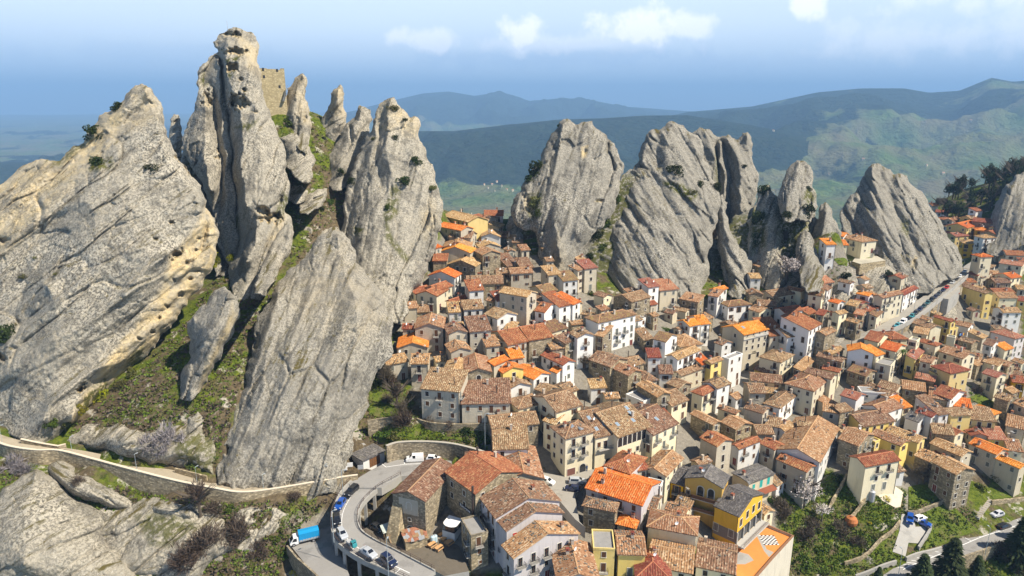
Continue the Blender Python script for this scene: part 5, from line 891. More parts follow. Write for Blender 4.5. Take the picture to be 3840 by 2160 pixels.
# small annexes fill the chinks between the houses
def _free(x, y, clr):
    for r_ in HOUSES:
        dx, dy = x - r_['c'].x, y - r_['c'].y
        if abs(dx) > 22 or abs(dy) > 22: continue
        ca, sa = math.cos(-r_['ang']), math.sin(-r_['ang']); lx, ly = dx * ca - dy * sa, dx * sa + dy * ca
        if abs(lx) < r_['w'] / 2 + clr and abs(ly) < r_['d'] / 2 + clr: return False
    return True
KEEP = [groundpoly(f_, p_) for f_, p_ in (('E2', [(560,330),(860,420),(1260,320),(1250,460),(1080,960),(960,900),(640,480)]), ('D3', [(490,460),(640,440),(600,540),(530,680),(530,920),(360,820),(380,630)]), ('D3', [(1480,240),(1717,120),(1717,200),(1580,330),(1540,560),(1440,760),(1360,880),(1320,870),(1500,520)]),
        ('C4', [(-200,1500),(300,1240),(680,980),(1180,620),(1300,660),(1080,930),(700,1200),(260,1400),(-200,1600)]), ('E1', [(200,380),(700,250),(1300,250),(1400,330),(1250,1449),(200,1449)]), ('F', [(2100,620),(2240,620),(2240,760),(2080,740)]), ('D2', [(700,200),(1180,180),(1180,330),(700,300)]), ('C2', [(480,900),(860,900),(860,1060),(480,1120)]), ('C3', [(150,1180),(560,1120),(300,1260),(240,1449),(180,1449)]))]
rn = random.Random(5); vb = np.array(vp); AN = []
for _ in range(5200):
    x, y = rn.uniform(vb[:, 0].min(), vb[:, 0].max()), rn.uniform(vb[:, 1].min(), vb[:, 1].max()); q_ = np.array([(x, y)])
    if len(AN) >= 95: break
    if y < 135 or not inpoly(q_, vp)[0] or any(inpoly(q_, k_)[0] for k_ in KEEP) or not _free(x, y, 2.1): continue
    nb = min(HOUSES, key=lambda r_: (r_['c'] - Vector((x, y))).length); w_, d_ = rn.uniform(3.4, 5.5), rn.uniform(3.4, 6); hh2 = rn.uniform(2.8, 5.2); z_ = gz(x, y) + hh2
    def topx(p_):   # back to crop coordinates of the whole picture
        v_ = Vector((p_[0], p_[1], z_ - CAMZ)); zc = v_.y * CP - v_.z * SP; yc = v_.y * SP + v_.z * CP; return (512 + FPX * v_.x / zc) * 2.5156, (288 - FPX * yc / zc) * 2.5156
    ca, sa = math.cos(nb['ang']), math.sin(nb['ang']); A_ = topx((x - ca * w_ / 2 + sa * d_ / 2, y - sa * w_ / 2 - ca * d_ / 2)); B_ = topx((x + ca * w_ / 2 + sa * d_ / 2, y + sa * w_ / 2 - ca * d_ / 2))
    r_ = house('F', A_, B_, d_ / 1.22, hh2, rn.choice('sxxys'), rn.choice('GSWCB'), rn.choice('BBTTRB'), nb['zone'], name='annex', cat='annex', chim=rn.choice((0, 1))); AN.append(r_)
# labels that single each house out: look, quarter, then order within the quarter
ORD = ['leftmost', 'second', 'third', 'fourth', 'fifth', 'sixth', 'seventh', 'eighth', 'ninth', 'tenth']
byk = {}
for r_ in HOUSES:
    if not r_['label']: byk.setdefault((r_['wall'], r_['rc'], r_['zone'], r_['roof'], r_['cat']), []).append(r_)
for (wl_, rc_, z_, ty_, ct_), L in byk.items():
    ct_ = 'small annex' if ct_ == 'annex' else ct_
    L.sort(key=lambda r_: r_['x'])
    for i, r_ in enumerate(L):
        rf = 'flat roof' if ty_ == 'f' else f"{TNAME[ty_]} {RNAME.get(rc_, '')} roof"
        if len(L) == 1: lab = f"{WNAME[wl_]} {ct_} with {rf} {ZN[z_]}"
        else: lab = (f"{ORD[i]} {'' if i == 0 or 'annex' in ct_ else 'from left '}{WNAME[wl_]} {ct_}, {rf}, {ZN[z_]}")
        r_['label'] = lab
for r_ in HOUSES: tag(r_['o'], r_['label'], r_['cat'], 'village houses')
# ------------------------------------------------------------------ what makes single buildings recognisable
def face_pos(r_, key, t_, z):    # t_ in m from the middle of a face, z from the eave downwards
    X, Y = r_['w'] / 2, r_['d'] / 2
    return {'f': ((t_, -Y, r_['h'] - z), 0.0), 'r': ((X, t_, r_['h'] - z), math.pi / 2), 'l': ((-X, -t_, r_['h'] - z), -math.pi / 2)}[key]
def win_at(tagk, key, t_, z, kind='w', style='plain', bal=None):
    r_ = HK[tagk]; p_, rz = face_pos(r_, key, t_, z); o = put(PW[kind][style], 'window', r_['o'], p_, rz); put(PW[kind]['pane'], 'pane', o, (0, 0, 0))
    if bal: bo = put(BAL[bal][0], 'balcony', r_['o'], (p_[0], p_[1], p_[2] - 1.08), rz); put(BAL[bal][1], 'railing', bo, (0, 0, 0))
def pc_at(tagk, key, t_, z, me, name): r_ = HK[tagk]; p_, rz = face_pos(r_, key, t_, z); return put(me, name, r_['o'], p_, rz)
r_ = HK['P1']; W2 = r_['w'] / 2
for i, t_ in enumerate((-W2 * .42, W2 * .32)):
    for z in (1.9, 5.0): win_at('P1', 'f', t_, z, 'f', 'plain', 2.0)
pc_at('P1', 'f', -W2 * .55, r_['h'] - r_['gl'] - 1.3, GARAGE, 'door'); pc_at('P1', 'f', W2 * .28, r_['h'] - r_['gl'] - 1.5, ARCHD, 'arched_door')
for z in (1.6, 4.6, 7.4):
    for t_ in (-r_['d'] * .25, r_['d'] * .25): win_at('P1', 'l', t_, z, 'w')
W2 = HK['P2']['w'] / 2; pc_at('P2', 'f', W2 * .45, HK['P2']['h'] - HK['P2']['gl'] - 1.6, ARCHD, 'arched_door'); win_at('P2', 'f', -W2 * .6, 2.4, 'w', 'closed'); win_at('P2', 'f', W2 * .1, 2.7, 'f', 'plain', 4.6)
W2 = HK['P3']['w'] / 2
for t_ in np.linspace(-W2 * .86, W2 * .86, 7): pc_at('P3', 'f', t_, 1.75, ARCHL, 'arched_window')
for t_ in np.linspace(-W2 * .7, W2 * .7, 4): win_at('P3', 'f', t_, 5.4, 'w')
r_ = HK['CH']; pc_at('CH', 'f', 0, 1.9, ARCHW, 'arched_window'); pc_at('CH', 'f', 0, 5.3, ARCHD, 'arched_door')
for t_ in (-2.6, 2.6): pc_at('CH', 'f', t_, 5.4, ARCHW, 'arched_window')
r_ = HK['HO']; W2 = r_['w'] / 2
for z, kd in ((.7, 's'), (3.2, 'w'), (5.6, 'w')):
    for t_ in np.linspace(-W2 * .7, W2 * .78, 4): win_at('HO', 'f', t_, z, kd)
for t_ in (-W2 * .38, W2 * .3): win_at('HO', 'f', t_, 9.0, 'big')
for z in (1.5, 5, 8.5): win_at('HO', 'l', 1.0, z, 'w')
pc_at('HO', 'f', -W2 * .5, r_['h'] - r_['gl'] - 1.5, ARCHD, 'arched_door')
cb = MB(); cb.box(-W2 - .1, W2 + .1, -r_['d'] / 2 - .35, -r_['d'] / 2 - .003, r_['h'] - 2.05, r_['h'] - 1.8); cb.build('cornice', SLAB, r_['o'])
def text(s_, size, parent, loc, rz, m_, name='lettering', align='CENTER'):
    cu_ = bpy.data.curves.new(name, 'FONT'); cu_.body = s_; cu_.size = size; cu_.extrude = .02; cu_.align_x = align; cu_.materials.append(m_)
    o = bpy.data.objects.new(name, cu_); COL.objects.link(o); o.parent = parent; o.location = loc; o.rotation_euler = (math.pi / 2, 0, rz)
    bpy.context.view_layer.update(); me_ = bpy.data.meshes.new_from_object(o.evaluated_get(bpy.context.evaluated_depsgraph_get())); q_ = bpy.data.objects.new(name, me_); COL.objects.link(q_); q_.parent = parent; q_.location = loc; q_.rotation_euler = (math.pi / 2, 0, rz); bpy.data.objects.remove(o); q_.name = name; return q_
p_, rz = face_pos(r_, 'f', W2 * .45, 1.72); text('FERRANTOIO', 1.15, r_['o'], (p_[0], p_[1] - .34, p_[2]), rz, WHITE)
p_, rz = face_pos(r_, 'f', -.1, 7.7); text('HOTEL\nIL BORGO', .6, r_['o'], (p_[0], p_[1] - .05, p_[2]), rz, IRON)
W2 = HK['WH']['w'] / 2
for t_ in (-W2 * .25, W2 * .42): win_at('WH', 'f', t_, 1.9, 'f', 'plain', 2.0); win_at('WH', 'f', t_, 4.6, 'w'); pc_at('WH', 'f', t_ - .6, 7.4, DOORS[1], 'door')
win_at('TE', 'f', -HK['TE']['w'] * .3, 1.7, 'w', 'teal'); win_at('TE', 'f', 0, 1.7, 'f', 'teal'); win_at('TE', 'f', HK['TE']['w'] * .3, 1.7, 'f', 'teal')
aw = MB(); Wt, Yt = HK['TE']['w'] / 2, HK['TE']['d'] / 2; aw.obox((0, -Yt - .9, HK['TE']['h'] - 3.6), (Wt, 0, 0), (0, .9, .25), (0, 0, .06)); aw.build('awning', RM['R'], HK['TE']['o'])
win_at('RW', 'f', -HK['RW']['w'] * .36, 2.0, 'w', 'red'); win_at('RW', 'f', .5, 2.2, 's'); pc_at('GA', 'f', 0.2, 1.7, piece('door', lambda mb: (mb.box(-1.7, 1.7, -.05, .01, -1.25, 1.25, 0), [mb.box(x, x + .03, -.07, 0, -1.25, 1.25, 1) for x in (-.85, 0, .85)]), [plain('garage_wood', (.16, .075, .03), .7, var=.6, sc=3), IRON]), 'door')
r_ = HK['HB']; pc_at('HB', 'f', 0, 2.4, ARCHW, 'arched_window'); win_at('HB', 'f', 0, 6.0, 's'); pc_at('HB', 'f', 0.2, r_['h'] - r_['gl'] - 1.4, ARCHD, 'arched_door')
pl_ = MB(); pl_.box(-2.6, 2.4, -r_['d'] / 2 - .04, -r_['d'] / 2 + .1, r_['h'] - 4.6, r_['h'] - .6); pl_.build('plaster_patch', WM['G'], r_['o'])
bt = MB(); Xb, Yb = -r_['w'] / 2, -r_['d'] / 2
vs = [(Xb - .2, Yb - 4.6, r_['gl'] - 1), (Xb + 3.0, Yb - 4.6, r_['gl'] - 1), (Xb + 2.4, Yb - .02, r_['h'] - 2.4), (Xb - .1, Yb - .02, r_['h'] - 2.4), (Xb - .2, Yb + .5, r_['gl'] - 1), (Xb + 3.0, Yb + .5, r_['gl'] - 1)]
for f_ in ((0, 1, 2, 3), (1, 5, 2), (0, 3, 4)): bt.face([vs[i] for i in f_])
bt.build('buttress', WM['S'], r_['o'])
r_ = HK['RI']; sg = MB(); p_, rz = face_pos(r_, 'l', 0, 0)
lx, ly = -r_['w'] / 2 - .08, -r_['d'] / 2 + 4.0
sg.box(lx - .05, lx + .06, ly - 2.4, ly + 2.4, r_['h'] - 6.4, r_['h'] - 5.5); so_ = sg.build('sign_board', plain('dark_sign_board', (.02, .022, .035), .5), r_['o'])
text('Ristorante', .95, r_['o'], (lx - .08, ly, r_['h'] - 6.2), -math.pi / 2, WHITE)
for z in (2.2, 5.2):
    for t_ in (-3.5, 1.5): win_at('RI', 'l', t_, z, 'w')
fl = MB(); fl.tube([(lx - .25, ly - 3.4, r_['gl']), (lx - .25, ly - 3.4, r_['h'] + 1.6)], .28, 8); fl.build('flue_pipe', PIPE, r_['o'])
for i in (0, 1): pc_at('Y1', 'f', -.6 + i * 2.6, 2.6, ARCHL, 'arched_door')
r_ = HK['Y1']; bb = MB()
for z in (4.4, 7.6): bb.box(-2.4, r_['w'] / 2, -r_['d'] / 2 - 1.5, -r_['d'] / 2 + .02, r_['h'] - z, r_['h'] - z + .2); bb.box(-2.4, r_['w'] / 2, -r_['d'] / 2 - 1.5, -r_['d'] / 2 - 1.4, r_['h'] - z + .2, r_['h'] - z + 1.1, 1)
bb.build('balcony', [SLAB, plain('rust_brown_rail', (.12, .06, .035), .7)], r_['o']); win_at('Y1', 'f', -r_['w'] * .4, 4.0, 'w')
r_ = HK['Y2']; X2, Y2_ = r_['w'] / 2, r_['d'] / 2
for z in (1.6,):
    for t_ in np.linspace(-Y2_ * .75, Y2_ * .75, 4): win_at('Y2', 'r', t_, z + (1.0 if abs(t_) > 2 else .4), 'big')
lg = MB(); lg.box(X2 - .02, X2 + 2.2, -Y2_ - .4, Y2_ + .6, r_['h'] - 8.1, r_['h'] - 7.7)
for t_ in np.linspace(-Y2_, Y2_, 5): lg.box(X2 + .02, X2 + .3, t_ - .16, t_ + .16, r_['h'] - 7.7, r_['h'] - 4.6)
lg.build('loggia', SLAB, r_['o']); dk = MB(); dk.box(X2 - .02, X2 + .03, -Y2_ + .4, Y2_ - .3, r_['h'] - 7.6, r_['h'] - 4.7); dk.build('loggia_glass', PANE, r_['o'])
rl = MB()
rl.box(X2 + 2.1, X2 + 2.16, -Y2_ - .4, Y2_ + .6, r_['h'] - 6.75, r_['h'] - 6.68)
for t_ in np.arange(-Y2_ - .4, Y2_ + .6, .35): rl.box(X2 + 2.11, X2 + 2.14, t_, t_ + .04, r_['h'] - 7.7, r_['h'] - 6.7)
rl.build('railing', plain('rusty_rail', (.11, .055, .03), .8), r_['o'])
bd = MB(); bd.box(-X2 + .1, X2 + .02, -Y2_ - .03, -Y2_ + .1, r_['h'] - 7.6, r_['h'] - 4.6); bd.build('grey_band', plain('mauve_grey_band', (.20, .17, .165), .8), r_['o'])
for t_ in (-2.4, 1.6): win_at('Y2', 'f', t_, 5.6, 'big')
# ------------------------------------------------------------------ roads, path, walls, steps
def asphalt(name, c0, c1, sc=.5):
    m, t, b = mat(name); g = gpos(t)
    col = mixc(t, noi(t, g, sc, 5, .7), c0, c1); col = mixc(t, mth(t, 'MULTIPLY', rng(t, noi(t, g, .22, 4, .6), .56, .62), .35), col, tuple(c * .6 for c in c0))
    lk(t, col, b.inputs['Base Color']); b.inputs['Roughness'].default_value = .9; bump(t, b, noi(t, g, 6, 2), .15, .03); return m
ASPH = asphalt('worn_asphalt', (.23, .22, .205), (.31, .30, .28)); PAVE = asphalt('street_paving', (.27, .25, .215), (.36, .335, .285)); COBB = asphalt('path_stones', (.30, .255, .185), (.43, .37, .27), 1.2)
CONC = asphalt('rough_concrete', (.30, .29, .265), (.40, .385, .35), .7); PAINT = plain('road_paint', (.72, .72, .70), .8, var=.1); COPE = plain('pale_coping', (.60, .52, .40), .9, var=.12)
WALLST = WM['S']
import bmesh
def drape(name, fr, pp, m_, label, up=.22, cell=2.0, kind='structure'):
    """a sheet that follows the ground"""
    P_ = [onground(fr, x, y) for x, y in pp]; bm = bmesh.new(); vs_ = [bm.verts.new((p_.x, p_.y, 0)) for p_ in P_]; bm.faces.new(vs_)
    xs = [p_.x for p_ in P_]; ys = [p_.y for p_ in P_]
    for lo, hi, nv in ((min(xs), max(xs), (1, 0, 0)), (min(ys), max(ys), (0, 1, 0))):
        for c_ in np.arange(lo + cell, hi, cell): bmesh.ops.bisect_plane(bm, geom=bm.verts[:] + bm.edges[:] + bm.faces[:], plane_co=(c_ if nv[0] else 0, c_ if nv[1] else 0, 0), plane_no=nv)
    G_ = ground([(v_.co.x, v_.co.y) for v_ in bm.verts])
    for v_, z_ in zip(bm.verts, G_): v_.co.z = z_ + up
    bmesh.ops.recalc_face_normals(bm, faces=bm.faces[:])
    if sum(f_.normal.z for f_ in bm.faces) < 0: bmesh.ops.reverse_faces(bm, faces=bm.faces[:])
    me = bpy.data.meshes.new(name); bm.to_mesh(me); bm.free(); o = link(name, me, None, m_); tag(o, label, kind=kind); return o
def cat_rom(P, n):
    P = [np.array(p, float) for p in P]; P = [2 * P[0] - P[1]] + P + [2 * P[-1] - P[-2]]; m_ = len(P) - 3; out = []
    for t_ in np.linspace(0, m_ - 1e-6, n):
        i = int(t_); f = t_ - i; a, b_, c_, d_ = P[i:i + 4]
        out.append(.5 * (2 * b_ + (c_ - a) * f + (2 * a - 5 * b_ + 4 * c_ - d_) * f * f + (3 * b_ - a - 3 * c_ + d_) * f ** 3))
    return out
def edge(fr, pts_, zs, n):
    if isinstance(zs, tuple): zs = np.linspace(zs[0], zs[1], len(pts_))
    return [Vector(v) for v in cat_rom([onz(fr, x, y, z) for (x, y), z in zip(pts_, zs)], n)]
def strip(name, Lp, Rp, m_, thick=.6):
    mb = MB()
    for i in range(len(Lp) - 1):
        a, b_, c_, d_ = Lp[i], Rp[i], Rp[i + 1], Lp[i + 1]; dn = Vector((0, 0, -thick))
        mb.face([a, b_, c_, d_][::-1] if (b_ - a).cross(d_ - a).z < 0 else [a, b_, c_, d_])
        mb.face([a, d_, d_ + dn, a + dn], 1); mb.face([b_ + dn, c_ + dn, c_, b_], 1); mb.face([a + dn, b_ + dn, c_ + dn, d_ + dn], 1)
    for i, k in ((0, 0), (-1, -1)): mb.face([Lp[i], Rp[i], Rp[i] + Vector((0, 0, -thick)), Lp[i] + Vector((0, 0, -thick))], 1)
    o = mb.build(name, [m_, CONC]); tag(o, kind='structure'); return o
def line_on(parent, Pl, w=.13, up=.008, name='marking'):
    mb = MB()
    for i in range(len(Pl) - 1):
        d = (Pl[i + 1] - Pl[i]); sd_ = Vector((-d.y, d.x, 0)).normalized() * w; u = Vector((0, 0, up)); q_ = [Pl[i] - sd_ + u, Pl[i + 1] - sd_ + u, Pl[i + 1] + sd_ + u, Pl[i] + sd_ + u]
        mb.face(q_)
    return mb.build(name, PAINT, parent)
def mixl(Lp, Rp, f): return [a.lerp(b_, f) for a, b_ in zip(Lp, Rp)]
def wall_along(name, label, Pl, th, m_, bottom=None, cope=None, cat='wall', group=None, sink=.8, jag=0.0):
    """Pl = top line; the wall drops to the ground (or to `bottom`)"""
    root = empty(name, (Pl[0].x, Pl[0].y, gz(Pl[0].x, Pl[0].y))); tag(root, label, cat, group); o0 = root.location.copy(); mb, cp = MB(), MB(); rnd = random.Random(len(label))
    off = []
    for i, p_ in enumerate(Pl):
        d = Pl[min(i + 1, len(Pl) - 1)] - Pl[max(i - 1, 0)]; off.append(Vector((-d.y, d.x, 0)).normalized() * th / 2)
    tops = [p_ + Vector((0, 0, rnd.uniform(-jag, jag))) for p_ in Pl]
    bots = [Vector((p_.x, p_.y, (bottom if isinstance(bottom, (int, float)) else (p_.z - bottom[0] if bottom else gz(p_.x, p_.y) - sink)))) for p_ in Pl]
    bots = [Vector((b_.x, b_.y, min(b_.z, t_.z - .3))) for b_, t_ in zip(bots, tops)]
    for i in range(len(Pl) - 1):
        for s_ in (-1, 1):
            q_ = [bots[i] + off[i] * s_ - o0, bots[i + 1] + off[i + 1] * s_ - o0, tops[i + 1] + off[i + 1] * s_ - o0, tops[i] + off[i] * s_ - o0]; mb.face(q_ if s_ < 0 else q_[::-1])
        mb.face([tops[i] - off[i] - o0, tops[i + 1] - off[i + 1] - o0, tops[i + 1] + off[i + 1] - o0, tops[i] + off[i] - o0])
        if cope:
            k = 1 + .16 / th; u0, u1 = Vector((0, 0, .01)), Vector((0, 0, .14)); a, b_ = tops[i] - o0, tops[i + 1] - o0; oa, ob = off[i] * k, off[i + 1] * k
            cp.face([a - oa + u1, b_ - ob + u1, b_ + ob + u1, a + oa + u1]); cp.face([a - oa + u0, b_ - ob + u0, b_ - ob + u1, a - oa + u1]); cp.face([b_ + ob + u0, a + oa + u0, a + oa + u1, b_ + ob + u1])
    for i in (0, -1): mb.face([bots[i] - off[i] - o0, bots[i] + off[i] - o0, tops[i] + off[i] - o0, tops[i] - off[i] - o0])
    mb.build('wall', m_, root)
    if cope: cp.build('coping', cope, root)
    return root
def rail_along(label, Pl, h=1.0, sp=2.0, name='guard_rail'):
    root = empty(name, Pl[0]); tag(root, label, 'guard rail'); o0 = Pl[0]; up = Vector((0, 0, 1))
    for f_, nm in ((1.0, 'top_rail'), (.55, 'middle_rail')):
        mb = MB(); mb.tube([p_ - o0 + up * h * f_ for p_ in Pl], .045, 5); mb.build(nm, IRONR, root)
    acc_, last = 0.0, Pl[0]; pm = piece('post', lambda mb: mb.tube([(0, 0, -.2), (0, 0, h)], .05, 5), [IRONR]); put(pm, 'post', root, (0, 0, 0))
    for p_ in Pl[1:]:
        acc_ += (p_ - last).length; last = p_
        if acc_ >= sp: put(pm, 'post', root, p_ - o0); acc_ = 0
    return root
IRONR = plain('rusty_guard_iron', (.10, .07, .055), .7, var=.3)
# hairpin road on its viaduct
HLp = edge('E1', [(330,470),(215,590),(150,720),(110,850),(115,980),(160,1100),(260,1190),(420,1290),(600,1370),(780,1449),(960,1530)], (7.6, 3.6), 60)
HRp = edge('E1', [(820,445),(640,540),(540,610),(450,700),(392,800),(385,900),(430,1000),(560,1090),(760,1190),(950,1290),(1160,1400)], (7.6, 3.6), 60)
hair = strip('road', HLp, HRp, ASPH, .9); hair['label'] = 'grey asphalt hairpin road on concrete viaduct'
line_on(hair, mixl(HLp, HRp, .36)[4:56], .09)
for i in (9, 14, 19, 25, 31, 37, 42, 47, 52):
    a, b_ = mixl(HLp, HRp, .05)[i], mixl(HLp, HRp, .36)[i]; line_on(hair, [a, b_], .08, .008)
rail_along('rusty railing on the outer edge of the hairpin road', [p_ + Vector((0, 0, .3)) for p_ in mixl(HLp, HRp, .012)]); rail_along('rusty railing on the inner edge of the hairpin road', [p_ + Vector((0, 0, .3)) for p_ in mixl(HLp, HRp, .985)])
for Pe, lb in ((mixl(HLp, HRp, .012), 'low concrete kerb along outer hairpin edge'), (mixl(HLp, HRp, .985), 'low concrete kerb along inner hairpin edge')): wall_along('kerb', lb, [p_ + Vector((0, 0, .3)) for p_ in Pe], .3, CONC, bottom=(1.25,), cat='kerb')
for i in range(10, 58, 6):
    for Pe, f_ in ((HLp, .06), (HRp, .06)):
        p_ = Pe[i].lerp((HRp if Pe is HLp else HLp)[i], f_); g_ = gz(p_.x, p_.y)
        if p_.z - g_ > 1.6: mb = MB(); mb.box(p_.x - .35, p_.x + .35, p_.y - .35, p_.y + .35, g_ - .6, p_.z - .9); mb.build('pillar', CONC, hair)
# parking apron
def sheet(name, fr, pp, z, m_, label=None, thick=.5, kind='structure', side=None):
    P_ = [onz(fr, x, y, z) for x, y in pp]; mb = MB(); a = sum((P_[i].x * P_[(i + 1) % len(P_)].y - P_[(i + 1) % len(P_)].x * P_[i].y) for i in range(len(P_)))
    if a < 0: P_ = P_[::-1]
    mb.face(P_)
    for i in range(len(P_)):
        p_, q_ = P_[i], P_[(i + 1) % len(P_)]; mb.face([p_ - Vector((0, 0, thick)), q_ - Vector((0, 0, thick)), q_, p_], 1)
    o = mb.build(name, [m_, side or CONC]); tag(o, label, kind=kind); return o
apr = sheet('parking_apron', 'E1', [(290,520),(420,440),(510,385),(640,320),(680,280),(1250,270),(1500,330),(1300,420),(1040,420),(820,445),(620,560),(330,560)], 7.585, ASPH, thick=2.2); apr['label'] = 'asphalt parking apron under the curved wall'
for pl in ([(625,322),(662,352),(850,325),(1010,318)], [(850,325),(845,285)]): line_on(apr, [onz('E1', x, y, 7.59) for x, y in pl], .09)
yard = sheet('yard', 'E1', [(380,1000),(520,940),(720,900),(880,1040),(1060,1050),(1250,1050),(1400,1150),(1500,1400),(1250,1449),(900,1250),(560,1080)], .9, asphalt('yard_earth', (.10, .085, .065), (.17, .145, .11), .8), thick=3); yard['label'] = 'earth yard inside the hairpin bend'
sq = sheet('square', 'E2', [(560,330),(760,430),(860,440),(1150,340),(1260,330),(1250,440),(1100,440),(1000,560),(950,620),(1000,900),(1060,960),(960,880),(800,690),(640,470)], 6.2, PAVE, thick=3); sq['label'] = 'paved square before the cafe'
pz = sheet('piazza', 'D3', [(500,480),(620,450),(660,500),(590,540),(560,650),(520,680),(520,900),(420,860),(360,800),(385,640),(460,600)], 5.3, PAVE, thick=2); pz['label'] = 'shaded stone-paved piazza'
# stone path with parapet
PLo = edge('Z4', [(-60,765),(40,808),(180,830),(300,832),(460,872),(700,937),(900,987),(1080,1022),(1220,1042),(1400,1022),(1717,967),(1800,955)], [20.2,19.5,18.6,17.8,16.6,14.8,13.2,11.8,10.6,9.6,8.3,7.9], 60)
PLi = edge('Z4', [(-60,715),(60,755),(180,782),(300,800),(440,822),(640,862),(800,885),(900,912),(1050,952),(1220,992),(1480,985),(1717,940)], [20.2,19.5,18.6,17.8,16.6,14.8,13.2,11.8,10.6,9.6,8.3,7.9], 60)
pth = strip('path', PLo, PLi, COBB, .5); pth['label'] = 'stone path climbing along the rock feet'
wall_along('parapet_wall', 'long stone parapet with pale coping along the outer path edge', [p_ + Vector((0, 0, .85)) for p_ in PLo], .45, WALLST, cope=COPE, sink=2.5)
wall_along('stone_wall', 'low stone wall on the upper side of path near the great slab', [onz('Z4', x, y, z) for x, y, z in ((105,760,20.2),(200,780,19.2),(290,795,18.6),(330,785,18.4))], .4, WALLST, cope=COPE)
wall_along('stone_wall', 'short stone wall above path below the bare bushes', [onz('Z4', x, y, z) for x, y, z in ((880,905,13.9),(960,925,13.3),(1040,945,12.8))], .4, WALLST)
# retaining walls
CW = cat_rom([onz('E1', x, y, 12.5) for x, y in ((665,140),(760,108),(880,97),(1000,95),(1130,98),(1250,107),(1360,122),(1450,142),(1550,168),(1640,198),(1700,225))], 40); CW = [Vector(p_) for p_ in CW]
wall_along('retaining_wall', 'tall curved stone retaining wall behind the white van', CW, .6, WALLST, bottom=7.0, cope=plain('grey_coping', (.40, .37, .31), .9))
wall_along('retaining_wall', 'stone terrace wall below the grey tall houses', [Vector(p_) for p_ in cat_rom([onz('D1', x, y, z) for x, y, z in ((345,870,15.6),(375,950,15.4),(560,1025,15.2),(870,1045,15.2),(1180,1035,15.2))], 20)], .5, WALLST, sink=2.2)
wall_along('garden_wall', 'mossy stone wall along the grass under the leaning trees', [onz('D1', x, y, z) for x, y, z in ((-60,1010,15.8),(60,990,15.8),(180,975,15.7),(300,965,15.6))], .5, WALLST, sink=1.5)
for lb, fr, pl, jag in (('ruined stone wall between almond tree and garden', 'E4', [(470,420),(420,520),(330,680),(290,760)], .3), ('dry stone wall below the cream house steps', 'E4', [(690,590),(640,680),(560,790),(460,900)], .25),
        ('dry stone wall under upper lawn by stone house', 'E4', [(1080,790),(1180,790),(1350,720),(1515,650)], .15), ('long dry stone wall across lower garden', 'E4', [(1010,880),(930,980),(800,1080),(700,1190),(600,1260),(450,1300)], .2),
        ('concrete wall beside the driveway with blue cars', 'E4', [(1320,950),(1280,1020),(1195,1150)], .05), ('grey retaining wall along lower road near driveway', 'E4', [(560,1440),(700,1390),(840,1330),(970,1290)], .02),
        ('low concrete wall right of the driveway gate', 'E4', [(1070,1260),(1180,1215),(1350,1175),(1450,1145)], .02), ('stone terrace wall by parked wreck', 'E4', [(1930,690),(2080,675),(2254,655)], .1)):
    P_ = [onground(fr, x, y, 1.3) + Vector((0, 0, 1.3)) for x, y in pl]; P_ = [Vector(p_) for p_ in cat_rom(P_, 14)]
    wall_along('garden_wall' if 'concrete' not in lb and 'grey' not in lb else 'concrete_wall', lb, P_, .5, CONC if ('concrete' in lb or 'grey' in lb) else WALLST, jag=jag, sink=1.5)
# main street on its viaduct
MLp = edge('C4', [(-330,1600),(-120,1480),(0,1420),(150,1340),(300,1270),(480,1160),(680,1010),(880,870),(1090,710),(1180,650),(1240,610)], [9.5,12.2,13.2,14.2,15,15.4,15.8,16.2,17,17.6,18], 50)
MRp = edge('C4', [(-220,1620),(0,1510),(80,1465),(260,1385),(420,1325),(580,1245),(720,1150),(870,1030),(1085,850),(1215,725),(1270,670)], [9.5,12.2,13.2,14.2,15,15.4,15.8,16.2,17,17.6,18], 50)
ms = strip('street', MLp, MRp, PAVE, 1.0); ms['label'] = 'sloping village street lined with parked cars'
wall_along('parapet_wall', 'concrete parapet on the valley edge of the street', [p_ + Vector((0, 0, .75)) for p_ in MRp[12:48]], .35, CONC, bottom=(1.9,))
for i in range(16, 47, 3):
    p_ = MRp[i].lerp(MLp[i], .06); g_ = gz(p_.x, p_.y)
    if p_.z - g_ > 1.2: mb = MB(); mb.box(p_.x - .45, p_.x + .45, p_.y - .45, p_.y + .45, g_ - 1.5, p_.z - 1.0); mb.build('pillar', CONC, ms)
mb = MB(); P_ = [MLp[i].lerp(MRp[i], .97) for i in range(14, 47)]
for i in range(len(P_) - 1): mb.face([P_[i] - Vector((0, 0, .9)), P_[i + 1] - Vector((0, 0, .9)), P_[i + 1] - Vector((0, 0, 9)), P_[i] - Vector((0, 0, 9))])
mb.build('abutment', WALLST, ms)
tr = sheet('street_terrace', 'C4', [(865,1010),(1000,880),(1080,905),(1065,930),(960,1025)], 15.9, PAVE, thick=7); tr['label'] = 'square lookout terrace on the street viaduct'
wall_along('retaining_wall', 'pale retaining wall at the shark-fin rock foot', [onz('C4', x, y, z) for x, y, z in ((730,825,18.6),(860,820,18.8),(960,770,19.0),(1095,670,19.8))], .5, CONC, bottom=15.5)
vt = sheet('terrace', 'C4', [(20,605),(120,580),(240,590),(325,635),(70,670),(-10,645)], 29.4, asphalt('villa_terrace', (.40, .37, .29), (.48, .44, .35)), thick=5, side=WALLST); vt['label'] = 'walled terrace before the villa'
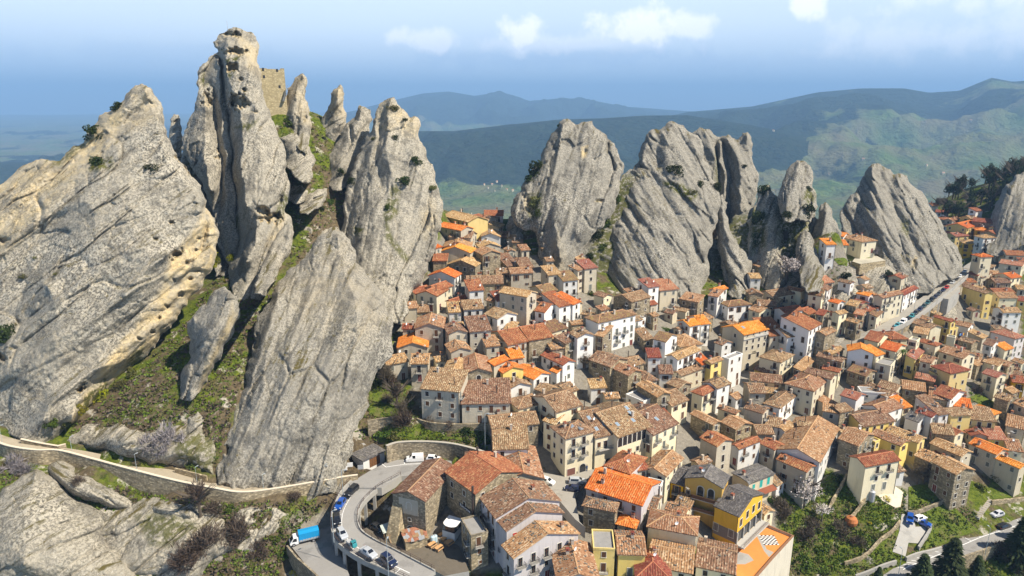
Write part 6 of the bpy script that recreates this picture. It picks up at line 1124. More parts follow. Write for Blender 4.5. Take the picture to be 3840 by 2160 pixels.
# lower road
LLp = edge('E4', [(560,1560),(820,1449),(980,1345),(1100,1295),(1250,1222),(1500,1115),(1750,1005),(2000,935),(2300,835)], (-17, -16), 40)
LRp = edge('E4', [(900,1640),(1150,1449),(1300,1375),(1450,1330),(1600,1290),(1800,1225),(2000,1150),(2200,1070),(2420,975)], (-17, -16), 40)
lr = strip('road', LLp, LRp, ASPH, .5); lr['label'] = 'lower road with white parking bays'
ln_ = mixl(LLp, LRp, .34); line_on(lr, ln_[8:38], .10)
for i in range(9, 38, 2): line_on(lr, [mixl(LLp, LRp, .03)[i], ln_[i]], .09)
wall_along('stone_wall', 'stone wall on the valley side of the lower road', [p_ + Vector((0, 0, .9)) for p_ in LRp[14:30]], .5, WALLST, sink=1.5)
lot_ = sheet('truck_lot', 'F', [(728,1368),(800,1340),(838,1290),(850,1380),(880,1449),(800,1460)], 1.1, ASPH, thick=5); lot_['label'] = 'asphalt lot where the truck stands'
wall_along('stone_wall', 'low stone edge wall of the truck lot', [onz('F', x, y, 1.7) for x, y in ((722,1372),(745,1400),(790,1440),(820,1470))], .4, WALLST, sink=2)
drape('driveway', 'E4', [(1020,830),(1140,850),(1160,960),(1330,950),(1200,1130),(1090,1120),(1060,1260),(930,1210),(1000,1000)], CONC, 'concrete driveway with parked blue cars')
drape('terrace', 'E4', [(740,590),(960,555),(1040,610),(1010,760),(960,770),(830,700)], asphalt('pale_terrace', (.50, .44, .34), (.58, .52, .41)), 'pale terrace before the cream house')
m, t, b = mat('lawn'); g = gpos(t); n_ = noi(t, g, 1.6, 5, .7)
lc = mixc(t, rng(t, n_, .3, .7), (0.045, 0.075, 0.008), (0.135, 0.165, 0.022)); lc = mixc(t, rng(t, noi(t, g, .25, 4), .54, .64, 0, .7), lc, (0.15, 0.125, 0.06)); lk(t, lc, b.inputs['Base Color']); b.inputs['Roughness'].default_value = 1; bump(t, b, n_, .8, .3); LAWN = m
for lb, fr, pp in (('upper lawn beside the tall stone house', 'E4', [(1090,560),(1200,530),(1330,560),(1500,640),(1340,700),(1100,760)]), ('lower lawn between driveway and lower road', 'E4', [(1130,810),(1350,770),(1510,720),(1640,850),(1800,1000),(1500,1100),(1250,1180),(1330,950),(1180,900)]),
        ('lawn right of the yellow hipped house', 'D4', [(1150,790),(1270,745),(1420,830),(1450,900),(1300,870)]), ('strip of lawn behind the right garden wall', 'E4', [(1920,640),(2100,590),(2200,650),(1950,680)]), ('grass under the leaning tree by rock flank', 'D1', [(-40,720),(150,730),(290,900),(280,960),(-40,960)]),
        ('grass bank above the curved parking wall', 'D1', [(-40,1110),(200,1090),(400,1100),(900,1190),(980,1250),(800,1205),(500,1195),(200,1215),(60,1240)]), ('green patch above the long steps', 'C3', [(1410,625),(1480,615),(1555,650),(1545,700),(1470,690)]), ('terraced grass right of the rock gap', 'C1', [(1400,455),(1500,440),(1640,420),(1660,455),(1480,475)]), ('grass below driveway along dry wall', 'E4', [(450,1330),(700,1200),(930,1010),(1000,1010),(920,1180),(960,1270),(700,1370)])): drape('lawn', fr, pp, LAWN, lb)
# orange terrace with chessboard
ORG = plain('orange_terrace_tiles', (.62, .235, .055), .8, var=.12, sc=.8); TZ = -5.6
ot = sheet('terrace', 'E3', [(640,1100),(960,1190),(1040,1130),(1260,920),(1540,1045),(1130,1500),(980,1520),(960,1300),(620,1230)], TZ, ORG, thick=7); ot['label'] = 'orange paved terrace with chessboard inlay'
gs = MB(); gp = [onz('E3', x, y, TZ + .006) for x, y in ((925,1230),(1000,1205),(1090,1230),(1145,1290),(1060,1330),(970,1330),(920,1290))]; gs.face(gp[::-1] if (gp[1] - gp[0]).cross(gp[2] - gp[0]).z < 0 else gp); gs.build('gravel_patch', CONC, ot)
gs = MB(); gp = [onz('E3', x, y, TZ + .006) for x, y in ((1170,1035),(1205,1030),(1275,1180),(1345,1210),(1300,1260),(1250,1200))]; gs.face(gp[::-1] if (gp[1] - gp[0]).cross(gp[2] - gp[0]).z < 0 else gp); gs.build('gravel_patch', CONC, ot)
q0, q1, q2, q3 = [onz('E3', x, y, TZ + .008) for x, y in ((1192,1038),(1348,1040),(1402,1135),(1248,1138))]
CHK = [plain('white_marble_square', (.72, .70, .66), .5, var=.06), plain('black_marble_square', (.035, .035, .04), .5)]
for i in range(8):
    for j in range(8):
        def bl(a, b_): return q0.lerp(q1, a).lerp(q3.lerp(q2, a), b_)
        mb = MB(); f_ = [bl(i / 8, j / 8), bl((i + 1) / 8, j / 8), bl((i + 1) / 8, (j + 1) / 8), bl(i / 8, (j + 1) / 8)]; f_ = f_[::-1] if (f_[1] - f_[0]).cross(f_[2] - f_[0]).z < 0 else f_
        mb.face(f_); mb.build('board_square', CHK[(i + j) % 2], ot)
wall_along('terrace_wall', 'tall concrete wall under the orange terrace edge', [onz('E3', x, y, TZ + .5) for x, y in ((1250,925),(1540,1045),(1335,1265),(1130,1500))], .4, wallmat('pale_concrete', (.50, .46, .38), (.60, .55, .46), .4), cope=plain('brown_coping', (.25, .13, .07), .8), sink=2)
# steps
def steps(label, fr, a, b_, n, w, rise=None):
    P0_, P1_ = onground(fr, *a), onground(fr, *b_); root = empty('stone_steps', P0_); tag(root, label, 'steps'); d = (P1_ - P0_); hd = Vector((d.x, d.y, 0)).normalized(); sd_ = Vector((-hd.y, hd.x, 0)) * w / 2; L = Vector((d.x, d.y, 0)).length / n
    for i in range(n):
        c_ = d * ((i + .5) / n); mb = MB(); mb.obox(c_ + Vector((0, 0, -.25)), hd * L * .52, sd_, (0, 0, .45 + .04 * (i % 2))); mb.build('step', COBB if i % 2 else CONC, root)
steps('long flight of steps climbing beside the shark-fin rock', 'C3', (1620,975), (1600,640), 34, 2.2); steps('steps from small houses up to the red-roofed cottages', 'C3', (1290,780), (1370,690), 18, 2.2)
steps('garden steps between cream terrace and driveway', 'E4', (1050,800), (1055,620), 20, 1.6); steps('steps up the slope beside the stone house', 'E4', (1770,860), (1910,680), 20, 1.6); steps('steps beside the tall street house', 'D3', (1430,270), (1500,180), 12, 1.6)
steps('steps down the alley below the rock gap', 'C1', (850,960), (900,890), 10, 2.0)
# ------------------------------------------------------------------ vehicles
TYRE = plain('tyre', (.015, .015, .016), .9); RIM = plain('rim', (.4, .4, .42), .35, .6); GLASS = plain('car_glass', (.012, .014, .018), .06, spec=.9, var=.05); HEADL = plain('headlight', (.75, .75, .72), .15, spec=.8, var=.02); TAILL = plain('tail_light', (.4, .01, .01), .3)
CC = {}
def paint(name, c):
    if name not in CC:
        m_ = plain('paint_' + name, c, .28, spec=.5, var=.03); m_.node_tree.nodes['Principled BSDF'].inputs['Coat Weight'].default_value = .5; CC[name] = m_
    return CC[name]
SHAPES = {  # stations: x, belt z, top z, half width belt, half width top (length axis x, nose +x)
 'hatch': [(-1.95,.62,.66,.70,.66),(-1.90,.88,.93,.80,.72),(-1.50,.90,1.44,.84,.60),(.25,.90,1.47,.84,.60),(1.0,.90,.96,.84,.72),(1.80,.74,.80,.80,.70),(1.97,.52,.56,.70,.66)],
 'sedan': [(-2.2,.66,.70,.70,.66),(-2.12,.88,.93,.82,.74),(-1.55,.92,1.00,.86,.72),(-.95,.92,1.42,.87,.62),(.35,.92,1.44,.87,.62),(1.15,.90,.97,.86,.74),(2.05,.74,.80,.80,.70),(2.22,.5,.54,.7,.66)],
 'estate': [(-2.3,.7,.74,.74,.7),(-2.22,.9,.98,.84,.74),(-1.95,.95,1.48,.88,.64),(.35,.95,1.50,.88,.64),(1.2,.93,1.0,.87,.74),(2.1,.78,.84,.82,.72),(2.28,.52,.56,.7,.66)],
 'suv': [(-2.1,.75,.8,.8,.76),(-2.05,1.02,1.1,.88,.8),(-1.9,1.05,1.72,.9,.7),(.2,1.05,1.74,.9,.7),(.85,1.05,1.12,.9,.78),(1.9,.98,1.04,.86,.78),(2.1,.6,.66,.78,.74)],
 'van': [(-2.35,.8,.9,.84,.82),(-2.3,1.1,1.2,.9,.84),(-2.25,1.15,1.9,.92,.78),(.7,1.15,1.92,.92,.78),(1.45,1.1,1.2,.92,.8),(2.15,.92,1.0,.88,.78),(2.35,.55,.6,.8,.74)]}
PARTS = {}
def shape_mesh(kind, pm):
    key = (kind, pm.name)
    if key in PARTS: return PARTS[key]
    S = SHAPES[kind]; bd, gl = MB(), MB(); zb = .24; blind = kind == 'van'
    def ringp(s_): x, zk, zt, wk, wt = s_; return [(x, -wk, zb), (x, -wk * 1.01, zk), (x, -wt, zt), (x, wt, zt), (x, wk * 1.01, zk), (x, wk, zb)]
    rs = [ringp(s_) for s_ in S]
    for i in range(len(S) - 1):
        a, b_ = rs[i], rs[i + 1]; rise = S[i + 1][2] - S[i][2]; cab = (S[i][2] - S[i][1] > .3) and (S[i + 1][2] - S[i + 1][1] > .3); slope = abs(rise) > .3
        for k in range(5):
            q_ = [a[k], b_[k], b_[k + 1], a[k + 1]]
            glass = (k in (1, 3) and cab and not (blind)) or (k == 2 and slope and not (blind and rise > 0))
            if glass:
                c_ = sum((Vector(v) for v in q_), Vector()) / 4; nrm = (Vector(q_[1]) - Vector(q_[0])).cross(Vector(q_[3]) - Vector(q_[0])).normalized(); bd.face(q_)
                gl.face([c_ + (Vector(v) - c_) * .86 + nrm * .012 for v in q_]); 
            elif blind and k in (1, 3) and cab:
                bd.face(q_); p_ = [Vector(v) for v in q_]; nrm = (p_[1] - p_[0]).cross(p_[3] - p_[0]).normalized(); f0 = .70
                gl.face([v + nrm * .012 for v in (p_[0].lerp(p_[1], f0), p_[0].lerp(p_[1], .97), p_[3].lerp(p_[2], .93), p_[3].lerp(p_[2], f0))])
            else: bd.face(q_)
        bd.face([a[5], b_[5], b_[0], a[0]])
    bd.face(rs[0]); bd.face(rs[-1][::-1])
    x1, x0 = S[-2][0], S[0][0]; lights = []
    for s_ in (-1, 1):
        hl, tl = MB(), MB(); hl.obox((x1 + .04, s_ * S[-2][3] * .78, S[-2][1] - .06), (.12, 0, 0), (0, .16, 0), (0, 0, .07)); tl.obox((x0 + .02, s_ * S[0][3] * .9, S[0][1] + .12), (.05, 0, 0), (0, .09, 0), (0, 0, .12)); lights += [(hl, 'headlight', HEADL), (tl, 'tail_light', TAILL)]
    out = []
    for mb, nm, m_ in [(bd, 'body', pm), (gl, 'window_glass', GLASS)] + lights:
        me = mb.mesh(nm); me.materials.append(m_); out.append((nm, me))
    PARTS[key] = out; return out
def wheel_mesh(r=.31):
    mb = MB(); n = 14
    for y, rr_, mi in ((.1, r, 0),):
        ra_ = [(rr_ * math.cos(a), rr_ * math.sin(a)) for a in np.linspace(0, 2 * math.pi, n, endpoint=False)]
        for i in range(n):
            j = (i + 1) % n; mb.face([(ra_[i][0], -y, ra_[i][1]), (ra_[j][0], -y, ra_[j][1]), (ra_[j][0], y, ra_[j][1]), (ra_[i][0], y, ra_[i][1])][::-1])
        for s_ in (-1, 1):
            mb.face([(x, s_ * y, z) for x, z in ra_][::-1 if s_ > 0 else 1]); mb.face([(x * .62, s_ * (y + .008), z * .62) for x, z in ra_][::-1 if s_ > 0 else 1], 1)
    me = mb.mesh('wheel'); me.materials.append(TYRE); me.materials.append(RIM); return me
WHL = wheel_mesh()
def car(label, kind, col, pm, z, fr, tail, nose, group=None, ctr=None, scale=1.0):
    a, b_ = onz(fr, *tail, z), onz(fr, *nose, z); c_ = (a + b_) / 2 if ctr is None else onz(fr, *ctr, z); ang = math.atan2(b_.y - a.y, b_.x - a.x)
    root = empty('car' if kind != 'van' else 'van', c_, ang); root.scale = (scale,) * 3; tag(root, label, 'car' if kind != 'van' else 'van', group)
    for nm, me in shape_mesh(kind, paint(col, pm)): put(me, nm, root, (0, 0, 0))
    S = SHAPES[kind]; xf, xr = S[-2][0] - .45, S[1][0] + .5
    for x in (xf, xr):
        for s_ in (-1, 1): put(WHL, 'wheel', root, (x, s_ * .76, .31))
    return root
BLK, BLU, SIL, WHT, DBL, RED, TEA, GRY = (.012, .013, .016), (.01, .07, .33), (.42, .44, .46), (.80, .80, .79), (.012, .02, .06), (.42, .015, .02), (.03, .22, .24), (.14, .145, .15)
def zr(i): return HLp[i].lerp(HRp[i], .2).z + .01
car('black estate car first on the hairpin beside the path end', 'estate', 'black', BLK, 7.45, 'E1', (365,565), (272,655))
car('bright blue car behind the black estate on hairpin', 'hatch', 'blue', BLU, 7.2, 'E1', (240,690), (172,800))
car('black hatchback on the outermost curve of the hairpin', 'hatch', 'black', BLK, 6.9, 'E1', (165,850), (178,945))
car('silver hatchback below the black hatchback on hairpin', 'hatch', 'silver', SIL, 6.5, 'E1', (190,990), (258,1095))
car('silver sedan on hairpin between pickup and dark jeep', 'sedan', 'silver', SIL, 5.6, 'E1', (428,1192), (552,1275))
car('dark blue off-road car lowest on the hairpin road', 'suv', 'darkblue', DBL, 5.0, 'E1', (640,1275), (750,1362))
car('white panel van parked under the curved stone wall', 'van', 'white', WHT, 7.6, 'E1', (1030,285), (880,292))
car('small white car next to the white panel van', 'hatch', 'white', WHT, 7.6, 'E1', (1085,282), (1205,288))
car('black car in the shade under the hairpin road', 'hatch', 'black', BLK, .95, 'E1', (530,955), (625,1010))
car('silver estate car standing in the cafe square', 'estate', 'silver', SIL, 6.22, 'E2', (905,510), (1060,515))
car('dark blue car nosed against the curved house in square', 'hatch', 'darkblue', DBL, 6.22, 'E2', (975,592), (885,580))
car('white car half hidden behind the tan roof ridge', 'hatch', 'white', WHT, 6.22, 'E2', (640,500), (715,525))
car('black car parked in the lower road bay above the conifer', 'hatch', 'black', BLK, -16.8, 'E4', (1440,1195), (1570,1165))
car('black car parked in the lower road bay near the gate', 'estate', 'black', BLK, -16.3, 'E4', (1985,985), (2110,945))
car('white old car on grass above the lower road', 'hatch', 'oldwhite', (.55, .56, .58), gz(*onground('E4', 1980, 850).xy) + .05, 'E4', (2030,830), (1930,855))
car('blue jeep on the concrete driveway', 'suv', 'blue', BLU, gz(*onground('E4', 1100, 900).xy) + .25, 'E4', (1105,850), (1098,945)); car('white car behind the blue jeep on driveway', 'hatch', 'white', WHT, gz(*onground('E4', 1205, 885).xy) + .25, 'E4', (1165,895), (1245,870)); car('second blue car on the driveway by the concrete wall', 'hatch', 'blue', BLU, gz(*onground('E4', 1240, 935).xy) + .25, 'E4', (1205,920), (1275,945))
car('black car at the lower end of the village street', 'hatch', 'black', BLK, 11.4, 'D3', (1525,292), (1490,262))
PK = [(440,1302,'turquoise',(.05,.30,.36),'hatch'),(497,1272,'white',WHT,'van'),(545,1240,'black',BLK,'hatch'),(587,1208,'teal',TEA,'hatch'),(627,1172,'black',BLK,'sedan'),(668,1140,'dark blue',DBL,'estate'),(708,1108,'dark green',(.01,.05,.05),'hatch'),(746,1074,'dark teal',(.012,.09,.10),'hatch'),(785,1045,'black',BLK,'suv'),
      (822,1014,'dark blue',DBL,'hatch'),(858,985,'dark grey',(.05,.055,.06),'estate'),(900,948,'dark blue',DBL,'hatch'),(936,920,'red',RED,'hatch'),(993,868,'silver',SIL,'estate'),(1033,836,'black',BLK,'hatch'),(1066,808,'white',WHT,'hatch'),(1120,757,'silver',SIL,'sedan')]
for i, (x, y, cn_, cc_, kd) in enumerate(PK):
    p_ = onz('C4', x, y, 15.5); zz_ = min(MLp, key=lambda v: (v - p_).length); zz_ = zz_.z + .01
    lab = f"{cn_} {'van' if kd == 'van' else 'car'} {('first', 'second', 'third', 'fourth', 'fifth', 'sixth', 'seventh', 'eighth', 'ninth', 'tenth', 'eleventh', 'twelfth', 'thirteenth', 'fourteenth', 'fifteenth', 'sixteenth', 'last')[i]} in the row along the street parapet, counted uphill"
    car(lab, kd, cn_, cc_, zz_, 'C4', (x + 21, y - 17), (x - 21, y + 17), 'cars parked along the street')
for x, y, cn_, cc_, lab in ((690,957,'white',WHT,'white car beside two red cars at the rock wall'),(712,932,'red',RED,'red car next to white car at the rock wall'),(755,912,'red',RED,'red car next to blue car at the rock wall'),(778,893,'blue',BLU,'blue car under notice boards at the rock wall')):
    car(lab, 'hatch', cn_, cc_, 16.0, 'C4', (x - 22, y - 4), (x + 22, y + 4))
# three-wheel pickup and the blue box truck
c_ = onz('E1', 325, 1145, 6.1); b_ = onz('E1', 360, 1180, 6.0); root = empty('pickup', c_, math.atan2(b_.y - c_.y, b_.x - c_.x)); tag(root, 'tiny teal three-wheel pickup with open grey bed on hairpin', 'pickup')
mb = MB(); mb.face([(1.35,-.45,.3),(1.35,.45,.3),(1.2,.5,.85),(1.2,-.5,.85)]); mb.face([(1.2,-.5,.85),(1.2,.5,.85),(.95,.5,1.5),(.95,-.5,1.5)]); mb.box(.2,.95,-.55,.55,1.45,1.55); mb.box(.2,1.2,-.55,.55,.3,.85); mb.box(.2,.3,-.55,.55,.85,1.5); mb.build('cab', paint('teal', TEA), root)
mb = MB(); mb.box(-1.5,.15,-.7,.7,.5,.58); [mb.box(*q_) for q_ in ((-1.5,.15,-.7,-.65,.58,.9),(-1.5,.15,.65,.7,.58,.9),(-1.5,-1.45,-.65,.65,.58,.9),(.1,.15,-.65,.65,.58,.9))]; mb.build('cargo_bed', METAL, root)
mb = MB(); mb.box(1.0,1.05,-.4,.4,.95,1.4); [mb.box(.35,.9,s_*.553-.005,s_*.553+.005,.9,1.4) for s_ in (-1,1)]; mb.build('window_glass', GLASS, root)
for x, y in ((1.0,0),(-.9,-.6),(-.9,.6)): put(WHL, 'wheel', root, (x, y, .27)).scale = (.85,) * 3
a, b_ = onz('Z4', 1590, 1262, 1.1), onz('Z4', 1475, 1290, 1.1); root = empty('truck', (a + b_) / 2, math.atan2(b_.y - a.y, b_.x - a.x)); tag(root, 'white cab truck with bright blue tarpaulin box', 'truck')
TARP = plain('blue_tarpaulin', (.012, .27, .55), .5, var=.08, sc=1); mb = MB(); mb.box(-3.3, 1.3, -1.05, 1.05, .85, 1.0); mb.build('bed', METAL, root)
mb = MB(); mb.box(-3.28, 1.28, -1.06, 1.06, 1.0, 2.85, 0, 't'); mb.face([(-3.28,-1.06,2.85),(1.28,-1.06,2.85),(1.28,0,3.0),(-3.28,0,3.0)]); mb.face([(-3.28,0,3.0),(1.28,0,3.0),(1.28,1.06,2.85),(-3.28,1.06,2.85)]); cb_ = mb.build('tarpaulin_box', TARP, root)
for x in np.arange(-3.2, 1.3, .62): mb = MB(); mb.box(x, x + .07, -1.085, 1.085, 1.0, 2.84); mb.build('tarpaulin_rib', TARP, cb_)
mb = MB(); mb.box(-3.29, 1.29, -1.075, 1.075, 1.0, 1.35); mb.build('grey_side_board', METAL, cb_)
cabp = [(1.4,.45),(3.25,.45),(3.3,.95),(3.15,1.15),(2.45,2.15),(1.4,2.2)]; mb = MB(); mb.face([(x,-.98,z) for x,z in cabp]); mb.face([(x,.98,z) for x,z in cabp][::-1]); 
for i in range(len(cabp)): p_, q_ = cabp[i], cabp[(i+1)%len(cabp)]; mb.face([(p_[0],-.98,p_[1]),(p_[0],.98,p_[1]),(q_[0],.98,q_[1]),(q_[0],-.98,q_[1])])
mb.build('cab', paint('white', WHT), root); mb = MB(); mb.face([(3.13,-.85,1.2),(3.13,.85,1.2),(2.53,.8,2.06),(2.53,-.8,2.06)]); [mb.face([(x, s_*.99, z) for x, z in ((1.75,1.2),(2.85,1.2),(2.4,2.0),(1.75,2.0))][::s_]) for s_ in (-1,1)]; mb.build('window_glass', GLASS, root)
for x in (2.5, -1.9):
    for s_ in (-1, 1): put(WHL, 'wheel', root, (x, s_ * .88, .40)).scale = (1.3,) * 3
for s_ in (-1, 1): mb = MB(); mb.box(3.26, 3.33, s_ * .7 - .15, s_ * .7 + .15, .7, .92); mb.build('headlight', HEADL, root)
# ------------------------------------------------------------------ lamps and poles
LAMPM = plain('galvanised_pole', (.36, .42, .45), .5, .2); LH = plain('lamp_head', (.34, .37, .39), .5)
def lamp(label, base, h, rz=0.0, arm=.9):
    root = empty('street_lamp', base, rz); tag(root, label, 'street lamp', 'street lamps'); mb = MB(); k_ = .55 if h < 5 else .85; mb.tube([(0, 0, -.3), (0, 0, h)], [.09 * k_, .06 * k_], 6); mb.build('pole', LAMPM, root); arm *= k_
    mb = MB(); mb.tube([(0, 0, h), (arm * .6, 0, h + .12), (arm, 0, h + .1)], .04, 5); mb.build('arm', LAMPM, root); mb = MB(); mb.obox((arm + .15, 0, h + .08), (.36 * k_, 0, 0), (0, .17 * k_, 0), (0, 0, .06)); mb.build('lamp_head', LH, root)
for lab, fr, x, y, z, h, rz in (('lamp beside the dark off-road car on hairpin', 'E1', 690, 1449, 4.4, 8.5, 1.5), ('lamp beside the black estate on hairpin', 'E1', 232, 625, 7.4, 6.5, 0), ('lamp at the outermost hairpin curve', 'E1', 140, 1100, 6.4, 7.5, .6),
        ('lamp at the path end near notice boards', 'E1', 58, 510, 8.2, 4.6, 0), ('lamp at the highest visible path bend', 'Z4', 14, 782, 19.4, 4.6, 1), ('lamp on path above the white rock rib', 'Z4', 366, 838, 17.2, 4.6, 1), ('lamp on path middle stretch below bare bushes', 'Z4', 690, 925, 14.7, 4.6, 1),
        ('lamp on path by the bare tree', 'Z4', 993, 990, 12.5, 4.6, 1), ('lamp on path below the grey front slab', 'Z4', 1328, 1028, 9.9, 4.6, 1), ('lamp on path near wooden benches', 'Z4', 1640, 975, 8.4, 4.6, 1),
        ('lamp on street at the far bend', 'C4', 1097, 772, 17, 7, 2.4), ('lamp on street before the notice boards', 'C4', 955, 872, 16.3, 7, 2.4), ('lamp on street by the red parked cars', 'C4', 790, 1012, 15.8, 7, 2.4), ('lamp on street by the white street houses', 'C4', 605, 1165, 15.4, 7, 2.4),
        ('lamp on the lower road between the two black cars', 'E4', 1862, 1232, -16.6, 8, 1.6), ('lamp on the lower road at the bottom edge', 'E4', 985, 1460, -16.9, 8, 1.6), ('lamp pole behind the curved parking wall', 'D1', 1125, 1295, 12.0, 10, 0)):
    lamp(lab, onz(fr, x, y, z), h, rz)
# ------------------------------------------------------------------ yard things, benches, boards, castle, mast
WOOD = plain('weathered_wood', (.30, .19, .10), .85, var=.4, sc=3); RUST = plain('rusty_sheet', (.30, .13, .075), .8, var=.6, sc=1.2); PALE = plain('pale_planks', (.52, .30, .13), .8, var=.15)
def tbl(label, x, y):
    p_ = onz('E1', x, y, .92); root = empty('picnic_table', p_, .9); tag(root, label, 'table', 'picnic tables in the yard'); mb = MB(); mb.box(-1.0, 1.0, -.42, .42, .72, .79); mb.build('table_top', PALE, root)
    for s_ in (-1, 1):
        mb = MB(); mb.box(-1.0, 1.0, s_ * .75 - .14, s_ * .75 + .14, .42, .48); mb.build('bench_seat', PALE, root); mb = MB(); mb.box(s_ * .75 - .05, s_ * .75 + .05, -.7, .7, .0, .72); mb.build('leg', WOOD, root)
for i, (x, y) in enumerate(((1228,1045),(1258,1090),(1302,1130),(1125,1150),(1195,1182))): tbl(('farthest picnic table in the yard', 'second farthest picnic table in the yard', 'picnic table by the shaded wall', 'nearest picnic table beside the rusty shed', 'nearest picnic table by the steps')[i], x, y)
p_ = onz('E1', 955, 1120, .92); root = empty('shed', p_, .35); tag(root, 'small shed with patched rusty sheet roof in the yard', 'shed'); mb = MB(); mb.box(-2.5, 2.5, -2, 2, 0, 2.1); mb.build('wall', WALLST, root)
rn = random.Random(12)
for i in range(8):
    for j in range(4): mb = MB(); mb.obox((-2.3 + i * .66 + rn.uniform(-.1, .1), -1.6 + j * 1.05 + rn.uniform(-.15, .15), 2.3 + j * .1 + rn.uniform(0, .12)), (rn.uniform(.3, .5), 0, rn.uniform(-.04, .04)), (rn.uniform(-.1, .1), rn.uniform(.5, .8), .06), (0, 0, .015)); mb.build('roof_sheet', rn.choice((RUST, METAL, RUST, WOOD)), root)
p_ = onz('E1', 690, 1040, .92); root = empty('lean_to', p_, .5); tag(root, 'lean-to with pale green sheet roof against the buttress', 'shed'); mb = MB(); mb.obox((0, 0, 2.2), (1.6, 0, .1), (0, 1.3, .3), (0, 0, .03)); mb.build('roof_sheet', plain('pale_green_sheet', (.45, .50, .45), .6, var=.3), root)
for sx in (-1.4, 1.4):
    for sy in (-1.1, 1.1): mb = MB(); mb.box(sx - .06, sx + .06, sy - .06, sy + .06, -.2, 2.1); mb.build('post', WOOD, root)
p_ = onz('E1', 810, 1075, .92); root = empty('plank_stack', p_, .5); tag(root, 'planks and poles leaning by the arched stone doorway', 'planks'); rn = random.Random(4)
for i in range(16): mb = MB(); x = -2.6 + i * .34; mb.obox((x, rn.uniform(-.2, .2), .95), (.07, 0, 0), (rn.uniform(-.1, .1), .55, .8), (0, .03, .03)); mb.build('plank', WOOD, root)
for i, (x, y) in enumerate(((1135,1110),(1158,1102))):
    root = empty('water_tank', onz('E1', x, y, .92)); tag(root, ('pale blue water tank nearer the tables', 'pale blue water tank nearer the wall')[i], 'tank'); mb = MB(); mb.tube([(0, 0, 0), (0, 0, .1), (0, 0, 1.5), (0, 0, 1.7), (0, 0, 1.78)], [.5, .56, .56, .4, .15], 12); mb.build('drum', plain('tank_plastic%d' % i, (.42, .56, .62), .5), root, True); mb = MB(); mb.tube([(0, 0, 1.76), (0, 0, 1.88)], .18, 10); mb.build('lid', METAL, root)
p_ = onz('E1', 1330, 960, 3.4); root = empty('terrace_pavilion', p_, -.45); root.scale = (.72,) * 3; tag(root, 'white canopied terrace bay beside the restaurant wall', 'pavilion'); mb = MB(); mb.box(-2.3, 2.3, -2.4, 2.4, -3.0, -.2); mb.build('base', WM['W'], root)
mb = MB(); n_ = 12; cpt = [(2.5 * math.cos(a), -1.0 + -1.6 * math.sin(a)) for a in np.linspace(0, math.pi, n_)] + [(-2.5, 2.4), (2.5, 2.4)]; mb.face([(x, y, 2.2 + .1 * y) for x, y in cpt][::-1]); mb.face([(x, y, 2.05 + .1 * y) for x, y in cpt])
for i in range(len(cpt)): a, b_ = cpt[i], cpt[(i + 1) % len(cpt)]; mb.face([(a[0], a[1], 2.05 + .1 * a[1]), (a[0], a[1], 2.2 + .1 * a[1]), (b_[0], b_[1], 2.2 + .1 * b_[1]), (b_[0], b_[1], 2.05 + .1 * b_[1])])
mb.build('canopy', WHITE, root); mb = MB(); mb.box(-2.2, 2.2, -2.3, 2.3, -.2, 1.9); mb.build('glazing', PANE, root)
for lab, x, y in (('wooden shelter roof by the path end', 1615, 955), ('wooden notice board beside the path end', 1700, 925)):
    root = empty('wooden_shelter', onz('Z4', x, y, 8.6), .1); tag(root, lab, 'shelter')
    for sx in (-1.2, 1.2): mb = MB(); mb.box(sx - .07, sx + .07, -.07, .07, -.3, 2.0); mb.build('post', WOOD, root)
    mb = MB(); mb.obox((0, 0, 2.1), (1.5, 0, 0), (0, .7, -.2), (0, 0, .05)); mb.build('roof', WOOD, root)
for i, (x, y, c_) in enumerate(((250,385,WHITE),(305,350,WHITE),(410,375,METAL),(180,355,WOOD))):
    root = empty('notice_board', onz('E1', x, y + 25, 8.0), .2); tag(root, ('low white sign panel by the garage', 'taller white map board by the garage', 'grey box sign nearest the garage', 'brown wooden board farthest from garage')[i], 'sign'); mb = MB(); mb.box(-.7, .7, -.05, .05, .7, 1.9); mb.build('panel', c_, root)
    for sx in (-.6, .6): mb = MB(); mb.box(sx - .05, sx + .05, -.04, .04, -.2, .7); mb.build('post', WOOD, root)
P_ = atd('F', 683, 255, 264); root = empty('castle_wall', P_, .38); tag(root, 'ruined square castle wall of yellow stone beside the tallest rock', 'castle')
mb = MB(); rn = random.Random(9); wx, wy, hh_ = 5.4, 4.0, 12.0
def crown(x0, y0, x1, y1, nrm):
    n_ = 7; zt = [hh_ + rn.choice((-.6, -.2, 0, .25)) for _ in range(n_ + 1)]
    for i in range(n_):
        a = (x0 + (x1 - x0) * i / n_, y0 + (y1 - y0) * i / n_); b_ = (x0 + (x1 - x0) * (i + 1) / n_, y0 + (y1 - y0) * (i + 1) / n_)
        A_, B_ = Vector((*a, -6)), Vector((*b_, -6)); mb.face([A_, B_, Vector((*b_, zt[i])), Vector((*a, zt[i]))]); ia, ib = Vector((a[0] - nrm[0], a[1] - nrm[1], zt[i])), Vector((b_[0] - nrm[0], b_[1] - nrm[1], zt[i]))
        mb.face([Vector((*a, zt[i])), Vector((*b_, zt[i])), ib, ia]); mb.face([ia, ib, Vector((ib.x, ib.y, -2)), Vector((ia.x, ia.y, -2))])
crown(-wx, -wy, wx, -wy, (0, -.8)); crown(wx, -wy, wx, wy, (.8, 0)); crown(wx, wy, -wx, wy, (0, .8)); crown(-wx, wy, -wx, -wy, (-.8, 0))
mb.build('wall', wallmat('castle_stone', (.56, .44, .22), (.68, .56, .31), .3, .6), root)
for x, z in ((-2.2, 11.6), (2.8, 11.3), (-2.1, 9), (3.2, 5.4)): put(piece('loophole', lambda mb: mb.box(-.4, .4, -.03, .02, -.55, .55), [IRON]), 'loophole', root, (x, -wy, z))
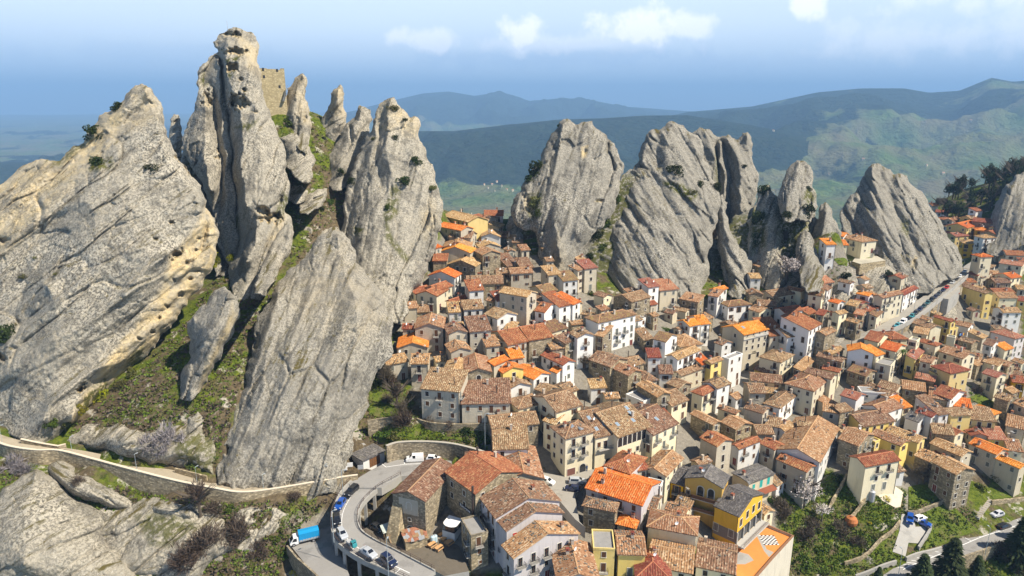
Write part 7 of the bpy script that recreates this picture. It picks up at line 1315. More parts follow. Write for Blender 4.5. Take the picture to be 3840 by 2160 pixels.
mb = MB(); [mb.obox((wx - 1.2 + i * .16, -wy - .9, .2 + i * .42), (.5, 0, 0), (0, .5, 0), (0, 0, .05)) for i in range(12)]; mb.tube([(wx - 1.6, -wy - 1.4, .2), (wx + .6, -wy - 1.4, 6)], .06, 5); mb.build('metal_stairs', METAL, root)
p_ = atd('F', 573, 76, 250); root = empty('mast', p_); tag(root, 'thin lightning mast on top of the tallest rock', 'mast'); mb = MB(); mb.tube([(0, 0, -2), (0, 0, 3.4)], .06, 5); mb.build('pole', METAL, root)
# ------------------------------------------------------------------ people at the cafe
SKIN = plain('skin', (.45, .28, .2), .6, var=.05); HAIR = plain('hair', (.03, .02, .015), .7)
def person(label, p_, rz, shirt, trouser, sit=False):
    root = empty('person', p_, rz); tag(root, label, 'person', 'people at the cafe'); hip = .48 if sit else .92; sh_ = hip + .5
    def skin(nm, V, E, rad, m_, rootv=0):
        me = bpy.data.meshes.new(nm); me.from_pydata(V, E, []); o = link(nm, me, root, m_); md = o.modifiers.new('Skin', 'SKIN'); me.skin_vertices.new() if not me.skin_vertices else None
        for i, r__ in enumerate(rad): me.skin_vertices[0].data[i].radius = (r__, r__ * .9)
        me.skin_vertices[0].data[rootv].use_root = True; o.modifiers.new('Sub', 'SUBSURF').levels = 1; return o
    if sit: lg_ = [(.1, 0, hip), (.12, -.42, hip + .02), (.12, -.45, .08), (.12, -.58, .05), (-.1, 0, hip), (-.12, -.42, hip + .02), (-.12, -.45, .08), (-.12, -.58, .05)]
    else: lg_ = [(.1, 0, hip), (.12, -.05, .5), (.13, .06, .08), (.13, -.1, .05), (-.1, 0, hip), (-.12, .05, .5), (-.13, -.08, .08), (-.13, -.22, .05)]
    V = [(0, 0, hip), (0, .02, hip + .25), (0, .02, sh_), (0, 0, sh_ + .1), (0, -.02, sh_ + .22), (0, -.03, sh_ + .34)] + lg_ + [(.2, .02, sh_), (.27, 0, sh_ - .28), (.2, -.2, sh_ - .42), (-.2, .02, sh_), (-.27, 0, sh_ - .28), (-.2, -.2, sh_ - .42)]
    E = [(0, 1), (1, 2), (2, 3), (3, 4), (4, 5), (0, 6), (6, 7), (7, 8), (8, 9), (0, 10), (10, 11), (11, 12), (12, 13), (2, 14), (14, 15), (15, 16), (2, 17), (17, 18), (18, 19)]
    rad = [.15, .15, .16, .06, .09, .085] + [.1, .075, .055, .05] * 2 + [.065, .05, .04] * 2
    o = skin('body', V, E, rad, shirt)
    hb = MB(); hb.tube([(0, -.02, sh_ + .27), (0, -.01, sh_ + .38), (0, -.01, sh_ + .44)], [.105, .1, .03], 8); hb.build('hair', HAIR, root, True)
    fb = MB(); fb.obox((0, -.115, sh_ + .23), (.06, 0, 0), (0, .012, 0), (0, 0, .07)); fb.build('face', SKIN, root)
    tb = MB(); [tb.tube([lg_[k], lg_[k + 1], lg_[k + 2]], [.108, .085, .065], 8) for k in (0, 4)]; tb.build('trousers', trouser, root, True)
BLUE = plain('blue_clothes', (.02, .06, .16), .8); DARK = plain('dark_clothes', (.02, .02, .022), .8); REDC = plain('red_clothes', (.4, .03, .03), .8)
person('person in blue standing before the arched cafe door', onz('E2', 1075, 392, 6.2), .4, BLUE, BLUE); person('person in dark clothes sitting by the brown shutter', onz('E2', 938, 412, 6.2), .2, DARK, DARK, True); person('person in dark jacket sitting beside the red sign', onz('E2', 968, 408, 6.2), .5, DARK, BLUE, True)
for lab, x, y in (('dark chair under person nearest the brown shutter', 938, 412), ('dark chair under person beside the red sign', 968, 408)):
    q_ = onz('E2', x, y, 6.2); root = empty('chair', q_, .3); tag(root, lab, 'chair', 'cafe chairs'); mb = MB(); mb.box(-.22, .22, -.22, .22, .36, .40); mb.build('seat', IRON, root); mb = MB(); mb.box(-.22, .22, .2, .24, .4, .85); mb.build('backrest', IRON, root)
    for sx in (-.2, .2):
        for sy in (-.2, .2): mb = MB(); mb.box(sx - .02, sx + .02, sy - .02, sy + .02, 0, .36); mb.build('leg', IRON, root)
# washing lines
LC = [plain('wash%d' % i, c, .9) for i, c in enumerate(((.5, .05, .04), (.03, .06, .25), (.55, .56, .6), (.05, .05, .06), (.5, .28, .04), (.1, .25, .45), (.45, .1, .3)))]
def washing(label, fr, a, b_, up, n):
    A_, B_ = onground(fr, *a, up) + Vector((0, 0, up)), onground(fr, *b_, up) + Vector((0, 0, up)); root = empty('washing_line', A_); tag(root, label, 'washing line'); mb = MB(); mb.tube([(0, 0, 0), B_ - A_], .02, 4); mb.build('line', METAL, root); d = B_ - A_; rn = random.Random(n)
    for i in range(n): c__ = d * ((i + .5) / n); w_, h_ = d.length / n * .42, rn.uniform(.35, .6); mb = MB(); mb.obox(c__ - Vector((0, 0, h_ + .03)), d.normalized() * w_, (.01, -.02, 0), (0, 0, h_)); mb.build('garment', LC[(i * 3 + n) % 7], root)
washing('washing line of dark clothes below the chapel-side balcony', 'D1', (930, 368), (1025, 360), 2.2, 7); washing('washing line with blue towels by the chimney house', 'D1', (1150, 350), (1240, 310), 3.0, 6); washing('washing line with red clothes under the yellow viaduct house', 'C4', (1070, 1370), (1150, 1355), 3.0, 5)
# ------------------------------------------------------------------ plants
def leafmat(name, ca, cb, trans=.25):
    m, t, b = mat(name); g = gpos(t); oi = nn(t, 'ShaderNodeObjectInfo').outputs['Random']
    col = mixc(t, rng(t, noi(t, g, 1.1, 4, .7), .3, .7), ca, cb); hs = nn(t, 'ShaderNodeHueSaturation'); lk(t, col, hs.inputs['Color']); lk(t, rng(t, oi, 0, 1, .75, 1.25), hs.inputs['Value']); lk(t, rng(t, oi, 0, 1, .48, .52), hs.inputs['Hue'])
    lk(t, hs.outputs[0], b.inputs['Base Color']); b.inputs['Roughness'].default_value = .8; b.inputs['Specular IOR Level'].default_value = .15; return m
LEAF = {'dark': leafmat('evergreen_leaves', (.012, .022, .006), (.045, .062, .014)), 'green': leafmat('bush_leaves', (.03, .055, .008), (.09, .125, .018)), 'ivy': leafmat('ivy_leaves', (.09, .095, .006), (.27, .25, .012)),
        'bare': leafmat('bare_twigs', (.065, .048, .034), (.14, .108, .08)), 'lilac': leafmat('grey_twigs', (.17, .15, .15), (.29, .265, .27)), 'blossom': leafmat('blossom', (.42, .37, .34), (.66, .60, .56)), 'pink': leafmat('pink_blossom', (.55, .26, .30), (.68, .42, .45)),
        'pine': leafmat('pine_needles', (.014, .026, .010), (.05, .066, .02)), 'olive': leafmat('olive_leaves', (.06, .065, .018), (.14, .135, .04)), 'yellow': leafmat('yellow_flowers', (.35, .28, .01), (.55, .45, .02))}
LEAF['grass'] = leafmat('grass_blades', (.06, .09, .012), (.16, .19, .03))
BARK = plain('bark', (.10, .08, .06), .95, var=.3, sc=3)
def crown_mesh(name, n, s, m_, seed, clumps=9, shape=(1, 1, .85), twig=False):
    rn = np.random.RandomState(seed); C_ = rn.normal(size=(clumps, 3)); C_ /= np.linalg.norm(C_, axis=1)[:, None]; C_ *= rn.uniform(.25, .72, (clumps, 1)); rad = rn.uniform(.28, .5, clumps)
    k = rn.randint(0, clumps, n); d = rn.normal(size=(n, 3)); d /= np.linalg.norm(d, axis=1)[:, None]; P_ = (C_[k] + d * (rad[k] * rn.uniform(.55, 1.0, n) ** .5)[:, None]) * np.array(shape)
    if twig: a = P_ / (np.linalg.norm(P_, axis=1)[:, None] + 1e-6) * .6 + rn.normal(size=(n, 3)) * .35 + [0, 0, .4]
    else: a = rn.normal(size=(n, 3))
    a /= np.linalg.norm(a, axis=1)[:, None]; b_ = np.cross(a, rn.normal(size=(n, 3))); b_ /= np.linalg.norm(b_, axis=1)[:, None]; sz = s * rn.uniform(.6, 1.4, (n, 1))
    A_, B_ = (a * sz * 2.6, b_ * sz * .16) if twig else (a * sz, b_ * sz * .7); V = np.stack([P_ - A_, P_ + B_, P_ + A_, P_ - B_], 1).reshape(-1, 3); q_ = np.arange(4 * n).reshape(-1, 4)
    me = mesh_np(name, V, q_, smooth=False); me.materials.append(m_); return me
CR = {}
for kd, n, s, cl, shp, tw in (('dark', 900, .085, 11, (1, 1, .85), 0), ('green', 750, .09, 9, (1, 1, .8), 0), ('ivy', 700, .08, 10, (1, 1, 1), 0), ('bare', 900, .10, 9, (1, 1, .95), 1), ('lilac', 1000, .10, 10, (1, 1, 1.0), 1), ('blossom', 1100, .05, 16, (1, 1, .9), 0), ('pink', 600, .06, 10, (1, 1, .8), 0), ('olive', 700, .085, 10, (1, 1, .8), 0), ('yellow', 500, .07, 8, (1, 1, .9), 0), ('pine', 900, .085, 12, (1, 1, 1.1), 0)):
    CR[kd] = [crown_mesh('crown', n, s, LEAF[kd], 50 + i + len(kd) * 7, cl, shp, bool(tw)) for i in range(3)]
def conifer_mesh(seed):
    rn = np.random.RandomState(seed); V, Q_ = [], []; n = 1500; h = rn.uniform(0, 1, n) ** .8; th_ = rn.uniform(0, 2 * math.pi, n); tier = (np.floor(h * 11) + rn.uniform(.0, .6, n)) / 11; r_ = (1 - tier) * .42 * rn.uniform(.25, 1.0, n) + .02
    P_ = np.stack([r_ * np.cos(th_), r_ * np.sin(th_), tier - r_ * .25], 1); a = np.stack([np.cos(th_), np.sin(th_), -.35 + 0 * th_], 1) * (.055 * rn.uniform(.6, 1.3, (n, 1))); b_ = np.stack([-np.sin(th_), np.cos(th_), rn.uniform(-.4, .4, n)], 1) * .022
    me = mesh_np('crown', np.stack([P_ - a, P_ + b_, P_ + a, P_ - b_], 1).reshape(-1, 3), np.arange(4 * n).reshape(-1, 4), smooth=False); me.materials.append(LEAF['pine']); return me
CONI = [conifer_mesh(i) for i in range(2)]
def trunk_mesh(seed, lean=.12):
    rn = random.Random(seed); mb = MB(); mb.tube([(0, 0, -.3), (lean * .3, 0, .5), (lean, .04, 1.0)], [.075, .06, .04], 6)
    for _ in range(6):
        a = rn.uniform(0, 6.28); z0 = rn.uniform(.55, 1.0); l_ = rn.uniform(.5, .9); p0 = (lean * z0, 0, z0); p2 = (lean * z0 + l_ * math.cos(a) * .8, l_ * math.sin(a) * .8, z0 + l_ * .75)
        mb.tube([p0, tuple((u + v) / 2 + rn.uniform(-.06, .06) for u, v in zip(p0, p2)), p2], [.04, .028, .012], 5)
        for _ in range(3): a2 = a + rn.uniform(-.9, .9); q_ = tuple(u + v for u, v in zip(p2, (.3 * math.cos(a2), .3 * math.sin(a2), rn.uniform(.1, .35)))); mb.tube([tuple((u * .5 + v * .5) for u, v in zip(p0, p2)), q_], [.02, .008], 4, cap=False)
    me = mb.mesh('trunk'); me.materials.append(BARK); return me
TRK = [trunk_mesh(i) for i in range(4)]; STEM = piece('stem', lambda mb: [mb.tube([(0, 0, -.5), (.25 * math.cos(a), .25 * math.sin(a), .3)], [.05, .02], 4) for a in (0, 2.1, 4.2)], [BARK])
from mathutils.bvhtree import BVHTree
_o, _v, _q = 0, [], []
for a, b_ in RKS: _v.append(a); _q.append(b_ + _o); _o += len(a)
NG = len(RKS[0][1]); TREE = BVHTree.FromPolygons(np.concatenate(_v).tolist(), np.concatenate(_q).tolist())
def cast(fr, x, y): r = Vector(ray(fr, x, y)).normalized(); return TREE.ray_cast(Vector((0, 0, CAMZ)), r, 900)
HC = {}
def hit(fr, x, y):
    if (fr, x, y) in HC: return HC[(fr, x, y)]
    loc, nrm, idx, _ = cast(fr, x, y)
    return (loc, nrm if nrm.z > -.2 else -nrm, None) if loc is not None else (onground(fr, x, y), Vector((0, 0, 1)), None)
# ground cover that nobody could count
EXC = [groundpoly(f_, p_) for f_, p_ in (('E4', [(1010,820),(1140,840),(1180,940),(1340,940),(1200,1140),(1060,1270),(920,1220),(990,1000)]), ('E4', [(730,590),(960,550),(1045,605),(1015,765),(960,775),(825,700)]), ('Z4', [(-10,720),(300,795),(880,905),(1300,985),(1717,935),(1717,1000),(1400,1050),(1100,1050),(460,900),(-10,800)]))]
EXC.append([tuple(p_.xy) for p_ in LLp[::4]] + [tuple(p_.xy) for p_ in LRp[::-4]])
EXB = [(k_, np.array(k_).min(0), np.array(k_).max(0)) for k_ in EXC]
def cover(name, label, polys, n, m_, size, seed, blades=7, flat=.9):
    rn = np.random.RandomState(seed); V = []; got = 0
    areas = [abs(sum(p_[i][0] * p_[(i + 1) % len(p_)][1] - p_[(i + 1) % len(p_)][0] * p_[i][1] for i in range(len(p_)))) for p_ in polys]; tot = sum(areas)
    for pg, ar in zip(polys, areas):
        A_ = np.array(pg, float); lo, hi = A_.min(0), A_.max(0); k = int(n * ar / tot); Q_ = lo + (hi - lo) * rn.rand(k * 3, 2); Q_ = Q_[inpoly(Q_, A_)][:k]
        for x, y in Q_:
            loc, nrm, idx, _ = cast('F', x, y)
            if loc is None or idx >= NG or any(b0[0] < loc.x < b1[0] and b0[1] < loc.y < b1[1] and inpoly(np.array([loc[:2]]), k_)[0] for k_, b0, b1 in EXB): continue
            s = size * rn.uniform(.5, 1.5); c_ = np.array(loc); d = rn.normal(size=(blades, 3)); d[:, 2] = np.abs(d[:, 2]) * flat; d /= np.linalg.norm(d, axis=1)[:, None]; b_ = np.cross(d, rn.normal(size=(blades, 3))); b_ /= np.linalg.norm(b_, axis=1)[:, None]
            base = c_ + rn.normal(size=(blades, 3)) * s * .35 * np.array([1, 1, .2]); V.append(np.stack([base - b_ * s * .22, base + d * s * .5 - b_ * s * .3, base + d * s, base + d * s * .5 + b_ * s * .3], 1).reshape(-1, 3))
    V = np.concatenate(V); CVJ.append((name, V, m_, label))
GUL = [(160,1100),(350,940),(470,800),(560,680),(640,740),(700,760),(740,600),(720,480),(700,250),(790,260),(850,400),(900,460),(850,560),(780,640),(690,720),(640,850),(590,1040),(545,1180),(400,1170)]
LOW = [(0,1190),(160,1200),(420,1250),(640,1260),(830,1260),(730,1350),(700,1449),(0,1449)]; TERR = [(930,900),(1010,960),(1060,1060),(1230,1075),(1225,1140),(1000,1110),(900,1110),(895,1060)]
GAR = [(1950,1230),(2080,1180),(2200,1230),(2330,1230),(2450,1290),(2470,1310),(2300,1400),(2200,1449),(1990,1449),(1960,1350)]; RGT = [(2400,960),(2520,960),(2574,1040),(2480,1060)]; CRN = [(2400,1400),(2574,1330),(2574,1449),(2300,1449)]; RDG = [(1780,740),(1800,560),(1880,640),(1960,700),(2100,640),(2180,700),(2100,760),(1960,790)]
CVJ = []
cover('undergrowth', 'brown leafless scrub over gully and slopes', [GUL, LOW], 2300, LEAF['bare'], .75, 1); cover('wild_grass', 'green grass tufts over slopes and gardens', [GUL, LOW, TERR, GAR, GAR, RGT, CRN, RDG], 9500, LEAF['grass'], .5, 2, 7, 1.3); cover('dry_grass', 'yellowish dry tufts over slopes', [GUL, LOW, TERR, GAR, RDG], 3000, LEAF['olive'], .55, 3)
PL = 0
def shrub(label, kind, fr, x, y, r, sq_=1.0, group='shrubs', name='shrub', cat='shrub', sink=.25, at=None):
    global PL; PL += 1; loc, nrm, ob = hit(fr, x, y) if at is None else (at, Vector((0, 0, 1)), None)
    root = empty(name, loc - nrm * r * sink, PL * 1.7); root.scale = (r, r, r * sq_); tag(root, label, cat, group)
    put(CR[kind][PL % 3], 'crown', root, (0, 0, .45)); put(STEM, 'stem', root, (0, 0, 0)); return root
def tree(label, kind, fr, x, y, h, r=None, group='trees', at=None, name='tree'):
    global PL; PL += 1; loc = at if at is not None else hit(fr, x, y)[0]; root = empty(name, loc, PL * 2.1); tag(root, label, 'tree', group); r = r or h * .38
    t_ = put(TRK[PL % 4], 'trunk', root, (0, 0, 0)); t_.scale = (h * .62,) * 3; c_ = put(CR[kind][PL % 3], 'crown', root, (0, 0, h * .66)); c_.scale = (r, r, h * .40); return root
def conifer(label, fr, x, y, h, group='conifers', at=None):
    global PL; PL += 1; loc = at if at is not None else onground(fr, x, y); root = empty('conifer', loc, PL * 1.3); tag(root, label, 'tree', group); mb = MB()
    t_ = put(piece('trunk', lambda mb: mb.tube([(0, 0, -.05), (0, 0, .9)], [.022, .006], 6), [BARK]), 'trunk', root, (0, 0, 0)); t_.scale = (h,) * 3; c_ = put(CONI[PL % 2], 'crown', root, (0, 0, .04 * h)); c_.scale = (h * .95,) * 3; return root
mpx = lambda r, d: r * d / 1718.0
S1 = (('dark round bush on ledge of the huge slanted slab', 'dark', 243, 412, 2.9, .8), ('dark round bush mid-face of the huge slanted slab', 'dark', 383, 428, 2.4, .8), ('wind-bent evergreen on skyline of huge slanted slab', 'dark', 230, 345, 3.9, .8), ('small evergreen under summit of huge slanted slab', 'dark', 292, 275, 2.4, 1), ('leafless bush on skyline farther down the slab', 'bare', 130, 402, 2.4, .8),
        ('small olive tuft low on the slab near two hollows', 'olive', 58, 700, 1.6, .8), ('olive tuft in crack at slab edge', 'olive', 88, 650, .9, .8), ('evergreen at frame edge on the slab foot', 'dark', 8, 855, 3.2, 1.3), ('dry moss tuft in slab crack below', 'olive', 140, 690, 1.1, .6),
        ('olive bush near top of the jagged crest', 'olive', 990, 275, 2.6, .9), ('tiny bush on crest shoulder', 'dark', 1020, 303, 1.3, .8), ('dark bush upper middle of jagged crest', 'dark', 995, 350, 1.8, .8), ('dark round bush on right flank of jagged crest', 'dark', 1050, 412, 2.8, 1), ('largest dark bush in middle of jagged crest', 'dark', 1018, 462, 3.3, .9), ('upright bush low on the jagged crest', 'green', 976, 527, 2.0, 1.1), ('yellowish bush on outer edge of jagged crest', 'olive', 1092, 478, 1.8, 1.2),
        ('small tuft left of jagged crest top', 'olive', 940, 350, 1.5, .7), ('bush where leaning fin meets jagged crest', 'dark', 855, 440, 2.2, 1), ('bush in gully right of leaning fin', 'dark', 882, 460, 2.1, 1), ('low bush in gully under the leaning fin', 'dark', 866, 478, 1.5, .8), ('bush beside the tilted flat-topped boulder', 'dark', 808, 527, 1.8, .8), ('thin bush above tilted boulder', 'green', 832, 512, 1.7, 1.3), ('bush on saddle slope under castle', 'green', 726, 312, 2.6, 1.3), ('mossy bush on wedged boulder', 'olive', 765, 385, 1.6, .9), ('bush between saddle and gully', 'dark', 815, 350, 1.5, .8),
        ('ivy-green bush at foot cleft of tallest rock', 'green', 580, 580, 2.6, 1.5), ('ivy clump under tallest rock cleft', 'ivy', 578, 660, 1.8, 1.3), ('yellow ivy at right foot of huge slab', 'ivy', 545, 665, 2.2, 1.6), ('small yellow bush below the yellow ivy', 'ivy', 572, 705, 1.6, .7),
        ('dark holm oak on left shoulder of twin-topped rock', 'dark', 1345, 440, 4.2, 1.3), ('lower dark oak on left shoulder of twin-topped rock', 'dark', 1330, 455, 3.2, .9), ('ivy bush on left face of twin-topped rock', 'olive', 1345, 515, 3.4, 1.2), ('low ivy on left face near the terraces', 'green', 1352, 545, 2.4, 1.2), ('tiny bush on twin-topped summit', 'dark', 1405, 318, 1.3, .8),
        ('round dark bush on shoulder of striped rock', 'dark', 1702, 438, 4.4, 1), ('moss bush right of that round dark bush', 'olive', 1742, 485, 3.0, .6), ('bush at base of dark crack in striped rock', 'dark', 1762, 470, 2.0, 1.4), ('bush on top of rear crag', 'dark', 1745, 330, 1.9, .8), ('bush high in rear crag gully', 'dark', 1810, 415, 2.8, 1.4), ('bush lower in rear crag gully', 'dark', 1805, 480, 2.8, 1.4), ('bush beneath thumb-shaped top', 'dark', 1872, 420, 1.8, .8), ('small bush mid rear crag', 'dark', 1835, 445, 1.6, 1),
        ('dark oak in shade left of scrub ridge', 'dark', 1920, 490, 3.6, 1.4), ('dark oak lower left of scrub ridge', 'dark', 1905, 560, 3.4, 1.5), ('dark bush at foot of scrub ridge shade', 'dark', 1900, 610, 3.0, 1.2), ('bush on waist of dark pinnacle', 'dark', 2035, 478, 2.2, .9), ('olive bush beside dark pinnacle', 'olive', 2050, 462, 1.7, 1.2), ('oak between dark pinnacle and rounded fin', 'dark', 2035, 545, 3.4, 1.3), ('bush below dark pinnacle', 'dark', 1978, 545, 2.6, 1), ('olive bush in scrub ridge middle', 'olive', 2000, 610, 3.2, 1), ('green bush in scrub ridge lower part', 'green', 1990, 650, 2.6, 1), ('bare brown bush in scrub ridge', 'bare', 1975, 600, 3.0, 1),
        ('dense bush in shaded cleft between twin peaks', 'dark', 1500, 600, 3.2, 1.2), ('upper bush in shaded cleft', 'green', 1525, 570, 2.8, 1.3), ('lower bush in shaded cleft', 'green', 1515, 625, 2.8, 1), ('moss bush climbing cleft edge of striped rock', 'green', 1555, 505, 2.0, 1.4), ('green bush at the cleft wall', 'dark', 1485, 650, 2.4, .9),
        ('green bush left of slender fin foot', 'green', 1815, 690, 2.6, 1), ('bush below slender fin near orange roof', 'green', 1815, 720, 2.6, .8), ('bare tree-like bush in gully left of slender fin', 'bare', 1800, 600, 3.6, 1.4), ('bush right of slender fin', 'green', 1895, 700, 2.4, .8), ('bush under blossoming tree', 'green', 1945, 745, 2.6, .8), ('bush beside long steps', 'dark', 2128, 700, 2.6, 1), ('green patch bush above steps', 'green', 2140, 655, 2.2, .5), ('bush by villa garden', 'green', 2182, 660, 1.6, 1), ('dark bush on ribbed rock under villa', 'dark', 2235, 700, 2.6, 1.3))
S2 = (('grey leafless bush above path, left of pair', 'lilac', 'Z4', 770, 830, 4.2, 1.0), ('grey leafless bush above path, right of pair', 'lilac', 'Z4', 862, 790, 4.4, 1.2), ('green grass clump right of grey bushes', 'green', 'Z4', 960, 890, 2.2, .5), ('brown leafless thicket at bottom below path', 'bare', 'Z4', 1010, 1330, 5.2, .9), ('brown thicket left half at the bottom edge', 'bare', 'Z4', 920, 1400, 4.6, .8), ('brown thicket under rock face by truck', 'bare', 'Z4', 1190, 1260, 4.2, 1.0), ('brown thicket near parapet bend', 'bare', 'Z4', 1080, 1130, 3.4, .9),
        ('grey thicket at frame edge under the path', 'lilac', 'Z4', 60, 900, 4.2, .8), ('second grey thicket under the path', 'lilac', 'Z4', 130, 920, 3.4, .7), ('small bare bush beside white rib', 'bare', 'Z4', 395, 975, 1.9, .8), ('green bush in front of parapet', 'green', 'Z4', 1150, 1110, 2.0, .8), ('reddish bush right of parapet bend', 'bare', 'Z4', 1480, 1070, 3.0, .7), ('bright green strip bush by truck lot', 'green', 'Z4', 1400, 1260, 2.4, .6), ('yellow bush at bottom by truck lot', 'yellow', 'Z4', 1490, 1430, 2.0, .6), ('green bush left of truck lot', 'green', 'Z4', 1430, 1350, 2.6, .6), ('bare bush between path and truck', 'bare', 'Z4', 1300, 1330, 3.2, .8),
        ('yellow ivy low on slab foot', 'ivy', 'Z4', 505, 560, 2.6, 1.6), ('yellow ivy farther down slab foot', 'ivy', 'Z4', 440, 610, 2.2, 1.4), ('ivy at hollow of slab foot', 'ivy', 'Z4', 395, 620, 1.9, 1.2), ('dark ivy streak by the path end of slab', 'olive', 'Z4', 320, 690, 1.8, 1.6), ('dark ivy fan on slab base', 'green', 'Z4', 255, 690, 2.0, 1.0), ('ivy at slab edge under yellow flank', 'olive', 'Z4', 600, 500, 2.2, 1.4), ('ivy higher on yellow flank edge', 'olive', 'Z4', 660, 440, 1.8, 1.4), ('ivy tuft highest on yellow flank', 'olive', 'Z4', 705, 370, 1.6, 1.4),
        ('round hedge above curved wall by garage', 'green', 'D1', 110, 1170, 2.6, .9), ('shrub beside round hedge above wall', 'olive', 'D1', 190, 1180, 2.4, .8), ('bare shrub mid terrace above wall', 'bare', 'D1', 320, 1080, 3.4, 1.1), ('bare shrub left on terrace', 'bare', 'D1', 270, 1040, 3.0, 1.2), ('reddish shrub under terrace wall', 'bare', 'D1', 560, 1080, 2.6, .9), ('bare shrub under grey houses', 'bare', 'D1', 760, 1100, 2.4, .9), ('dark shrub near rusty sheet on terrace', 'dark', 'D1', 940, 1150, 2.2, 1.0), ('green shrub right on terrace grass', 'green', 'D1', 960, 1225, 2.0, .8), ('green shrub left corner over garage', 'green', 'D1', 60, 1050, 2.2, .9), ('thin cypress-like shrub by lamp pole', 'green', 'D1', 1130, 1230, 1.6, 1.8),
        ('bush under bare trees by rock flank', 'dark', 'D1', 60, 560, 3.0, 1.0), ('brown bush by rock flank stairs', 'bare', 'D1', 170, 640, 3.2, 1.1), ('green bush by rock flank base', 'green', 'D1', 30, 700, 2.0, .9), ('brown bush on grass under stairs house', 'bare', 'D1', 140, 820, 2.6, .8), ('green bush before white palazzo', 'dark', 'C2', 855, 1425, 1.6, 1), ('bush in small yard below striped rock', 'green', 'C2', 1320, 1330, 2.4, .6), ('bush under pale rock by white house', 'green', 'C2', 560, 970, 2.8, .7), ('dark bush between stone houses', 'dark', 'D2', 750, 610, 2.6, 1.1),
        ('green bush in garden by palm', 'green', 'D4', 570, 540, 1.6, .8), ('dark bush in garden by palm', 'dark', 'D4', 520, 490, 1.6, 1), ('bare bush on lawn right of yellow house', 'bare', 'D4', 1250, 740, 2.8, .8), ('green bush right of yellow house', 'green', 'D4', 1330, 620, 2.4, .8), ('dark bush at edge right of gardens', 'dark', 'D4', 1680, 540, 2.6, 1.2), ('yellow-green bush on lawn', 'olive', 'D4', 1420, 720, 2.0, .7),
        ('bush right of teal shutters', 'olive', 'E3', 1430, 520, 2.4, .9), ('bush behind ochre house garden', 'green', 'E3', 1330, 690, 2.6, .7), ('bare bush by lone tree trunk', 'bare', 'E3', 1420, 770, 3.2, .9), ('bare bush on slope below chess terrace', 'bare', 'E3', 1450, 860, 3.4, .8), ('green bush at terrace foot', 'green', 'E3', 1640, 1300, 2.8, .7), ('bare bush mid garden slope', 'bare', 'E4', 420, 1020, 3.6, .8), ('bare bush by dry wall bend', 'bare', 'E4', 560, 1130, 3.0, .8), ('green bush on garden slope by barrel', 'green', 'E4', 300, 1000, 3.0, .7), ('yellow flowering shrub on pale terrace edge', 'yellow', 'E4', 870, 690, 1.6, 1.1), ('yellow-flowered patch mid garden', 'olive', 'E4', 740, 1020, 2.4, .5), ('yellow bush upper garden', 'yellow', 'E4', 690, 905, 1.5, .5),
        ('bare bush left in almond garden', 'bare', 'E4', 60, 1090, 3.8, .9), ('bare bush in garden under almond tree', 'bare', 'E4', 150, 960, 3.0, .8), ('green bush low garden', 'green', 'E4', 230, 1180, 3.0, .6), ('pale dry bush on lower lawn', 'blossom', 'E4', 690, 1300, 1.6, .7), ('olive bush by stone garden right', 'olive', 'E4', 2060, 510, 2.8, 1.1), ('olive bush left of stone garden right', 'olive', 'E4', 1960, 480, 2.4, 1), ('hedge beside rusty roof right', 'green', 'E4', 1810, 570, 2.2, .8), ('dark shrub by garden wall', 'dark', 'E4', 390, 480, 1.8, .8), ('green mass at bottom right corner', 'green', 'E4', 1880, 1400, 3.6, .8), ('bare mass at right edge bottom', 'bare', 'E4', 2150, 1330, 4.4, 1.0), ('bare dark mass by lower stone wall', 'bare', 'E4', 1980, 1250, 4.0, 1.0))
for q_ in S1: HC[('F', q_[2], q_[3])] = hit('F', q_[2], q_[3])
for q_ in S2: HC[q_[2:5]] = hit(*q_[2:5])
TRS = (('bare grey tree rising in front of the parapet', 'bare', 'Z4', 1010, 1150, 9, 3.0), ('leaning bare tree on grass by rock flank', 'bare', 'D1', 235, 890, 8, 2.4), ('bare tree left of leaning tree by rock flank', 'bare', 'D1', 130, 700, 8, 3), ('bare tree above terrace wall middle', 'bare', 'D1', 300, 1000, 6, 2.4), ('large white-blossomed almond tree on the garden slope', 'blossom', 'E4', 30, 760, 10, 5.0), ('smaller almond tree below the large one', 'blossom', 'E4', 220, 900, 5.5, 2.8), ('broad pale blossoming tree below scrub ridge', 'blossom', 'C3', 930, 860, 12, 6.4), ('pink blossoming tree before white palazzo', 'pink', 'C2', 770, 1450, 4.2, 1.9), ('small round green tree before white palazzo', 'dark', 'C2', 910, 1440, 4.2, 1.6), ('bare tree before the villa terrace', 'lilac', 'C4', 200, 600, 5, 2.6), ('knobbly bare tree beside stone house lawn', 'bare', 'E4', 1180, 530, 6, 2.2), ('second bare tree beside stone house lawn', 'bare', 'E4', 1250, 520, 5, 2.0), ('bare tree among small houses under pale rock', 'bare', 'D2', 520, 500, 5, 2.6))
for q_ in TRS: HC[q_[2:5]] = hit(*q_[2:5])
for name, V, m_, label in CVJ: tag(link(name, mesh_np(name, V, np.arange(len(V)).reshape(-1, 4), smooth=False), None, m_), label, kind='stuff')
for lab, kd, x, y, r, sq_ in S1: shrub(lab, kd, 'F', x, y, r, sq_)
for lab, kd, fr, x, y, r, sq_ in S2: shrub(lab, kd, fr, x, y, r, sq_)
for q_ in TRS: tree(*q_)
for lab, x, y, h in (('tallest conifer at the bottom beside lower road', 1480, 1560, 15), ('brownish conifer left of tallest conifer', 1200, 1590, 11), ('dark conifer at right frame edge', 2180, 1330, 15), ('small conifer tip at bottom edge', 780, 1520, 5), ('low conifer right of tallest conifer', 1760, 1500, 8), ('conifer behind edge conifer', 2280, 1180, 12)): conifer(lab, 'E4', x, y, h)
rn = random.Random(77)
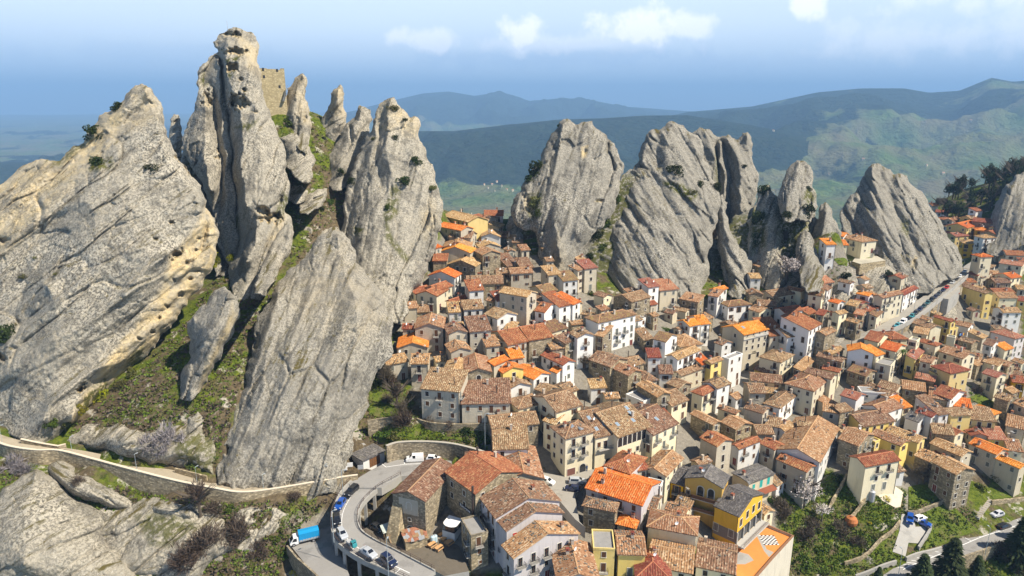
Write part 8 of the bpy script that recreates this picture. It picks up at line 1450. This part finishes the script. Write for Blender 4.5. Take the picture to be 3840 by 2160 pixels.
for i in range(46):
    x = rn.uniform(2375, 2590); y = 560 - (x - 2375) * .45 + rn.uniform(-10, 55); p_ = onz('F', x, min(y, 575), 30); d_ = rn.uniform(440, 520); r_ = ray('F', x, y); p_ = Vector((r_[0] * d_, r_[1] * d_, 0)); p_.z = gz(p_.x, p_.y)
    tree('dark pine in the wood behind the far houses', 'pine', 'F', x, y, rn.uniform(9, 14), rn.uniform(3, 4.4), 'pines of the far wood', at=p_, name='pine_tree')
for i, (x, y) in enumerate(((845,60),(905,60),(950,90),(1000,120))): tree(('pale bare tree behind the shark-fin rock', 'second bare tree behind the shark-fin rock', 'dark tree before far white house', 'dark tree right of far white house')[i], ('bare', 'bare', 'pine', 'pine')[i], 'C4', x, y + 60, 8, 3.2, at=onground('C4', x, y + 60))
# palm
p_ = onground('D4', 450, 560); root = empty('palm_tree', p_); tag(root, 'single palm tree rising among tan roofs', 'tree'); mb = MB(); mb.tube([(0, 0, -.3), (.2, 0, 4), (.5, 0, 9.5)], [.28, .2, .17], 8); mb.build('trunk', BARK, root); mb = MB()
for i in range(26):
    a = i * 2.4; up = .9 - (i / 26) * 1.5; pts_ = [Vector((.5, 0, 9.5)) + Vector((math.cos(a) * t_ * 2.3, math.sin(a) * t_ * 2.3, up * t_ * 1.5 - 1.5 * t_ * t_)) for t_ in np.linspace(0, 1, 5)]; s_ = Vector((-math.sin(a), math.cos(a), 0)) * .28
    for k in range(4): w0, w1 = 1 - k / 4.4, 1 - (k + 1) / 4.4; mb.face([pts_[k] - s_ * w0, pts_[k] + s_ * w0, pts_[k + 1] + s_ * w1, pts_[k + 1] - s_ * w1])
mb.build('crown', LEAF['green'], root)
# terracotta barrel, far farms
p_ = onground('E4', 510, 930); root = empty('water_tank', p_); tag(root, 'round orange tank on the garden slope', 'tank'); mb = MB(); mb.tube([(0, 0, -.3), (0, 0, .3), (0, 0, 1.2), (0, 0, 2.1), (0, 0, 2.5)], [1.0, 1.5, 1.7, 1.3, .4], 14); mb.build('shell', plain('terracotta', (.42, .15, .05), .8, var=.2), root, True); mb = MB(); mb.tube([(0, 0, 2.45), (0, 0, 2.65)], .4, 10); mb.build('lid', RUST, root)
p_ = onground('E4', 715, 680); root = empty('steel_tank', p_); tag(root, 'grey steel cistern beside the pale terrace', 'tank'); mb = MB(); mb.tube([(0, 0, -.4), (0, 0, 2.6), (0, 0, 2.9)], [.85, .85, .3], 12); mb.build('shell', METAL, root, True); mb = MB(); mb.tube([(0, 0, 2.85), (0, 0, 3.05)], .3, 8); mb.build('lid', METAL, root)
for i, (x, y) in enumerate(((1238,470),(1250,466),(1262,474),(1228,478),(1275,480),(1290,486),(1218,470),(1245,482),(2440,318),(2372,440),(2330,424),(2085,440),(1945,335),(2170,412))):
    p_ = onfar(x, y); root = empty('farmhouse', p_, i * .7); tag(root, ('pale farmhouse in the hamlet on the valley floor' if i < 8 else ('lone pale farmhouse on high far pasture', 'pale farmhouse in the green fields, right', 'small farm beside field track', 'lone farm below the scrubby ridge line', 'pale quarry-side farmhouse on forest edge', 'pale farmhouse mid fields')[i - 8]), 'farmhouse', 'far farmhouses'); s_ = 4.5 if i < 8 else 6
    mb = MB(); mb.box(-s_, s_, -s_ * .6, s_ * .6, -6, 7); mb.build('wall', WM['C'], root); mb = MB(); mb.face([(-s_-1,-s_*.7,6.6),(s_+1,-s_*.7,6.6),(s_+1,0,10),(-s_-1,0,10)]); mb.face([(s_+1,s_*.7,6.6),(-s_-1,s_*.7,6.6),(-s_-1,0,10),(s_+1,0,10)]); mb.build('roof', CAPM['K'], root)
# ------------------------------------------------------------------ the air
hz = MB(); hz.box(-29000, 29000, -3000, 29000, -480, 620); hzm = bpy.data.materials.new('air'); hzm.use_nodes = True; t = hzm.node_tree; t.nodes.clear()
o_ = nn(t, 'ShaderNodeOutputMaterial'); pv = nn(t, 'ShaderNodeVolumePrincipled', Density=HAZE if 'HAZE' in globals() else 1.1e-4, Anisotropy=0.0); pv.inputs['Color'].default_value = (0.34, 0.61, 1.0, 1)
lk(t, pv.outputs[0], o_.inputs['Volume'])
tag(hz.build('haze', hzm), 'thin blue air over the whole valley', 'haze', kind='stuff')
